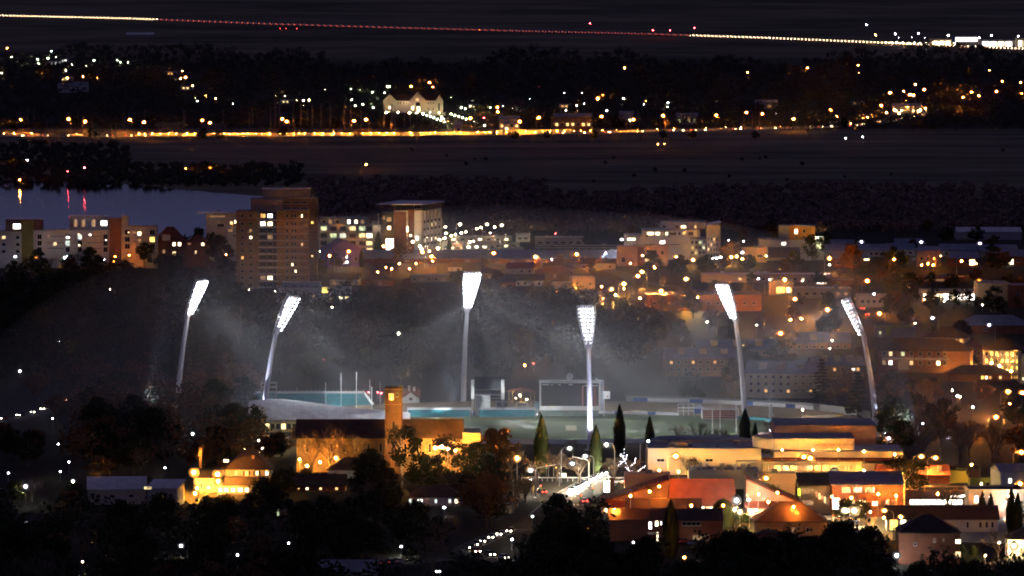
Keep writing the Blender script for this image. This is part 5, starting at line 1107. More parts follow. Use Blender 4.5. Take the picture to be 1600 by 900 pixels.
# ---------------------------------------------------------------- roads
P_far = sub(gp([(-60, 213), (200, 213), (400, 213.5), (600, 212.5), (780, 211), (960, 207.5), (1120, 203.5), (1260, 200), (1330, 197), (1380, 190), (1425, 182), (1452, 172), (1440, 168), (1410, 167)]), 4)
strip('far_road', P_far, 22, M_concrete, .05)
P_high = sub(gp([(-60, 24), (200, 30), (400, 38), (600, 44), (800, 49.5), (1000, 54), (1200, 60.5), (1400, 69), (1660, 80)]), 4)
strip('highway', P_high, 28, M_asphalt, .1)
P_main = sub(gp([(862, 806), (868, 800), (885, 785), (910, 768), (945, 748), (985, 732), (1040, 722)]), 4)
strip('main_road', P_main, 13, M_asphalt, .03, kerb=True)
P_cross = sub(gp([(700, 768), (760, 776), (820, 778), (880, 784), (930, 800), (960, 812)]), 4)
strip('cross_road', P_cross, 11, M_asphalt, .034)
P_curve = sub(gp([(815, 826), (790, 832), (765, 840), (745, 849), (728, 857), (727, 862), (740, 867), (752, 869), (790, 878)]), 3)
strip('curved_road', P_curve, 7, M_asphalt, .038)
P_bot = sub(gp([(480, 903), (540, 893), (580, 889), (620, 883), (640, 880), (700, 873)]), 3)
strip('garden_road', P_bot, 7, M_asphalt, .03)
P_left = sub(gp([(-30, 662), (20, 655), (55, 648), (85, 638), (108, 627), (130, 612)]), 3)
strip('hill_road', P_left, 7, M_asphalt, .03)
P_town = sub(gp([(560, 398), (660, 402), (760, 406), (880, 412), (960, 424), (1000, 440), (1080, 452), (1180, 458), (1300, 452)]), 3)
strip('town_road', P_town, 10, M_asphalt, .03)
P_lot = gp([(648, 404), (690, 402), (800, 402), (820, 388), (800, 378), (690, 376), (662, 386)])
lot = sheet('car_park', P_lot, M_concrete, .04)
pl = MB()
for i in range(26):
    for (v0, v1) in ((384.5, 387.5), (394, 397)):
        a = G(684 + i * 4.6, v1); c = G(684 + i * 4.6, v0); pl.face([(a.x, a.y, .05), (a.x + .25, a.y, .05), (c.x + .25, c.y, .05), (c.x, c.y, .05)])
pl.build('parking_lines', M_line)['kind'] = 'structure'
ln = MB()
for i, (p, a) in enumerate(dist_path([Vector((q.x, q.y, 0)) for q in P_main], 9)):
    if i < 60:
        d = Vector((math.cos(a), math.sin(a), 0)); n_ = Vector((-d.y, d.x, 0)) * .1
        for off in (0,):
            q = p + Vector((-d.y, d.x, 0)) * off; ln.face([(t.x, t.y, .045) for t in (q - n_, q + n_, q + n_ + d * 4, q - n_ + d * 4)])
ln.build('lane_markings', M_line)['kind'] = 'structure'
cx = MB(); c0 = G(893, 789)
for i in range(7): cx.face([(c0.x - 5 + i * 1.3, c0.y - 2, .047), (c0.x - 4.3 + i * 1.3, c0.y - 2, .047), (c0.x - 4.3 + i * 1.3, c0.y + 2.5, .047), (c0.x - 5 + i * 1.3, c0.y + 2.5, .047)])
cx.build('crossing_stripes', M_line)['kind'] = 'structure'
sheet('forecourt', gp([(900, 806), (1300, 812), (1320, 842), (1600, 850), (1600, 800), (1250, 806), (1150, 803), (940, 800)]), M_concrete, .015)
sheet('theatre_forecourt', gp([(1040, 758), (1600, 764), (1600, 750), (1050, 744)]), M_asphalt, .02)
for P_, w_ in ((P_far, 14), (P_main, 11), (P_cross, 9), (P_curve, 7), (P_bot, 6), (P_left, 7), (P_town, 8)): ROADS.append(([G_ for G_ in sub([Vector((q.x, q.y, 0)) for q in P_], 4)], w_))
# pale barrier added to catch headlights as the highway's continuous bright line
b = MB(); Q = [Vector((q.x, q.y, 0)) for q in P_high]
for a, c in zip(Q, Q[1:]):
    d = (c - a).normalized(); n_ = Vector((-d.y, d.x, 0)); 
    A = a + n_ * 13.2; B = c + n_ * 13.2; za, zb = terr(A.x, A.y), terr(B.x, B.y)
    b.face([(A.x, A.y, za), (B.x, B.y, zb), (B.x, B.y, zb + 1.1), (A.x, A.y, za + 1.1)]); A2, B2 = A + n_ * .4, B + n_ * .4
    b.face([(A.x, A.y, za + 1.1), (B.x, B.y, zb + 1.1), (B2.x, B2.y, zb + 1.1), (A2.x, A2.y, za + 1.1)]); b.face([(A2.x, A2.y, za), (A2.x, A2.y, za + 1.1), (B2.x, B2.y, zb + 1.1), (B2.x, B2.y, zb)])
tag(b.build('crash_barrier', M_white), 'long pale crash barrier behind the cars on the far highway', 'barrier')

# ---------------------------------------------------------------- cars
M_hl = emit('headlight_glow', (1.0, .88, .62), 40); M_tl = emit('taillight_glow', (1.0, .05, .03), 22); M_hlx = emit('bright_headlight_glow', (1.0, .90, .66), 1600)
PAINT = [pbr('car_paint_' + n, c, .3, .05, spec=.5) for n, c in (('white', (.6, .6, .6)), ('silver', (.35, .36, .38)), ('black', (.03, .03, .035)), ('red', (.35, .03, .03)), ('blue', (.04, .08, .22)))]
M_tyre = pbr('tyre_rubber', (.02, .02, .02), .9)
cb = MB(); S = [(-2.2, .35), (-2.2, .8), (-1.9, .98), (-1.3, 1.02), (1.0, .98), (2.05, .82), (2.2, .6), (2.2, .35)]
for sy in (-.86, .86):
    cb.face([(x, sy, z) for x, z in (S if sy < 0 else S[::-1])])
for (x0, z0), (x1, z1) in zip(S, S[1:] + S[:1]): cb.face([(x0, -.86, z0), (x0, .86, z0), (x1, .86, z1), (x1, -.86, z1)])
CT = [(-1.75, 1.0), (-1.2, 1.42), (.3, 1.45), (1.05, .99)]
cab = MB()
for sy in (-.74, .74): cab.face([(x, sy * (1 if z < 1.2 else .85), z) for x, z in (CT if sy < 0 else CT[::-1])])
for (x0, z0), (x1, z1) in zip(CT, CT[1:]): cab.face([(x0, -.74 * (1 if z0 < 1.2 else .85), z0), (x0, .74 * (1 if z0 < 1.2 else .85), z0), (x1, .74 * (1 if z1 < 1.2 else .85), z1), (x1, -.74 * (1 if z1 < 1.2 else .85), z1)])
rfm = MB(); rfm.box(-1.15, .25, -.6, .6, 1.44, 1.48)
wh = MB(); wh.tube((0, -.11, 0), (0, .11, 0), .33, .33, 12); WHm = wh.mesh('wheel', M_tyre)
hl_ = MB(); hl_.ball((0, 0, 0), .17, 0, 6, 4); hx_ = MB(); hx_.ball((0, 0, 0), .30, 0, 8, 5); HLm = hl_.mesh('headlight', M_hl); TLm = hl_.mesh('taillight', M_tl); HXm = hx_.mesh('headlight', M_hlx)
BODY = [cb.mesh('body', p) for p in PAINT]; CABm = cab.mesh('windows', M_glass); RFm = [rfm.mesh('roof_panel', p) for p in PAINT]
def car(p, a, label, group, key=None, lights=True, big=False, ci=None):
    ci = random.randrange(5) if ci is None else ci
    t = empty('car', (p[0], p[1], .05 + terr(p[0], p[1])), a); put('body', BODY[ci], t); put('windows', CABm, t); put('roof_panel', RFm[ci], t)
    for x in (-1.35, 1.4):
        for y in (-.8, .8): put('wheel', WHm, t, (x, y, .33))
    if lights:
        for y in (-.6, .6): put('headlight', HXm if big else HLm, t, (2.24, y, .65)); put('taillight', TLm, t, (-2.24, y, .75))
    if key: later(key, t, label, 'car', group)
    else: tag(t, label, 'car', group)
    return t
# far highway: one mesh each, two or three pixels long
def far_car_mesh(nm, lampmat, r):
    m = MB(); m.box(-2.2, 2.2, -.9, .9, .35, .95, 0); m.box(-1.5, .8, -.75, .75, .95, 1.45, 1)
    for x in (-2.0, -.2, 1.7): pass
    m.ball((2.3, -.55, .8), r, 2, 6, 4); m.ball((2.3, .55, .8), r, 2, 6, 4); m.ball((-2.3, -.55, .85), r * .8, 3, 6, 4); m.ball((-2.3, .55, .85), r * .8, 3, 6, 4)
    return m.mesh(nm, [PAINT[1], M_glass, lampmat, M_tl2])
M_tl2 = emit('far_taillight_glow', (1.0, .12, .08), 3.0); M_h2 = emit('far_headlight_glow', (1.0, .76, .42), 20)
M_h1 = emit('far_dipped_headlight_glow', (1.0, .2, .12), 1.8)
FC = [far_car_mesh('car', M_h2, .42), far_car_mesh('car', M_h1, .30)]
vm_ = MB(); vm_.box(-2.6, 2.4, -.95, .95, .4, 2.2, 0); vm_.box(1.2, 2.42, -.8, .8, 1.3, 2.0, 1)
for s_, i_ in ((2.5, 2), (-2.7, 3)):
    for y_ in (-.65, .65): vm_.ball((s_, y_, .85), .40 if i_ == 2 else .32, i_, 6, 4)
VC = [vm_.mesh('van', [PAINT[0], M_glass, l_, M_tl2]) for l_ in (M_h2, M_h1)]
D = dist_path([Vector((q.x, q.y, 0)) for q in P_high], 1.0); last = -99; i = 0
for k_, (p, a) in enumerate(D):
    u = scr((p.x, p.y, terr(p.x, p.y)))[0]
    if u < -6 or u > 1606: continue
    wht = u < 240 or u > 1075
    if k_ - last < (3 if wht else 5): continue
    last = k_; i += 1; n_ = Vector((-math.sin(a), math.cos(a), 0)); q = p + n_ * (-4 if i % 2 else 10) + (Vector((math.cos(a), math.sin(a), 0)) * (4.9 if i % 2 else 0))
    isv = i % 2 == 0; w_ = 'van' if isv else 'car'
    o = put(w_, (VC if isv else FC)[0 if wht else 1], None, (q.x, q.y, terr(q.x, q.y) + .1), (0, 0, a + (math.pi if i % 2 else 0)))
    if u < 240: lab, g = w_ + ' with bright headlights in the queue at the left end of the far highway', w_ + 's at left end of the highway queue'
    elif wht: lab, g = w_ + ' with blazing headlights on the far highway toward the lit terminal', w_ + 's at right end of the highway queue'
    else: lab, g = 'dim red lit ' + w_ + ' in the middle of the far highway queue', w_ + 's in red lit middle of the highway queue'
    tag(o, lab, w_, g)
# far lake road cars
for (u0, u1, n, key) in ((5, 240, 8, 'a'), (860, 1300, 18, 'b'), (1310, 1450, 26, 'c')):
    D = [x for x in dist_path([Vector((q.x, q.y, 0)) for q in P_far[:-6]], 6)]; D = [x for x in D if u0 < scr(x[0])[0] < u1]
    for i in range(n):
        p, a = D[int((i + random.uniform(.1, .9)) * len(D) / n)]; q = p + Vector((math.sin(a), -math.cos(a), 0)) * 4
        o = put('car', FC[0], None, (q.x, q.y, .08), (0, 0, a + math.pi * (i % 2)))
        tag(o, {'a': 'car with headlights on the far lake road at left', 'b': 'car with headlights on the far road past the orange building', 'c': 'car with headlights on the far road bend at right'}[key], 'car', {'a': 'cars on the left lake road', 'b': 'cars on the far middle road', 'c': 'cars at the far road bend'}[key])
# the glaring queue at the crossroads
D = dist_path([Vector((q.x, q.y, 0)) for q in P_main], 6.2)
D = [(p, a) for p, a in D if 905 < scr(p)[0] < 962]
for i, (p, a) in enumerate(D[:14]):
    q = p + Vector((-math.sin(a), math.cos(a), 0)) * 2.6; car(q, a + math.pi, 'car with glaring headlights in the queue at the crossroads, {}', 'cars queued at the crossroads', 'queue', big=True)
for i, (u, v, lab) in enumerate(((905, 763, 'car with red tail lights turning just left of the glaring queue'), (892, 797, 'car with tail lights waiting nearest us below the crossroads'), (912, 786, 'car beside the traffic signal right of the crossing'), (845, 772, 'car behind the dark shrubs left of the crossroads'), (952, 735, 'pale parked car right of the white rail'), (962, 756, 'parked car beside the salmon raking wall'))):
    car(G(u, v), R(60 + i * 20), lab, 'cars near the crossroads', lights=i != 4)
for nm, P_, lo_, hi_, n, lab, g in (('curve', P_curve, 722, 800, 9, 'car with headlights on the bottom curved road, {}', 'cars on the curved road'), ('bot', P_bot, 530, 640, 8, 'car with red tail lights at the bottom, {}', 'cars on the garden road'), ('left', P_left, -5, 112, 7, 'car with headlights on the dark hill road at left, {}', 'cars on the hill road')):
    D = [x for x in dist_path([Vector((q.x, q.y, 0)) for q in P_], 1.0) if lo_ < scr(x[0])[0] < hi_]
    for i in range(n):
        p, a = D[int((i + .5) * len(D) / n)]; q = p + Vector((-math.sin(a), math.cos(a), 0)) * 1.7; car(q, a if nm == 'curve' else a + (0 if nm == 'bot' else math.pi), lab, g, nm)
PK = []
for i in range(20):
    u = rng(690, 812, 10)[i % 10]; v = 388.5 if i < 10 else 398; p = G(u, v); car(p, R(90), 'dim parked car in the bright car park beside the hotel', 'cars parked in the hotel car park', lights=False)
for i, (u, v) in enumerate(((1330, 478), (1350, 483), (1356, 494), (1348, 484))): car(G(u, v), R(80), 'car with red tail lights right of the edge-on floodlight, {}', 'cars by the right floodlight', 'rl')
for i, (u, v) in enumerate(((1070, 850), (1085, 852), (1310, 815), (1330, 818), (1345, 812), (1150, 812), (1592, 640), (1570, 655), (1372, 868))): car(G(u, v), R(15 + 40 * i), ['dark car with red lights under the garage by the tall cypress', 'dark car parked right of the red lit car', 'car parked before the bright brick office doorway', 'pale car parked at the brick office', 'car at the right end of the brick office forecourt', 'car before the bright shop doorway', 'car under the right edge street lamp', 'car in the street left of the right edge lamp', 'car parked in the dark garden right of the white garden lamp'][i], 'scattered parked cars', lights=i in (0, 6))

# low wall added beyond the lake road to catch lamp light
for (u0, u1, hh, lab) in ((2, 62, 2.2, 'low wall catching lamp light at the left end of the far road'), (100, 140, 1.8, 'short low wall beside the far road left of the dark gap'), (208, 560, 3.0, 'long low wall glowing orange along the far lake road'), (562, 780, 3.2, 'low wall glowing orange below the mansion'), (782, 910, 4.2, 'low wall glowing orange before the long roadside building'), (960, 1080, 1.8, 'low wall lit orange right of the roadside building'), (1090, 1300, 1.6, 'thin low wall on the far road before the bend'), (1310, 1446, 5.0, 'low wall glaring at the far road bend')):
    m = MB(); D = [x for x in dist_path([Vector((q.x, q.y, 0)) for q in P_far[:-6]], 8) if u0 < scr(x[0])[0] < u1]; t = empty('roadside_wall', (D[0][0].x, D[0][0].y, terr(D[0][0].x, D[0][0].y))); tag(t, lab, 'wall'); o0 = t.location
    for (p, a), (q, c) in zip(D, D[1:]):
        A = p + Vector((-math.sin(a), math.cos(a), 0)) * 12; B_ = q + Vector((-math.sin(c), math.cos(c), 0)) * 12; A.z = terr(A.x, A.y); B_.z = terr(B_.x, B_.y); A -= o0; B_ -= o0; up = Vector((0, 0, hh)); dd = Vector((0, .4, 0))
        m.face([A, B_, B_ + up, A + up]); m.face([A + up, B_ + up, B_ + up + dd, A + up + dd])
    m.build('panel', M_cream, t)
# ---------------------------------------------------------------- street lamps
LC = {'o': ORANGE, 'a': AMBER, 'w': WHITE, 'y': WARM, 'g': GREENISH, 'c': COOL, 'r': RED, 'b': (.75, .72, 1.0)}
LME = {}
def lamp_parts(h, col, r, E, kind, u_near=False):
    k = (round(h, 1), col, round(r, 2), round(E), kind, u_near)
    if k in LME: return LME[k]
    me = halo_globe_mat('lamp_%s_%d' % (col, round(E)), LC[col], round(E) * {'o': 380.0, 'a': 320.0, 'y': 95.0}.get(col, 40.0), {'o': 2.3, 'a': 2.0, 'y': 1.0}.get(col, .5)); r = min(r * {'o': 2.3, 'a': 2.3}.get(col, 1.55), 1.75 if h < 10 and u_near else 9)  # globe widened so its dim rim stands in for a halo
    p = MB(); rad = .09 if h > 5 else .06
    if kind == 'arm':
        p.path([(0, 0, 0), (0, 0, h * .5), (0, 0, h - .8), (.35, 0, h - .2), (1.2, 0, h + .25), (2.3, 0, h + .3)], [rad * 1.5, rad * 1.2, rad, rad * .9, rad * .8, rad * .7], 6)
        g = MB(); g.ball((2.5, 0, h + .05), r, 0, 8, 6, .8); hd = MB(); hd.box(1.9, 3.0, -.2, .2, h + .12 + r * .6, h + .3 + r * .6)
    else:
        p.path([(0, 0, 0), (0, 0, h * .5), (0, 0, h - r * .6)], [rad * 1.4, rad * 1.1, rad], 6)
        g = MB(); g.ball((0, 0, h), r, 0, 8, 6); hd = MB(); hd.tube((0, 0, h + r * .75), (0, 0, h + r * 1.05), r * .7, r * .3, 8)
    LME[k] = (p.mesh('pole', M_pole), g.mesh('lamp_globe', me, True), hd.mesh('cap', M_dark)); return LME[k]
def lamp(u, v, col='o', h=8.0, vb=None, r=.45, E=120, kind='arm', label=None, key=None, group=None, name='street_lamp', cat='street lamp', az=None):
    if vb: h = (vb - v) * mpp(vb)
    p = G(u, v, h); az = random.choice((0, math.pi)) if az is None else az
    if kind == 'arm': p = p - Vector((2.5 * math.cos(az), 2.5 * math.sin(az), 0))
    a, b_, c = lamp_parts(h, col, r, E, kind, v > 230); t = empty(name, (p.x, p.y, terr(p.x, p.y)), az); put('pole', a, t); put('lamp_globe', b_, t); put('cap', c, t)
    if key: later(key, t, label, cat, group or key)
    else: tag(t, label, cat, group)
    return t
def lamps(L, key, label, group, **kw):
    for it in L:
        q = dict(kw)
        if len(it) > 2: q.update(it[2])
        lamp(it[0], it[1], key=key, label=label, group=group, **q)
B = dict
# far lake road
lamps([(32, 187), (107, 186), (133, 190), (203, 187), (225, 191), (316, 188), (328, 192), (441, 186), (448, 190), (553, 189), (572, 187)], 'far road lamps left of the mansion', 'orange lamp on the far lake road, {}', 'orange lamps on the far lake road', col='o', h=12, r=1.1, E=70)
lamps([(812, 190), (842, 184), (901, 185), (940, 182), (1036, 181), (1119, 180), (1166, 176), (1191, 178), (1298, 172), (1377, 165), (1240, 186), (990, 187)], 'far road lamps right', 'orange lamp on the far road right of the mansion, {}', 'orange lamps on the far road', col='o', h=12, r=1.1, E=70)
_PF = sub([Vector((q.x, q.y, 0)) for q in P_far[:-6]], 12); _LL = []; u_ = 4.0
while u_ < 1440:
    gap = 62 < u_ < 98 or 142 < u_ < 206 or 1080 < u_ < 1096
    if not gap:
        q = min(_PF, key=lambda p: abs(scr(p)[0] - u_)); _u, _v = scr((q.x, q.y + 8.5, 2.4)); _LL.append((_u, _v, B(E=50 * random.uniform(.5, 1.3) * (.45 if 930 < u_ < 1300 else 1))))
    u_ += random.uniform(8, 17) * (1 if 208 < u_ < 930 else .7 if u_ > 1310 else 2.0)
lamps(_LL, 'low far road lamps', 'low amber lamp lighting the wall of the far road, {}', 'low amber lamps along the far road', col='a', h=2.4, r=.2, kind='post', name='bollard_lamp', cat='bollard lamp')  # lamps added so the strip along the far road glows
lamps([(1340, 186), (1355, 184), (1368, 182), (1385, 176), (1398, 172), (1405, 177), (1412, 166), (1420, 170), (1430, 168), (1438, 172), (1446, 169)], 'bend lamps', 'low glaring lamp at the far road bend, {}', 'lamps at the far road bend', col='a', h=5.0, r=.7, E=240, kind='post', name='bollard_lamp', cat='bollard lamp')
lamps([(1391, 145), (1412, 142, B(r=.5)), (1422, 148), (1427, 149), (1444, 140)], 'bend tall lamps', 'tall orange lamp above the far road bend, {}', 'tall lamps at the far bend', col='o', h=16, r=1.2, E=160)
lamps([(1430, 132)], 'mast', 'tallest lamp mast at the far road bend', None, col='a', h=26, r=.9, E=30, kind='post', name='lamp_mast', cat='lamp mast')
lamps([(1557, 143), (1518, 144, B(r=.7)), (1505, 152, B(r=.6, col='o')), (1530, 150, B(r=.6)), (1566, 127, B(r=.6)), (1595, 129), (1596, 146), (1501, 134, B(r=.5)), (1546, 110, B(r=.4))], 'far right lamps', 'pinkish orange lamp in the far right trees, {}', 'lamps in the far right trees', col='o', h=8, r=.9, E=90)
# around the mansion
lamps([(548, 139, B(r=.7)), (562, 141), (582, 144), (601, 145), (602, 150), (590, 154), (605, 135), (609, 135), (549, 156), (535, 159), (555, 165), (567, 163), (579, 163), (583, 168)], 'white lamps left of mansion', 'greenish white garden lamp left of the mansion, {}', 'garden lamps left of the mansion', col='g', h=5, r=1.0, E=38, kind='post', name='garden_lamp', cat='garden lamp')
lamps([(682, 146), (705, 152), (721, 168), (727, 170), (748, 165), (766, 168), (757, 151), (783, 162, B(r=.6)), (739, 158)], 'white lamps right of mansion', 'white garden lamp right of the mansion, {}', 'garden lamps right of the mansion', col='g', h=5, r=.9, E=38, kind='post', name='garden_lamp', cat='garden lamp')
lamps([(661, 178), (667, 180), (672.5, 182), (678, 184), (683.5, 186), (689, 188), (695, 190.5), (700, 192.5), (706, 194), (711.5, 196)], 'path lamps lower', 'white globe lamp in the long left row below the mansion, {}', 'left row of path lamps', col='g', h=4, r=1.0, E=36, kind='post', name='path_lamp', cat='path lamp')
lamps([(705, 178), (711, 180), (717, 182), (723, 184), (728.5, 186), (734, 187.5), (740, 190), (746, 192), (757, 196)], 'path lamps upper', 'white globe lamp in the right row below the mansion, {}', 'right row of path lamps', col='g', h=4, r=1.0, E=36, kind='post', name='path_lamp', cat='path lamp')
lamps([(690, 183), (693, 186), (699, 189.5), (693, 191)], 'path lamps short', 'warm globe lamp between the two rows below the mansion, {}', 'short middle row of path lamps', col='y', h=4, r=.9, E=40, kind='post', name='path_lamp', cat='path lamp')
lamps([(652, 176.3), (640, 176.3), (672, 175.8), (686, 175.8), (612, 176.2), (622, 175.8), (603, 176)], 'mansion floodlights', 'small floodlight on the ground washing the mansion front, {}', 'floodlights at the mansion', col='y', h=.9, r=.6, E=300, kind='post', name='ground_floodlight', cat='floodlight')
lamps([(671, 129, B(col='o')), (642, 135, B(r=.7, col='o')), (735, 185, B(col='o', r=1.3)), (756, 184, B(col='r', E=30)), (777, 168, B(col='o', r=1.2)), (778, 175, B(col='o', r=.8)), (676, 136, B(r=.5)), (786, 166, B(r=.4, col='w'))], 'odd lamps by the mansion', 'orange or red lamp near the mansion, {}', 'orange lamps near the mansion', col='o', h=7, r=1.0, E=45)
lamps([(441, 145, B(r=.8)), (445, 150, B(r=.5)), (464, 157), (474, 157), (483, 157), (508, 140, B(r=.4)), (475, 165, B(r=.5)), (431, 150, B(r=.4))], 'lamps above poplars', 'pale pinkish lamp above the left poplars, {}', 'lamps above the poplars', col='y', h=6, r=1.0, E=36, kind='post')
lamps([(882, 145, B(r=.6)), (909, 145, B(r=.6)), (934, 154, B(col='o', r=1.3)), (942, 149, B(col='o')), (974, 154), (913, 162, B(r=.6)), (901, 165, B(r=.6)), (884, 172), (948, 173, B(r=1.1)), (1006, 163), (1044, 161, B(r=1.2)), (1043, 167, B(r=.6)), (1090, 168), (1066, 181, B(r=1.1, col='g')), (801, 170, B(r=.7)), (806, 168, B(r=.7)), (976, 106, B(col='o', r=.7)), (842, 136, B(col='r', r=.6, E=14)), (1009, 158, B(r=.4, col='o')), (827, 155, B(r=.3)), (1120, 158, B(r=.4)), (902, 172, B(r=.4)), (1213, 178, B(r=.4))], 'scattered far lamps', 'small lamp in the far trees right of the mansion, {}', 'small lamps right of the mansion', col='w', h=7, r=.85, E=40, kind='post')
lamps([(1262, 106, B(r=1.0)), (1341, 102, B(r=.8)), (1308, 182, B(r=.4)), (1168, 113, B(r=.5, h=14)), (1342, 114, B(r=.4, E=14))], 'upper right far lamps', 'lone pinkish lamp in the upper right wood, {}', 'lone lamps in the upper right wood', col='o', h=8, r=.8, E=40)
lamps([(80, 80, B(col='w')), (50, 88), (59, 93), (100, 90), (112, 101), (18, 89), (103, 110, B(col='y')), (105, 122, B(col='a')), (147, 94), (188, 97), (183, 94), (200, 97), (11, 75, B(col='o', r=.5)), (2, 114, B(col='y')), (135, 103, B(r=.5)), (75, 91, B(r=1.5)), (88, 90, B(r=1.5)), (60, 99, B(r=.5))], 'far left lamps', 'pale lamp in the far left wood, {}', 'lamps in the far left wood', col='g', h=6, r=.9, E=36, kind='post')
lamps([(130, 120), (142, 122), (152, 121)], 'lit bush lamps', 'orange lamp lighting a bush above the barns, {}', 'orange lamps above the barns', col='o', h=3, r=.4, E=80, kind='post', name='garden_lamp', cat='garden lamp')
lamps([(265, 108, B(r=.6)), (285, 111, B(r=.6)), (290, 121, B(r=1.3)), (282, 123, B(r=.7)), (301, 134, B(r=.6)), (305, 153, B(r=.5, col='g')), (308, 158, B(col='w')), (337, 154, B(r=.5)), (364, 162, B(col='w', r=.6)), (384, 180, B(r=.3)), (322, 150, B(r=.3))], 'left hill lamps', 'small lamp by the far left houses, {}', 'lamps by the far left houses', col='a', h=6, r=.8, E=40, kind='post')
lamps([(43, 250, B(col='w')), (31, 281, B(r=.4)), (328, 262), (290, 263, B(r=.5, E=20)), (572, 257, B(r=.5)), (17, 262, B(h=2, r=.5, E=110)), (24, 262, B(h=2, r=.4, E=110)), (1321, 216, B(col='w', r=.6)), (1348, 214, B(col='w', r=.7)), (1028, 225, B(r=.5, E=20)), (1038, 225, B(r=.3, E=20))], 'shore lamps', 'lone small lamp on the dark lake shore flats, {}', 'lamps on the lake shore', col='o', h=5, r=.6, E=50, kind='post')
lamps([(132, 262, B(h=10, r=.9, E=60)), (106, 268, B(h=8, r=.5, E=30))], 'red beacon', 'red beacon lamp on the far lake shore, {}', 'red beacons by the lake', col='r', kind='post', name='beacon_lamp', cat='beacon')
lamps([(922, 36.5), (1020, 47.5), (1047, 47.5), (1085, 43.5)], 'red hill', 'red warning light on the dark far hillside, {}', 'red warning lights on the far hill', col='r', h=12, r=1.5, E=14, kind='post', name='warning_light', cat='warning light')
lamps([(1354, 39, B(r=1.5, h=22)), (1368, 54.5, B(col='o', r=.8)), (1399, 53), (1435, 52), (1404, 58.5, B(r=.6, E=8)), (1425, 58.5, B(r=.6, E=8)), (1445, 59, B(r=.6, E=8)), (1482, 55), (1549, 55.5), (1530, 59), (1591, 56.5)], 'terminal lamps', 'bluish white lamp near the lit terminal, {}', 'lamps near the terminal', col='b', h=14, r=1.5, E=26, kind='post')
lamps([(x, 66 + (x - 1380) * .02, B(r=.7)) for x in range(1384, 1500, 9)], 'terminal low lamps', 'low yellowish lamp in the yard beside the highway, {}', 'yard lamps beside the highway', col='y', h=4, r=.7, E=40, kind='post', name='yard_lamp', cat='yard lamp')
lamps([(438, 44.5), (447, 44.5), (464, 44.5)], 'hill tiny', 'tiny red lamp on the far hill below the highway, {}', 'tiny red lamps on the far hill', col='r', h=4, r=.7, E=4, kind='post')
# lake flats
lamps([(24, 401, B(r=.9)), (57, 402, B(col='a', r=.4, E=8)), (66, 400), (70, 396, B(r=.8)), (101, 403, B(r=.8)), (105, 400), (108, 396, B(col='w')), (98, 412, B(r=.4)), (180, 401, B(col='o', r=.4, E=5)), (184, 396), (187, 391), (193, 397), (217, 391, B(r=.45)), (220, 395, B(r=.45)), (65, 400, B(col='y', r=.4)), (125, 388, B(r=.3, col='y')), (145, 397, B(r=.3, col='g')), (163, 406, B(r=.3))], 'lake flat lamps', 'bluish white lamp at the foot of the lake flats, {}', 'white lamps by the lake flats', col='b', h=7, r=.6, E=60)
lamps([(57, 403), (116, 396), (202, 399, B(r=.5, E=7)), (257, 393), (128, 392, B(h=4)), (178, 409, B(h=4, r=.3)), (240, 398, B(h=3)), (134, 404, B(h=3))], 'lake flat orange lamps', 'orange lamp at the foot of the lake flats, {}', 'orange lamps by the lake flats', col='o', h=7, r=.42, E=5)
lamps([(369, 366.5, B(r=.8, h=10)), (369.5, 345, B(r=.6, h=16)), (353, 398, B(r=.35, col='o')), (306, 394, B(r=.4, h=5)), (172, 452.5, B(r=.3, col='y'))], 'behind tree lamps', 'lamp left of the tower block, {}', 'lamps left of the tower block', col='y', h=8, r=.5, E=60)
lamps([(515, 400), (545, 393), (482, 381, B(r=.3)), (461, 458, B(h=4)), (590, 425, B(r=.4, h=5)), (603, 418, B(r=.4, h=5))], 'purple hall lamps', 'orange lamp beside the purple hall, {}', 'orange lamps beside the purple hall', col='o', h=8, r=.6, E=75)
lamps([(542, 410, B(r=1.0, h=4)), (542, 402, B(r=.3, h=6)), (511, 368.5, B(r=.75, h=10)), (544, 348, B(r=1.1, h=17, col='y')), (577, 369, B(r=.75, h=10)), (561, 382, B(r=.6, col='y')), (572, 388, B(r=.9, col='y')), (599, 385, B(r=.9, col='a')), (525, 392, B(r=.5, col='g')), (500, 393, B(r=.5, col='g'))], 'glass flat lamps', 'white lamp around the glass balconied flats, {}', 'white lamps by the glass flats', col='w', h=5, r=.7, E=55)
lamps([(528, 404, B(h=2)), (520, 407, B(h=2))], 'violet', 'small violet lamp under the violet wall, {}', 'violet lamps', col='v' if False else 'b', h=2, r=.25, E=60, kind='post', name='wall_washer', cat='wall lamp')
lamps([(635, 363.5, B(col='a', r=1.0)), (642, 371), (651, 368, B(r=1.0)), (645, 378, B(r=1.1)), (667, 363.5, B(r=1.0)), (674, 362), (681, 359.5), (684, 355), (689, 357), (696, 354.6), (697, 364.6, B(r=.9)), (695, 372), (687, 374.7), (705, 368.6, B(r=.9)), (711.5, 367), (721, 364), (728, 362.4), (719, 350.6, B(r=1.5, E=60)), (745, 357.4), (751.5, 355.6), (761, 350.6, B(r=1.3)), (773, 354.6), (784, 352, B(r=1.3)), (766, 364, B(r=.5)), (656, 384.5, B(r=.9)), (659, 389, B(r=1.0)), (660, 394, B(r=.9, col='a')), (671, 392.5, B(r=.7)), (684, 388, B(r=1.0)), (734, 378), (740, 377, B(r=.5))], 'car park lamps', 'warm lamp of the bright hotel car park, {}', 'lamps of the hotel car park', col='y', h=9, r=.8, E=70)
lamps([(674, 401), (771.5, 395.7, B(r=.9)), (837, 401.5), (901, 397.5), (676, 408, B(r=.3, h=4))], 'roof line lamps', 'orange lamp along the long dark blue roof, {}', 'orange lamps along the long roof', col='o', h=8, r=.75, E=140)
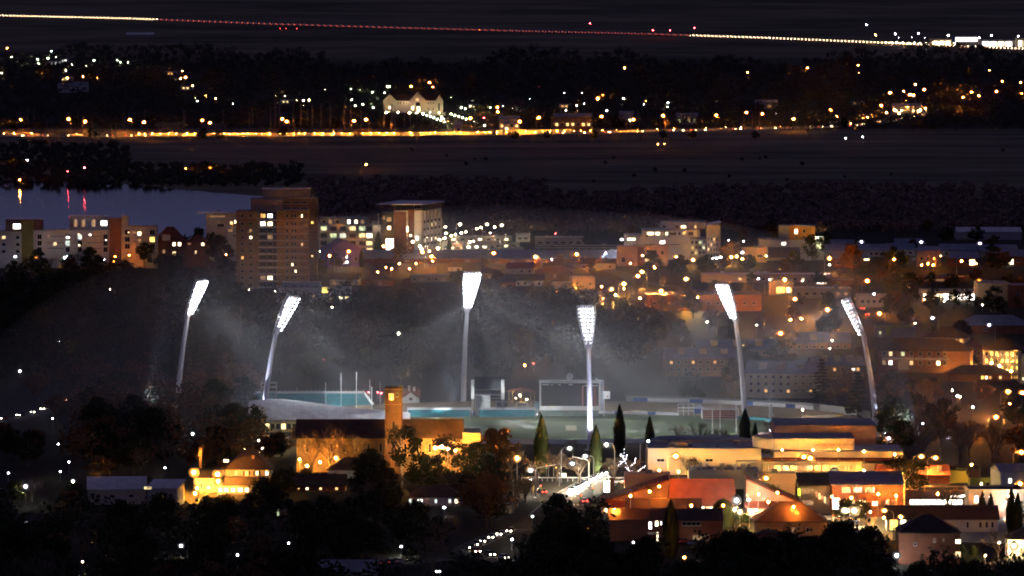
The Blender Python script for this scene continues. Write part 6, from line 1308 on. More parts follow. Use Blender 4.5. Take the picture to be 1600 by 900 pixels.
lamps([(956, 392, B(r=1.0)), (946, 396, B(r=.6)), (971.5, 374.3, B(r=.9, h=12)), (1138.5, 376), (1153, 380, B(r=.4)), (1162, 377, B(r=.4)), (1160, 394.6, B(r=1.0, h=10)), (1113, 403.5, B(r=.8)), (1119.5, 403.5, B(r=.8)), (1126, 402, B(r=.8)), (862, 406, B(r=.3)), (1277, 372, B(r=.7, h=12, col='g')), (868, 365, B(col='r', r=.5, E=14, h=14))], 'office lamps', 'white lamp near the stepped white complex, {}', 'white lamps by the stepped complex', col='w', h=5, r=.65, E=60)
lamps([(1057, 401.6), (1062, 402), (1083, 406, B(r=1.1)), (1143, 402), (1151, 401), (1160, 404.7, B(r=.5)), (1004, 399.5, B(r=.4, h=9)), (1197, 400, B(h=4, r=.4)), (1022, 416, B(h=3, r=.3)), (985, 412, B(h=3, r=.3))], 'office orange lamps', 'orange lamp in front of the stepped white complex, {}', 'orange lamps by the stepped complex', col='a', h=4.5, r=.7, E=70)
lamps([(1003, 425, B(r=.95)), (996.6, 431.5, B(r=.95)), (975, 443.6, B(r=1.05)), (1071.7, 436, B(r=1.05)), (1033, 455, B(r=1.05)), (1089, 464, B(r=.85)), (1023, 418.7, B(r=.3)), (955, 452), (957, 463, B(h=4, r=.4)), (962, 461, B(r=.4, h=4)), (1048, 468, B(r=.4, h=4)), (975, 451, B(r=.3, h=5)), (1000, 466, B(h=3, r=.4)), (1072, 478, B(h=3, r=.4))], 'middle orange lamps', 'glowing orange street lamp in the dark streets right of centre, {}', 'orange lamps right of centre', col='a', h=8.5, r=.8, E=170)
lamps([(1346, 378), (1439.5, 378.5), (1531, 380.5)], 'yard', 'big white yard lamp on the dark right flats, {}', 'white yard lamps', col='b', h=9, r=1.35, E=45)
lamps([(1296, 404, B(r=.9)), (1296, 414, B(r=.5, col='y')), (1397, 405.5), (1226, 437.5, B(r=1.0)), (1355, 439, B(r=.95)), (1530, 439.5, B(r=.8)), (1502.5, 408), (1525, 412, B(r=.4)), (1420, 448, B(r=.3)), (1448, 404, B(h=3, r=.4))], 'right orange lamps', 'orange lamp among the low right roofs, {}', 'orange lamps among the right roofs', col='o', h=8, r=.55, E=160)
lamps([(1185, 436, B(r=.6)), (1203, 437, B(r=.4)), (1365.5, 459.5, B(r=.75)), (1254, 439, B(r=.4))], 'right small white lamps', 'white lamp among the low right roofs, {}', 'white lamps among the right roofs', col='w', h=7, r=.5, E=55)
lamps([(1242, 467.5), (1293, 484, B(r=.95)), (1220, 521, B(r=.9)), (1374, 490, B(r=1.0)), (1387, 467.5, B(r=1.0)), (1235, 500, B(h=3, r=.35)), (1252, 498, B(h=3, r=.3))], 'lamps by right tower', 'orange lamp around the right floodlight towers, {}', 'orange lamps by the right floodlights', col='o', h=8, r=.7, E=150)
lamps([(1457, 497), (1545.5, 508)], 'white pair', 'bluish white lamp before the dark roofs at right, {}', 'two bluish lamps at right', col='b', h=7, r=.95, E=60)
lamps([(1300, 532, B(r=.4)), (1297, 544, B(r=.3)), (1430, 505, B(r=.3)), (1472, 543, B(r=.35)), (1517, 577, B(col='b', r=.7)), (1515, 564, B(r=.5)), (1496, 619, B(col='w', r=.5)), (1500, 620, B(r=.35)), (1520, 636, B(col='w', r=.5)), (1442, 602, B(r=.35)), (1448, 602, B(r=.3)), (1254, 640, B(r=.35)), (1488, 610, B(r=.3)), (1182, 508, B(r=.3)), (1105, 503, B(r=.35)), (1243, 590, B(col='a', r=.7, h=5)), (1237, 590, B(col='a', r=.4, h=5)), (1047, 564, B(col='a', r=.35, h=3))], 'small flats lamps', 'tiny lamp among the trees by the right flats, {}', 'tiny lamps by the right flats', col='y', h=4, r=.35, E=70, kind='post', name='garden_lamp', cat='garden lamp')
lamps([(1549, 567, B(vb=589, r=.4, E=230)), (1525, 572, B(vb=580, r=.4, E=230)), (1562, 572, B(vb=589, r=.4, E=260)), (1474, 543, B(vb=559, r=.3, E=300)), (1455, 543, B(vb=559, r=.3, E=300)), (1580, 580, B(vb=589, r=.35, E=260)), (1545, 583, B(vb=590, r=.35, E=230)), (1495, 545, B(vb=560, r=.3, E=300))], 'gold lamps', 'amber lamp washing the gold balcony flats, {}', 'amber lamps at the gold flats', col='a', kind='post', name='wall_washer', cat='wall lamp')
lamps([(1575, 612), (1597, 614), (1556, 652), (1596, 707, B(r=.6)), (1578, 631, B(r=.4)), (1594, 756, B(r=.6))], 'right edge lamps', 'orange street lamp by the right edge, {}', 'orange lamps by the right edge', col='o', h=8, r=.6, E=170)
lamps([(1442, 662), (1482, 685, B(r=.6)), (1384, 677, B(r=.65)), (1389, 685, B(r=.65)), (1203, 672, B(r=.15))], 'lamps behind theatre', 'white street lamp behind the theatre, {}', 'white lamps behind the theatre', col='b', h=7, r=.5, E=65)
lamps([(1439.5, 713.5), (1462, 715.5), (1405, 754, B(r=.75)), (1256, 714, B(r=.55)), (1266, 716, B(r=.65)), (1197, 747.5, B(r=.6)), (1382, 798, B(r=.45)), (1381, 809, B(r=.3)), (1407.5, 808, B(r=.45, h=4)), (1056, 713, B(r=.7)), (1518, 726, B(r=.3))], 'near right orange lamps', 'orange lamp around the theatre and shops, {}', 'orange lamps around the theatre', col='a', h=8, r=.55, E=75)
lamps([(1304, 739.5)], 'green lamp', 'glaring greenish white lamp before the theatre', None, col='g', h=8.5, r=1.1, E=90, kind='post')
lamps([(1220, 742, B(h=4)), (1240, 743, B(h=4)), (1280, 742, B(h=4)), (1325, 742, B(h=4)), (1350, 735, B(h=4)), (1205, 742, B(h=4)), (1260, 742, B(h=4))], 'canopy lamps', 'amber lamp under the theatre canopy, {}', 'amber lamps under the canopy', col='y', r=.22, E=90, kind='post', name='canopy_lamp', cat='canopy lamp')
lamps([(1222, 703), (1270, 703), (1310, 703), (1350, 705), (1398, 710)], 'roof flood', 'small sodium lamp on the canopy washing the theatre wall, {}', 'sodium lamps on the theatre canopy', col='a', h=9.5, r=.2, E=130, kind='post', name='wall_washer', cat='wall lamp')
lamps([(1030, 735), (1060, 737), (1090, 735), (1125, 736), (1165, 736)], 'hall lamps', 'sodium lamp before the broad cinema hall, {}', 'sodium lamps at the cinema hall', col='a', h=4.5, r=.3, E=110, kind='post', name='wall_washer', cat='wall lamp')
lamps([(1151, 782, B(r=1.0, col='w', E=110)), (1170, 781, B(r=.5)), (1319, 797.5, B(r=.8, E=100)), (1335, 798, B(r=1.2, E=120)), (1148, 796, B(r=.8)), (1156, 800, B(r=.8)), (1171, 797, B(r=.4)), (1182, 797, B(r=.35)), (1308, 785, B(r=.5)), (1360, 800, B(r=.3))], 'shop lamps', 'glaring warm lamp on the shop forecourt, {}', 'glaring lamps at the shops', col='y', h=5, r=.5, E=80, kind='post')
lamps([(985, 775), (1015, 768), (1030, 760), (1215, 770), (1185, 772), (1200, 784), (1080, 790), (1130, 790), (960, 795), (1240, 792)], 'red roof lamps', 'sodium lamp among the red shop roofs, {}', 'sodium lamps among the red roofs', col='o', h=8.5, r=.3, E=75, kind='post')
lamps([(1330, 778), (1372, 772), (1400, 775), (1465, 772), (1540, 765), (1575, 775), (1300, 776)], 'brick office lamps', 'sodium lamp before the brick office and right shops, {}', 'sodium lamps at the brick office', col='o', h=7, r=.28, E=75, kind='post')
lamps([(1577, 782, B(r=.6)), (1585, 783, B(r=.6)), (1562, 763, B(r=.3)), (1583, 787, B(r=.35))], 'right shop lamps', 'white lamp before the cream building at right, {}', 'white lamps at the right shops', col='w', h=5, r=.5, E=70, kind='post')
lamps([(1401, 868)], 'garden white', 'bright white garden lamp beside the pale bare tree', None, col='w', h=3, r=.75, E=75, kind='post', name='garden_lamp', cat='garden lamp')
lamps([(1584, 853, B(r=.8)), (1561, 848, B(r=.3)), (1577, 862, B(r=.35)), (1540, 868, B(h=2, r=.2))], 'lower right lamps', 'warm porch lamp at the lower right, {}', 'porch lamps at lower right', col='y', h=3.5, r=.5, E=85, kind='post', name='garden_lamp', cat='garden lamp')
# crossroads
lamps([(890, 700.5, B(az=0)), (914.6, 713, B(az=math.pi)), (894, 724.6, B(az=math.pi)), (828.5, 735, B(az=math.pi, h=7)), (830, 749, B(kind='post', h=4.5, r=.55)), (947.5, 694.4, B(az=math.pi)), (1013, 689.5, B(r=.5)), (1016, 747.5, B(r=.3, h=4))], 'crossroads lamps', 'white street lamp with curved arm at the crossroads, {}', 'white lamps at the crossroads', col='w', h=10.5, r=.8, E=85)
lamps([(808, 716), (832, 807, B(h=3, r=.4, col='w')), (800, 843, B(h=3, r=.4, col='w'))], 'left of cross', 'lamp at the left of the crossroads, {}', 'lamps left of the crossroads', col='a', h=9, r=.6, E=70, kind='post')
lamps([(989.5, 847.5), (1062, 832), (1069.5, 871, B(col='a', r=.3)), (694, 793, B(r=.5)), (627, 854), (451, 849), (682, 893, B(r=.35)), (687, 893, B(r=.3)), (581, 828, B(r=.25)), (799, 843, B(r=.3)), (1018, 868, B(r=.25, E=30))], 'bottom lamps', 'small white garden lamp in the dark foreground, {}', 'garden lamps in the foreground', col='w', h=2.6, r=.42, E=60, kind='post', name='garden_lamp', cat='garden lamp')
lamps([(283, 853, B(r=.6)), (371, 867), (258, 731, B(r=.3)), (129, 878, B(r=.3, col='y')), (41, 817, B(r=.4)), (40, 760, B(r=.7, h=6)), (114, 752, B(r=.6, h=6, col='g')), (91, 694, B(r=.3)), (108, 722, B(r=.3)), (94, 737, B(r=.3)), (13, 739, B(r=.35)), (31, 580, B(r=.6, h=6)), (92, 533, B(r=.4)), (301, 678, B(r=.6, h=6)), (320, 688, B(r=.2)), (29, 562, B(r=.25, col='y')), (82, 654, B(r=.3, col='g'))], 'left dark lamps', 'white garden lamp in the dark left gardens, {}', 'garden lamps in the left dark', col='w', h=3, r=.4, E=60, kind='post', name='garden_lamp', cat='garden lamp')
lamps([(303, 738, B(r=.85, E=26)), (340, 741, B(r=1.0, E=44)), (345, 739, B(r=.6, E=20)), (341, 752, B(r=.6, h=5)), (305, 771, B(r=.5, h=2.5)), (308, 763, B(h=2, r=.4)), (348, 763, B(h=1.5, r=.4)), (326, 762, B(h=2, r=.2))], 'presbytery lamps', 'glaring orange lamp before the shuttered house, {}', 'glaring orange lamps by the shuttered house', col='a', h=6.5, r=.9, E=40, kind='post')
lamps([(372, 700), (383, 702), (396, 690), (404, 688), (420, 683, B(h=6)), (440, 680), (448, 686), (410, 700), (405, 706), (433, 694), (392, 678, B(h=5)), (425, 690), (386, 668), (380, 690)], 'stand rear lamps', 'yellowish lamp behind the curved grandstand, {}', 'lamps behind the grandstand', col='y', h=3.4, r=.42, E=85, kind='post', name='yard_lamp', cat='yard lamp')
lamps([(480, 728), (500, 722), (525, 716), (545, 722, B(E=40)), (680, 700, B(r=.4, E=170)), (690, 698, B(r=.4, E=330)), (700, 702, B(r=.4, E=330)), (712, 704, B(r=.3, E=260)), (468, 718, B(r=.3))], 'cathedral lamps', 'amber floodlight on the lawn lighting the cathedral wall, {}', 'floodlights at the cathedral', col='a', vb=745, r=.32, E=75, kind='post', name='ground_floodlight', cat='floodlight')
lamps([(727, 675, B(h=10.5))], 'east end lamp', 'small orange lamp on the corner of the cathedral east end', None, col='a', r=.45, E=60, kind='post')
lamps([(623, 521, B(h=7, r=.9, col='g')), (517, 507, B(h=4, r=.4)), (519, 480, B(h=4, r=.4, col='y')), (653, 505, B(h=3, r=.2, col='r', E=14)), (506, 562, B(h=3, r=.35, col='r', E=14)), (637, 532, B(h=3, r=.3, col='r', E=14)), (492, 558, B(h=3, r=.25, col='r', E=10)), (834, 568, B(h=3, r=.25, col='r', E=10)), (820, 571, B(h=3, r=.25, col='o', E=20))], 'wood lamps', 'lone lamp in the dark wood behind the oval, {}', 'lamps in the wood behind the oval', col='w', h=4, r=.4, E=50, kind='post')
lamps([(x, 617) for x in (459, 468, 477, 486)] + [(570, 614), (576, 613), (590, 613), (596, 614)], 'red strip lamps', 'low red lamp behind the teal seat bank, {}', 'red lamps behind the teal seats', col='r', h=3, r=.35, E=22, kind='post')
lamps([(812, 618, B(h=5)), (806, 622, B(r=.12, h=4)), (823, 624, B(r=.15, h=4))], 'shelter lamps', 'yellow lamp at the shelter left of the scoreboard, {}', 'yellow lamps left of the scoreboard', col='y', h=4, r=.2, E=90, kind='post')
# lamps added to light the tower block front, then lamps by lit facades
lamps([(458, 452, B(r=.5)), (478, 450, B(r=.6)), (500, 444, B(r=.4)), (388, 453, B(r=.45)), (430, 455, B(r=.3))], 'tower block lamps', 'amber lamp at the foot of the tower block, {}', 'amber lamps by the tower block', col='y', vb=464, E=42, kind='post')
lamps([(1450, 412, B(h=3)), (1440, 414, B(h=3)), (1458, 414, B(h=3)), (1470, 400, B(h=5, r=.2))], 'salmon lamps', 'orange lamp lighting the salmon wall, {}', 'orange lamps at the salmon wall', col='o', r=.35, E=100, kind='post')
lamps([(1240, 373, B(h=2.5)), (1262, 373, B(h=2.5))], 'cube lamps', 'amber lamp on the roof before the ochre cube, {}', 'amber lamps at the ochre cube', col='a', h=10.8, r=.3, E=110, kind='post', name='wall_washer', cat='wall lamp')
for o_ in [o for o in COL.objects if o.name.startswith('wall_washer') and o.parent is None][-2:]: pass
lamps([(1450, 470), (1475, 471), (1500, 471), (1535, 476), (1555, 476)], 'showroom lamps', 'white lamp before the glaring showroom, {}', 'white lamps at the showroom', col='y', h=3, r=.3, E=130, kind='post')
lamps([(900, 450), (922, 455), (870, 455), (940, 448, B(h=5))], 'salmon house lamps', 'amber lamp beside the salmon flat roofed house, {}', 'amber lamps by the salmon house', col='o', h=3, r=.28, E=85, kind='post')
lamps([(675, 404), (650, 412, B(h=3)), (624, 412, B(h=3)), (612, 420, B(h=4)), (640, 420, B(h=4))], 'big tree lamps', 'orange lamp under the big tree by the hotel, {}', 'orange lamps under the big tree', col='o', h=4, r=.35, E=90, kind='post')

# ---------------------------------------------------------------- signals, rails, signs, fairy lights at the crossroads
def mast(u, v, h, arm, az, label):
    t = empty('mast_arm', G(u, v), az); tag(t, label, 'pole', 'mast arms at the crossroads'); m = MB()
    m.path([(0, 0, 0), (0, 0, h * .6), (0, 0, h * .93), (.5, 0, h), (arm, 0, h + 1.0)], [.2, .17, .15, .13, .09], 8); m.build('pole', M_white, t)
    hd = MB(); hd.box(arm - .2, arm + .2, -.2, .2, h - .4, h + .85); c = hd.build('signal_head', M_dark, t)
    g = MB(); g.ball((arm, -.22, h + .1), .12, 0, 6, 4); g.build('signal_lens', emit('signal_amber_glow', (1, .55, .1), 8), c)
mast(837, 776, 8.5, 6, 0, 'pale mast with long curved arm, left one at the crossroads')
mast(920, 760, 8.0, 5, math.pi, 'pale mast with curved arm and signal right of the crossing')
def signal(u, v, label):
    t = empty('traffic_light', G(u, v), R(random.uniform(-20, 20))); tag(t, label, 'traffic light', 'traffic lights'); m = MB(); m.tube((0, 0, 0), (0, 0, 3.4), .07, .07, 6); m.build('pole', M_pole, t)
    m = MB(); m.box(-.25, .25, -.15, .15, 2.4, 3.6); c = m.build('signal_head', M_dark, t)
    for i, (cc, e) in enumerate((((1, .08, .05), 20), ((1, .6, .1), 1), ((.1, 1, .4), 1))): m = MB(); m.ball((0, -.16, 3.4 - i * .37), .13, 0, 6, 4); m.build('signal_lens', emit('signal_%d' % i, cc, e), c)
for i, (u, v) in enumerate(((845, 777), (908, 792), (854, 745), (955, 765), (927, 780))): signal(u, v, ['traffic light left of the crossroads behind dark shrubs', 'traffic light at the near right corner of the crossing', 'traffic light on the far side before the white rail', 'traffic light beside the glowing white sign', 'traffic light in front of the glaring headlights'][i])
t = empty('rail_fence', G(908, 752)); tag(t, 'long white horizontal rail behind the crossroads', 'rail fence'); K = mpp(752); m = MB(); m.box(-93 * K, 92 * K, -.06, .06, .95, 1.25); m.build('rail', M_white, t)
for i in range(0, 24): m = MB(); x = (-93 + 8 * i) * K; m.box(x - .07, x + .07, .07, .2, 0, 1.2); m.build('post', M_white, t)
t = empty('notice_board', G(881, 757)); tag(t, 'square white notice board on two dark legs before the rail', 'sign'); m = MB(); m.box(-.75, .75, -.08, .08, 2.2, 3.4); m.build('board', emit('lit_notice_panel', (1, .95, .8), 1.2), t)
for x in (-.4, .4): m = MB(); m.box(x - .1, x + .1, -.05, .05, 0, 2.2); m.build('leg', M_dark, t)
t = empty('shop_sign', G(948, 775)); tag(t, 'glowing white upright sign at the crossroads corner', 'sign'); m = MB(); m.box(-.8, .8, -.2, .2, 1.2, 4.4); m.build('panel', emit('lit_white_panel', (1, .93, .75), 9), t); m = MB(); m.box(-.15, .15, -.1, .1, 0, 1.2); m.build('leg', M_pole, t); m = MB(); m.box(1.0, 2.2, -.3, .3, 0, 5.4); m.build('side_pillar', M_brickred, t)
for i, (u, v, h) in enumerate(((946, 770, 6.4), (951, 768, 7.0), (865, 745, 5), (802, 800, 9), (874, 760, 4), (857, 748, 3.5))):
    t = empty('bare_pole', G(u, v)); tag(t, ['pale pole left of a close pair by the white sign', 'pale pole right of a close pair by the white sign', 'thin pole behind the lamps at the crossroads', 'tall dark pole at the left of the crossroads', 'thin pole by the notice board', 'short pole left of the notice board'][i], 'pole'); m = MB(); m.tube((0, 0, 0), (0, 0, h), .11, .09, 6); m.build('pole', M_white if i < 2 else M_pole, t); m = MB(); m.ball((0, 0, h), .2, 0, 6, 4); m.build('cap', M_white, t)
# tree wound with fairy lights
# ---------------------------------------------------------------- trees one can point to
T = [ # u, v(base), proto, scale, label
 (846, 742, 'cyp', 1.34, 'tall dark cypress before the oval, first of the slim ones from the left'), (931, 742, 'cyp', 1.12, 'cypress lit green beside the nearest floodlight pole'),
 (968, 712, 'cyp', 1.22, 'tallest slim cypress standing over the oval turf'), (1015, 714, 'cyp', .93, 'short dark cypress right of the tallest slim one'),
 (1164, 700, 'cypB', .76, 'thick brown cypress below the floodlight pole at the goal posts'), (1180, 700, 'cyp', .62, 'small slim cypress right of the thick brown one'),
 (1048, 872, 'cypB', .98, 'big black cypress before the lit narrow windows'), (1130, 824, 'round', 1.0, 'clipped round dark tree before the shops'),
 (759, 826, 'umb', 1.22, 'broad street tree with straight trunk above the curved road'), (628, 762, 'gum', 1.12, 'dark gum tree in front of the bell tower'), (700, 762, 'gum', .98, 'dark gum tree in front of the glowing cathedral wall'),
 (585, 768, 'ev1', .95, 'dark round tree at the foot of the bell tower'), (660, 770, 'ev0', 1.0, 'dark leafy tree between the two gum trees'), (742, 764, 'ev1', 1.0, 'dark leafy tree below the cathedral east end'), (440, 775, 'ev0', .7, 'dark tree right of the shuttered house'),
 (515, 742, 'bare2', 1.5, 'large bare tree silhouetted on the orange cathedral wall'), (488, 742, 'bare0', 1.35, 'bare tree at the left end of the orange cathedral wall'), (552, 740, 'bare1', 1.3, 'bare tree left of the bell tower on the orange wall'),
 (500, 700, 'ev3', .9, 'rust leaved tree top left in front of the teal seats'), (545, 702, 'ev3', .85, 'rust leaved tree top right in front of the teal seats'), (470, 705, 'ev3', .8, 'rust leaved tree at the left end of the cathedral roof'),
 (120, 700, 'bareP', 1.35, 'pale bare tree lit beside the hill road'), (1432, 880, 'bareP', .95, 'pale bare tree beside the bright white garden lamp'), (1560, 878, 'bare1', .95, 'bare tree lit gold from behind at the lower right'),
 (1410, 800, 'gum', 1.0, 'dark spreading gum tree in front of the right shops'), (1430, 790, 'gum', .78, 'smaller gum tree just right of the spreading one'), (1282, 632, 'pine0', 1.15, 'big dark cedar before the blue roofed flats'), (1340, 660, 'pine1', 1.2, 'dark cedar beside the rightmost floodlight pole'),
 (628, 412, 'ev3', 1.3, 'big tree glowing orange in front of the hotel'), (316, 412, 'ev0', 1.75, 'huge dark tree beside the red roofed house'), (345, 420, 'ev1', 1.3, 'dark tree left of the tower block'),
 (591, 408, 'cypB', .95, 'thin dark cypress against the cream end wall'), (565, 418, 'cypB', .6, 'small dark conifer right of the purple hall'), (702, 400, 'cypB', .6, 'small dark conifer by the car park'), (525, 420, 'ev0', .7, 'dark bush like tree under the violet wall'),
 (1270, 412, 'ev4', 1.0, 'green tree right of the gallery building'), (1240, 420, 'ev2', .95, 'greenish tree in front of the gallery building'), (1330, 425, 'ev3', 1.35, 'rust coloured tree among the right blue roofs'), (1385, 440, 'bare2', 1.4, 'wide bare tree behind the right orange lamp'), (1400, 425, 'ev0', 1.2, 'black tree left of the salmon lit wall'),
 (1450, 416, 'bareS', .8, 'bare tree against the salmon lit wall'), (1022, 432, 'ev1', .95, 'dark tree before the low orange lit building'), (1060, 434, 'ev0', 1.05, 'dark tree left of the glaring amber lamp'), (1105, 430, 'ev0', .9, 'dark tree below the curved tower'), (1140, 412, 'ev3', 1.15, 'rust tree right of the stepped complex'),
 (1170, 425, 'ev0', .8, 'black tree before the small orange lit building'), (960, 455, 'bareS', 1.0, 'bare tree glowing orange among the middle lamps'), (995, 462, 'bareS', 1.1, 'second bare tree glowing among the middle lamps'), (1055, 480, 'bareS', .9, 'bare orange lit tree below the flat roofed hall'), (1240, 508, 'ev3', .8, 'orange lit tree above the hazy blue roofs'),
 (1460, 480, 'ev0', .75, 'dark shrubby tree before the glaring showroom, on the left'), (1490, 484, 'ev1', .7, 'dark shrubby tree before the glaring showroom, on the right'), (1555, 488, 'gum', .75, 'dark tree before the cream cube'), (1420, 478, 'ev1', 1.1, 'black tree left of the showroom'),
 (120, 420, 'bare0', 1.0, 'bare tree lit orange before the lake flats'), (78, 418, 'bare1', 1.1, 'bare tree left before the long lake flats'), (190, 425, 'bareS', 1.1, 'orange glowing bare tree between the lake flats lamps'), (150, 415, 'ev0', .8, 'dark tree before the lake flats stair tower'), (225, 420, 'ev1', 1.0, 'dark tree before the rightmost lake flats'), (40, 412, 'round', .9, 'round black tree at the foot of the left lake flats'), (252, 418, 'bare2', .85, 'bare tree by the red roofed house'),
 (1075, 745, 'bareS', .95, 'bare tree lit orange before the cinema hall'), (1110, 800, 'bareS', 1.25, 'bare tree lit orange before the huge red roof'), (1010, 800, 'bareS', 1.2, 'bare tree before the left salmon raking wall'), (1200, 800, 'bareS', 1.2, 'bare tree before the right salmon raking wall'), (1350, 808, 'bare1', 1.1, 'bare tree lit orange before the brick office'), (1480, 805, 'bareS', 1.2, 'orange lit bare tree before the glaring window band'), (1575, 800, 'bareS', 1.1, 'glowing bare tree before the cream building'), (1380, 812, 'bareS', 1.0, 'bare tree right of the brick office'),
 (1288, 800, 'pine0', .55, 'small pine between the grey link and the brick office'), (1535, 815, 'cyp', .62, 'left of two small cypresses above the long roof'), (1548, 815, 'cyp', .6, 'right of two small cypresses above the long roof'), (1580, 835, 'cyp', .95, 'group cypress at the right, the taller'), (1590, 836, 'cyp', .85, 'group cypress at the right, the shorter'),
 (1442, 720, 'bare2', 1.45, 'large bare tree glowing brown behind the theatre'), (1500, 722, 'bare1', 1.5, 'second large bare tree right behind the theatre'), (1550, 724, 'bare0', 1.5, 'third large bare tree near the right edge'), (1470, 700, 'bare0', 1.4, 'bare tree in the rear behind the theatre'),
 (870, 752, 'bareS', 1.3, 'bare tree lit white behind the crossroads'), (905, 755, 'bareS', 1.15, 'second bare tree lit white behind the crossroads'), (840, 758, 'bareS', 1.1, 'bare tree at the left behind the crossroads'), (960, 752, 'bareS', 1.1, 'bare tree right behind the glaring headlights'),
 (1060, 700, 'bare0', .9, 'leafless tree before the oval, left of three'), (1090, 702, 'bare1', 1.0, 'leafless tree before the oval, middle of three'), (1125, 702, 'bareS', 1.0, 'leafless tree before the oval, right of three'), (1205, 690, 'bareS', 1.1, 'leafless tree before the white pylon'), (895, 716, 'bareP', .8, 'thin pale leafless tree over the near turf'),
 (780, 735, 'ev3', 1.25, 'dark rust tree right of the cathedral east end'), (800, 748, 'ev3', 1.05, 'second rust tree right of the cathedral'), (765, 720, 'ev3', 1.0, 'rust tree behind the cathedral east end'), (820, 780, 'bareS', 1.1, 'bare tree lit from behind left of the crossroads'),
 (30, 606, 'bareS', .8, 'bare tree glowing orange at the far left wood edge'), (42, 612, 'ev3', .6, 'small tree glowing orange at the left'), (50, 785, 'bareP', .9, 'pale forked tree beside the left white lamp'), (22, 790, 'ev2', .7, 'tree lit green beside the left lamp'), (114, 790, 'ev2', .65, 'tree lit yellow green left of the white roof'), (105, 792, 'ev2', .5, 'smaller lit tree left of the white roof'),
 (395, 712, 'bare0', .8, 'leafless tree over the lights behind the grandstand'), (440, 716, 'ev3', .8, 'rust tree at the grandstand rear'), (455, 770, 'pine1', .55, 'small dark pine right of the shuttered house'), (480, 765, 'ev3', .6, 'orange lit tree right of the shuttered house'),
 (17, 265, 'ev2', 1.0, 'glowing orange bush on the far lake shore'), (140, 124, 'ev2', 1.1, 'bush lit orange in the far left wood'), (25, 208, 'ev2', 1.5, 'tree lit yellow at the left end of the far road'),
 (1000, 880, 'ev2', .6, 'shrubby tree lit green by a garden lamp'), (1020, 884, 'ev2', .55, 'second shrubby tree lit green right of it'), (1160, 820, 'shrub', 1.2, 'shrub by the bright shop doorway'), (1520, 570, 'shrub', 1.4, 'dark bush before the gold lit flats'), (1345, 815, 'ev2', .6, 'greenish tree before the brick office'), (1322, 818, 'ev2', .7, 'second greenish tree before the brick office'),
 (1500, 872, 'round', .5, 'low round bush before the dark hip roofed house'), (1520, 868, 'round', .35, 'smaller round bush right of it'),
]
for (u, v, k, s, lab) in T: tree_at(G(u, v), k, s, lab)
# fairy lights wound round one bare tree
ft = tree_at(G(990, 752), 'bareS', 1.0, 'bare tree wound with white fairy lights beside the crossroads'); ft.rotation_euler = (0, 0, 0)
FLm = emit('fairy_light_glow', (.86, .82, 1.0), 16); K = mpp(752)
fl = MB()
def chain(pts, n=7, r=.10):
    P = [Vector(((u - 990) * K, random.uniform(-.8, .8), (752 - v) * K)) for u, v in pts]
    for a, b_ in zip(P, P[1:]):
        for i in range(n): fl.ball(a + (b_ - a) * (i / n) + Vector((random.uniform(-.1, .1), random.uniform(-.2, .2), random.uniform(-.1, .1))), r * random.uniform(.7, 1.1), 0, 5, 3)
for pts in (((993, 739), (981, 731), (974, 716), (975, 697)), ((993, 739), (1002, 732), (1010, 727)), ((985, 729), (992, 722), (993, 714)), ((977, 719), (970, 709), (969, 712)), ((983, 735), (975, 728)), ((976, 721), (967, 722)), ((978, 716), (981, 708)), ((972, 722), (962, 729))): chain(pts, 4)
fl.build('fairy_light_string', FLm, ft)['kind'] = 'stuff'
ft.scale = (1, 1, 1)

# ---------------------------------------------------------------- trees in numbers
KEEP = [(137, 748, 280, 788), (300, 728, 545, 770), (650, 686, 752, 712), (716, 826, 805, 869), (0, 620, 112, 662), (950, 786, 1262, 842), (1250, 740, 1600, 835), (1404, 830, 1600, 872), (818, 700, 960, 790), (530, 876, 640, 892), (463, 690, 600, 722), (1372, 545, 1600, 585), (1165, 583, 1275, 610), (0, 340, 330, 398), (370, 300, 660, 440), (560, 374, 830, 402), (963, 345, 1290, 406), (640, 776, 722, 790)] + [(u - 4, v - 4, u + 4, v + 4) for u, v in ((989, 847), (1062, 832), (694, 793), (627, 854), (451, 849), (682, 893), (283, 853), (371, 867), (258, 731), (129, 878), (41, 817), (40, 760), (114, 752), (91, 694), (108, 722), (94, 737), (13, 739), (31, 580), (301, 678), (1401, 868), (832, 807), (800, 843), (1069, 871), (1442, 662), (1482, 685), (1575, 612), (1556, 652), (1496, 619), (1520, 636))]
def clear(p, h=11.0, half=5.5):
    u, v = scr((p.x, p.y, terr(p.x, p.y))); k = F / p.y; vt = v - h * k; a, c = u - half * k, u + half * k
    return not any(c > x0 and a < x1 and v > y1 and vt < y1 - .15 * (y1 - y0) for x0, y0, x1, y1 in KEEP)
def region(u0, u1, v0, v1, n, kinds, smin, smax, label, group, gap=5.0, pad=0):
    made = []; tries = 0; a = G((u0 + u1) / 2, v1).y; c = G((u0 + u1) / 2, v0).y; L = []
    while len(made) < n and tries < n * 30:
        tries += 1; y = random.uniform(a, c); u = random.uniform(u0, u1); d = ray(u, 450); x = (u - 800) / F * y; p = Vector((x, y, 0))
        if not free(p, pad) or not clear(p, 12 * (smin + smax) / 2) or any((q - p).length < gap for q in made): continue
        made.append(p); k_ = random.choice(kinds); ad = 'leafless' if k_.startswith(('bare', 'pop')) else 'rust leaved' if k_ == 'ev3' else 'conical' if k_.startswith('pine') else 'leafy'
        L.append((p.y, tree_at(p, k_, random.uniform(smin, smax), label, group), ad))
    L.sort(key=lambda t: t[0]); h_ = len(L) // 2
    for i, (_, o, ad) in enumerate(L):
        row = 'nearer row' if i < h_ else 'farther row'
        later((label, row, ad), o, label.replace('tree', ad + ' tree', 1) + ', ' + row + ', {}', 'tree', group)
    return made
EV = ['ev0', 'ev1', 'ev0', 'ev1', 'ev4', 'ev2']
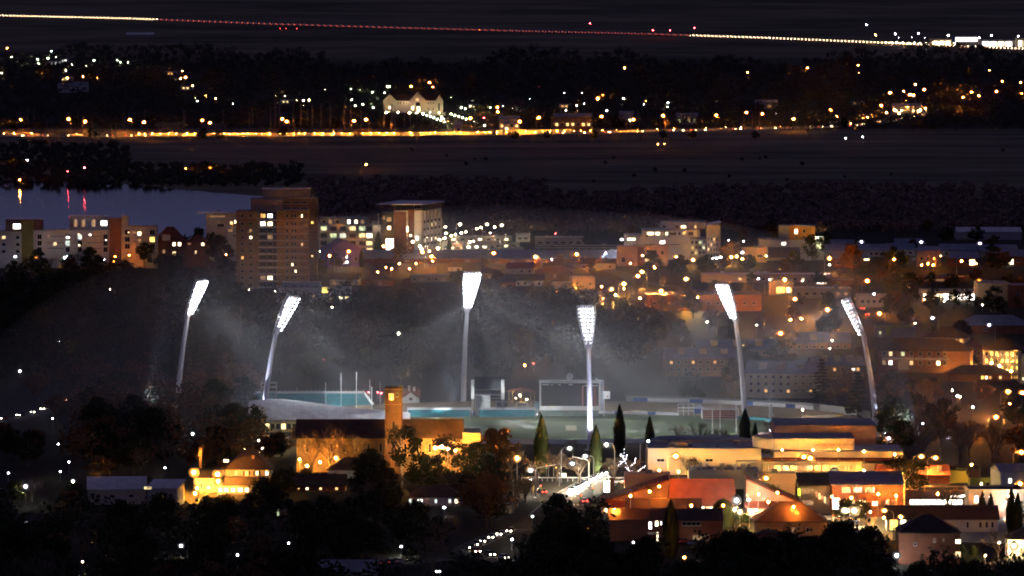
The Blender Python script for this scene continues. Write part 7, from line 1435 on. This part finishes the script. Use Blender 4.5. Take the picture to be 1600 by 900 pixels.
region(280, 410, 470, 600, 22, EV + ['bare0'], .7, 1.05, 'dark tree beyond the leftmost floodlight', 'trees beyond the leftmost floodlight', 8)
region(410, 1000, 560, 606, 26, EV + ['bare1', 'pine0'], .7, 1.05, 'dark tree behind the oval', 'trees of the wood behind the oval', 9)
region(0, 400, 608, 745, 60, ['ev0', 'ev3', 'ev1', 'bare1', 'bare2'], .8, 1.2, 'reddish tree in the left gardens', 'trees of the left gardens', 6)
region(0, 480, 700, 800, 30, ['ev0', 'ev3', 'bare1', 'bare2', 'bareS'], .7, 1.0, 'dark tree around the white roof', 'trees around the white roof', 7)
region(0, 480, 812, 950, 64, ['ev0', 'ev1', 'bare2', 'bare1', 'bareS', 'ev3'], .75, 1.1, 'black tree in the lower left', 'lower left foreground trees', 8)
region(480, 900, 775, 935, 66, ['ev0', 'ev1', 'ev0', 'bare2', 'bareS'], .7, 1.05, 'black tree in the lower middle', 'lower middle foreground trees', 8)
region(900, 1600, 855, 960, 64, ['ev0', 'ev1', 'ev0', 'bare2', 'ev1'], .7, 1.05, 'black tree in the lower right', 'lower right foreground trees', 7)
region(1000, 1600, 486, 640, 52, ['ev0', 'ev1', 'ev3', 'bare1'], .6, .95, 'dark tree among the right flats', 'trees among the right flats', 9)
region(1360, 1600, 600, 720, 34, ['bare0', 'bare2', 'ev3', 'ev0'], .8, 1.1, 'brownish tree behind the theatre', 'trees behind the theatre', 8)
region(480, 1600, 412, 486, 84, ['ev3', 'bareS', 'ev3', 'ev4', 'bare1', 'ev0'], .5, .85, 'small tree among the middle houses', 'trees among the middle houses', 10)
region(0, 480, 412, 445, 34, ['ev0', 'ev1', 'ev3', 'bareS'], .7, 1.0, 'dark tree below the lake flats', 'trees below the lake flats', 9)
region(840, 1600, 365, 400, 26, ['ev0', 'ev3', 'bare1'], .6, .9, 'dark tree behind the right roofs', 'trees behind the right roofs', 14)
region(-10, 1320, 198, 206, 60, ['pop0', 'pop1', 'pop0', 'bare2', 'ev0'], .9, 1.2, 'tall tree along the far road', 'trees along the far road', 14)
region(-10, 1300, 214, 222, 40, ['bare0', 'bare2', 'ev0', 'pop1'], .7, 1.1, 'dark tree before the far road', 'trees below the far road', 14)
for (u, v) in ((252, 214), (262, 215), (272, 214), (280, 215), (320, 216), (335, 215), (346, 216)): tree_at(G(u, v), 'bareP', 1.9, 'big pale leafless tree below the far left road, {}', 'big pale trees below the far road', 'bigpale')
for u in (430, 437, 458, 470, 488, 502, 516, 538, 548, 600, 612): tree_at(G(u, 206), 'pop0', 1.5, 'tall poplar glowing dull orange above the far road, {}', 'glowing poplars by the far road', 'glowpop')

# far-off woods that read as one mass
def wood(name, spots, mat, label, s=1.5, n=60, hh=9.0):
    global rr; rr = random.Random(hash(name) % 1000 if False else len(name) * 7 + len(spots)); m = MB()
    for (x, y, sc) in spots:
        z = terr(x, y); H_ = hh * sc
        for k in range(4):
            c = Vector((x + rr.uniform(-3, 3) * sc, y + rr.uniform(-3, 3) * sc, z + H_ * rr.uniform(.35, .8))); leaves(m, c, H_ * .36, n // 4, s * .8, .8)
        m.tube((x, y, z), (x, y, z + H_ * .6), .3, .15, 4)
    o = m.build(name, mat); o['kind'] = 'stuff'; o['label'] = label; return o
def spots(u0, u1, v0, v1, n, lo=.8, hi=1.5, edge=None):
    out = []; 
    while len(out) < n:
        u = random.uniform(u0, u1); v = random.uniform(v0, v1)
        if edge and v < edge(u): continue
        if 592 < u < 704 and 168 < v < 190 or 655 < u < 765 and 176 < v < 199 or 1385 < u < 1450 and 160 < v < 190 and random.random() < .85: continue
        p = G(u, v)
        if any(a - 6 < p.x < b_ + 6 and c - 12 < p.y < d + 4 for a, b_, c, d in BLOCK): continue
        out.append((p.x, p.y, random.uniform(lo, hi)))
    return out
M_wood = leaf_mat('far_wood_foliage', (.085, .082, .06), .4); M_willow = leaf_mat('willow_twigs', (.26, .185, .155), .4)
def edge(u): return 92 + 12 * math.sin(u * .011 + 1) + 7 * math.sin(u * .037) - (18 if u < 330 else 0) + (10 if 900 < u < 1050 else 0) - (4 if u > 1150 else 0)
wood('far_wood', spots(-30, 1640, 76, 204, 5200, .7, 1.5, edge), M_wood, 'dark far wood covering the lower hillside around the mansion')
wood('shore_wood', spots(-30, 470, 228, 292, 900, .35, .75, lambda u: 228 if u < 200 else 262) , M_wood, 'dark scrub on the far lake shore')
wood('willow_thicket', spots(480, 1640, 285, 364, 2600, .35, .8, lambda u: 300 - 8 * math.sin(u * .006) if u > 850 else 275), M_willow, 'dull reddish thicket on the flats beyond the white complex')
wood('paddock_scrub', spots(640, 1620, 232, 292, 22, .12, .35), M_wood, 'scattered dark bushes on the open far paddocks')
def near_wood(name, u0, u1, v0, v1, n, mat, label):
    out = []
    for _ in range(n):
        p = G(random.uniform(u0, u1), random.uniform(v0, v1))
        if free(p, 4) and clear(p, 9, 4): out.append((p.x, p.y, random.uniform(.8, 1.4)))
    return wood(name, out, mat, label, 1.0, 150, 9.5)
near_wood('black_wood', -20, 280, 440, 608, 300, LF['dark'], 'black wood covering the slope left of the floodlights')
near_wood('misty_wood', 400, 1010, 478, 575, 420, leaf_mat('evergreen_wood_foliage', (.022, .026, .016), .3), 'dark wood seen through the floodlit mist behind the oval')
near_wood('garden_undergrowth', 100, 400, 600, 735, 160, LF['rust'], 'reddish dark undergrowth between the left garden trees')
near_wood('foreground_undergrowth', -20, 1620, 830, 960, 300, LF['dark'], 'black undergrowth between the foreground trees')
finish_labels()
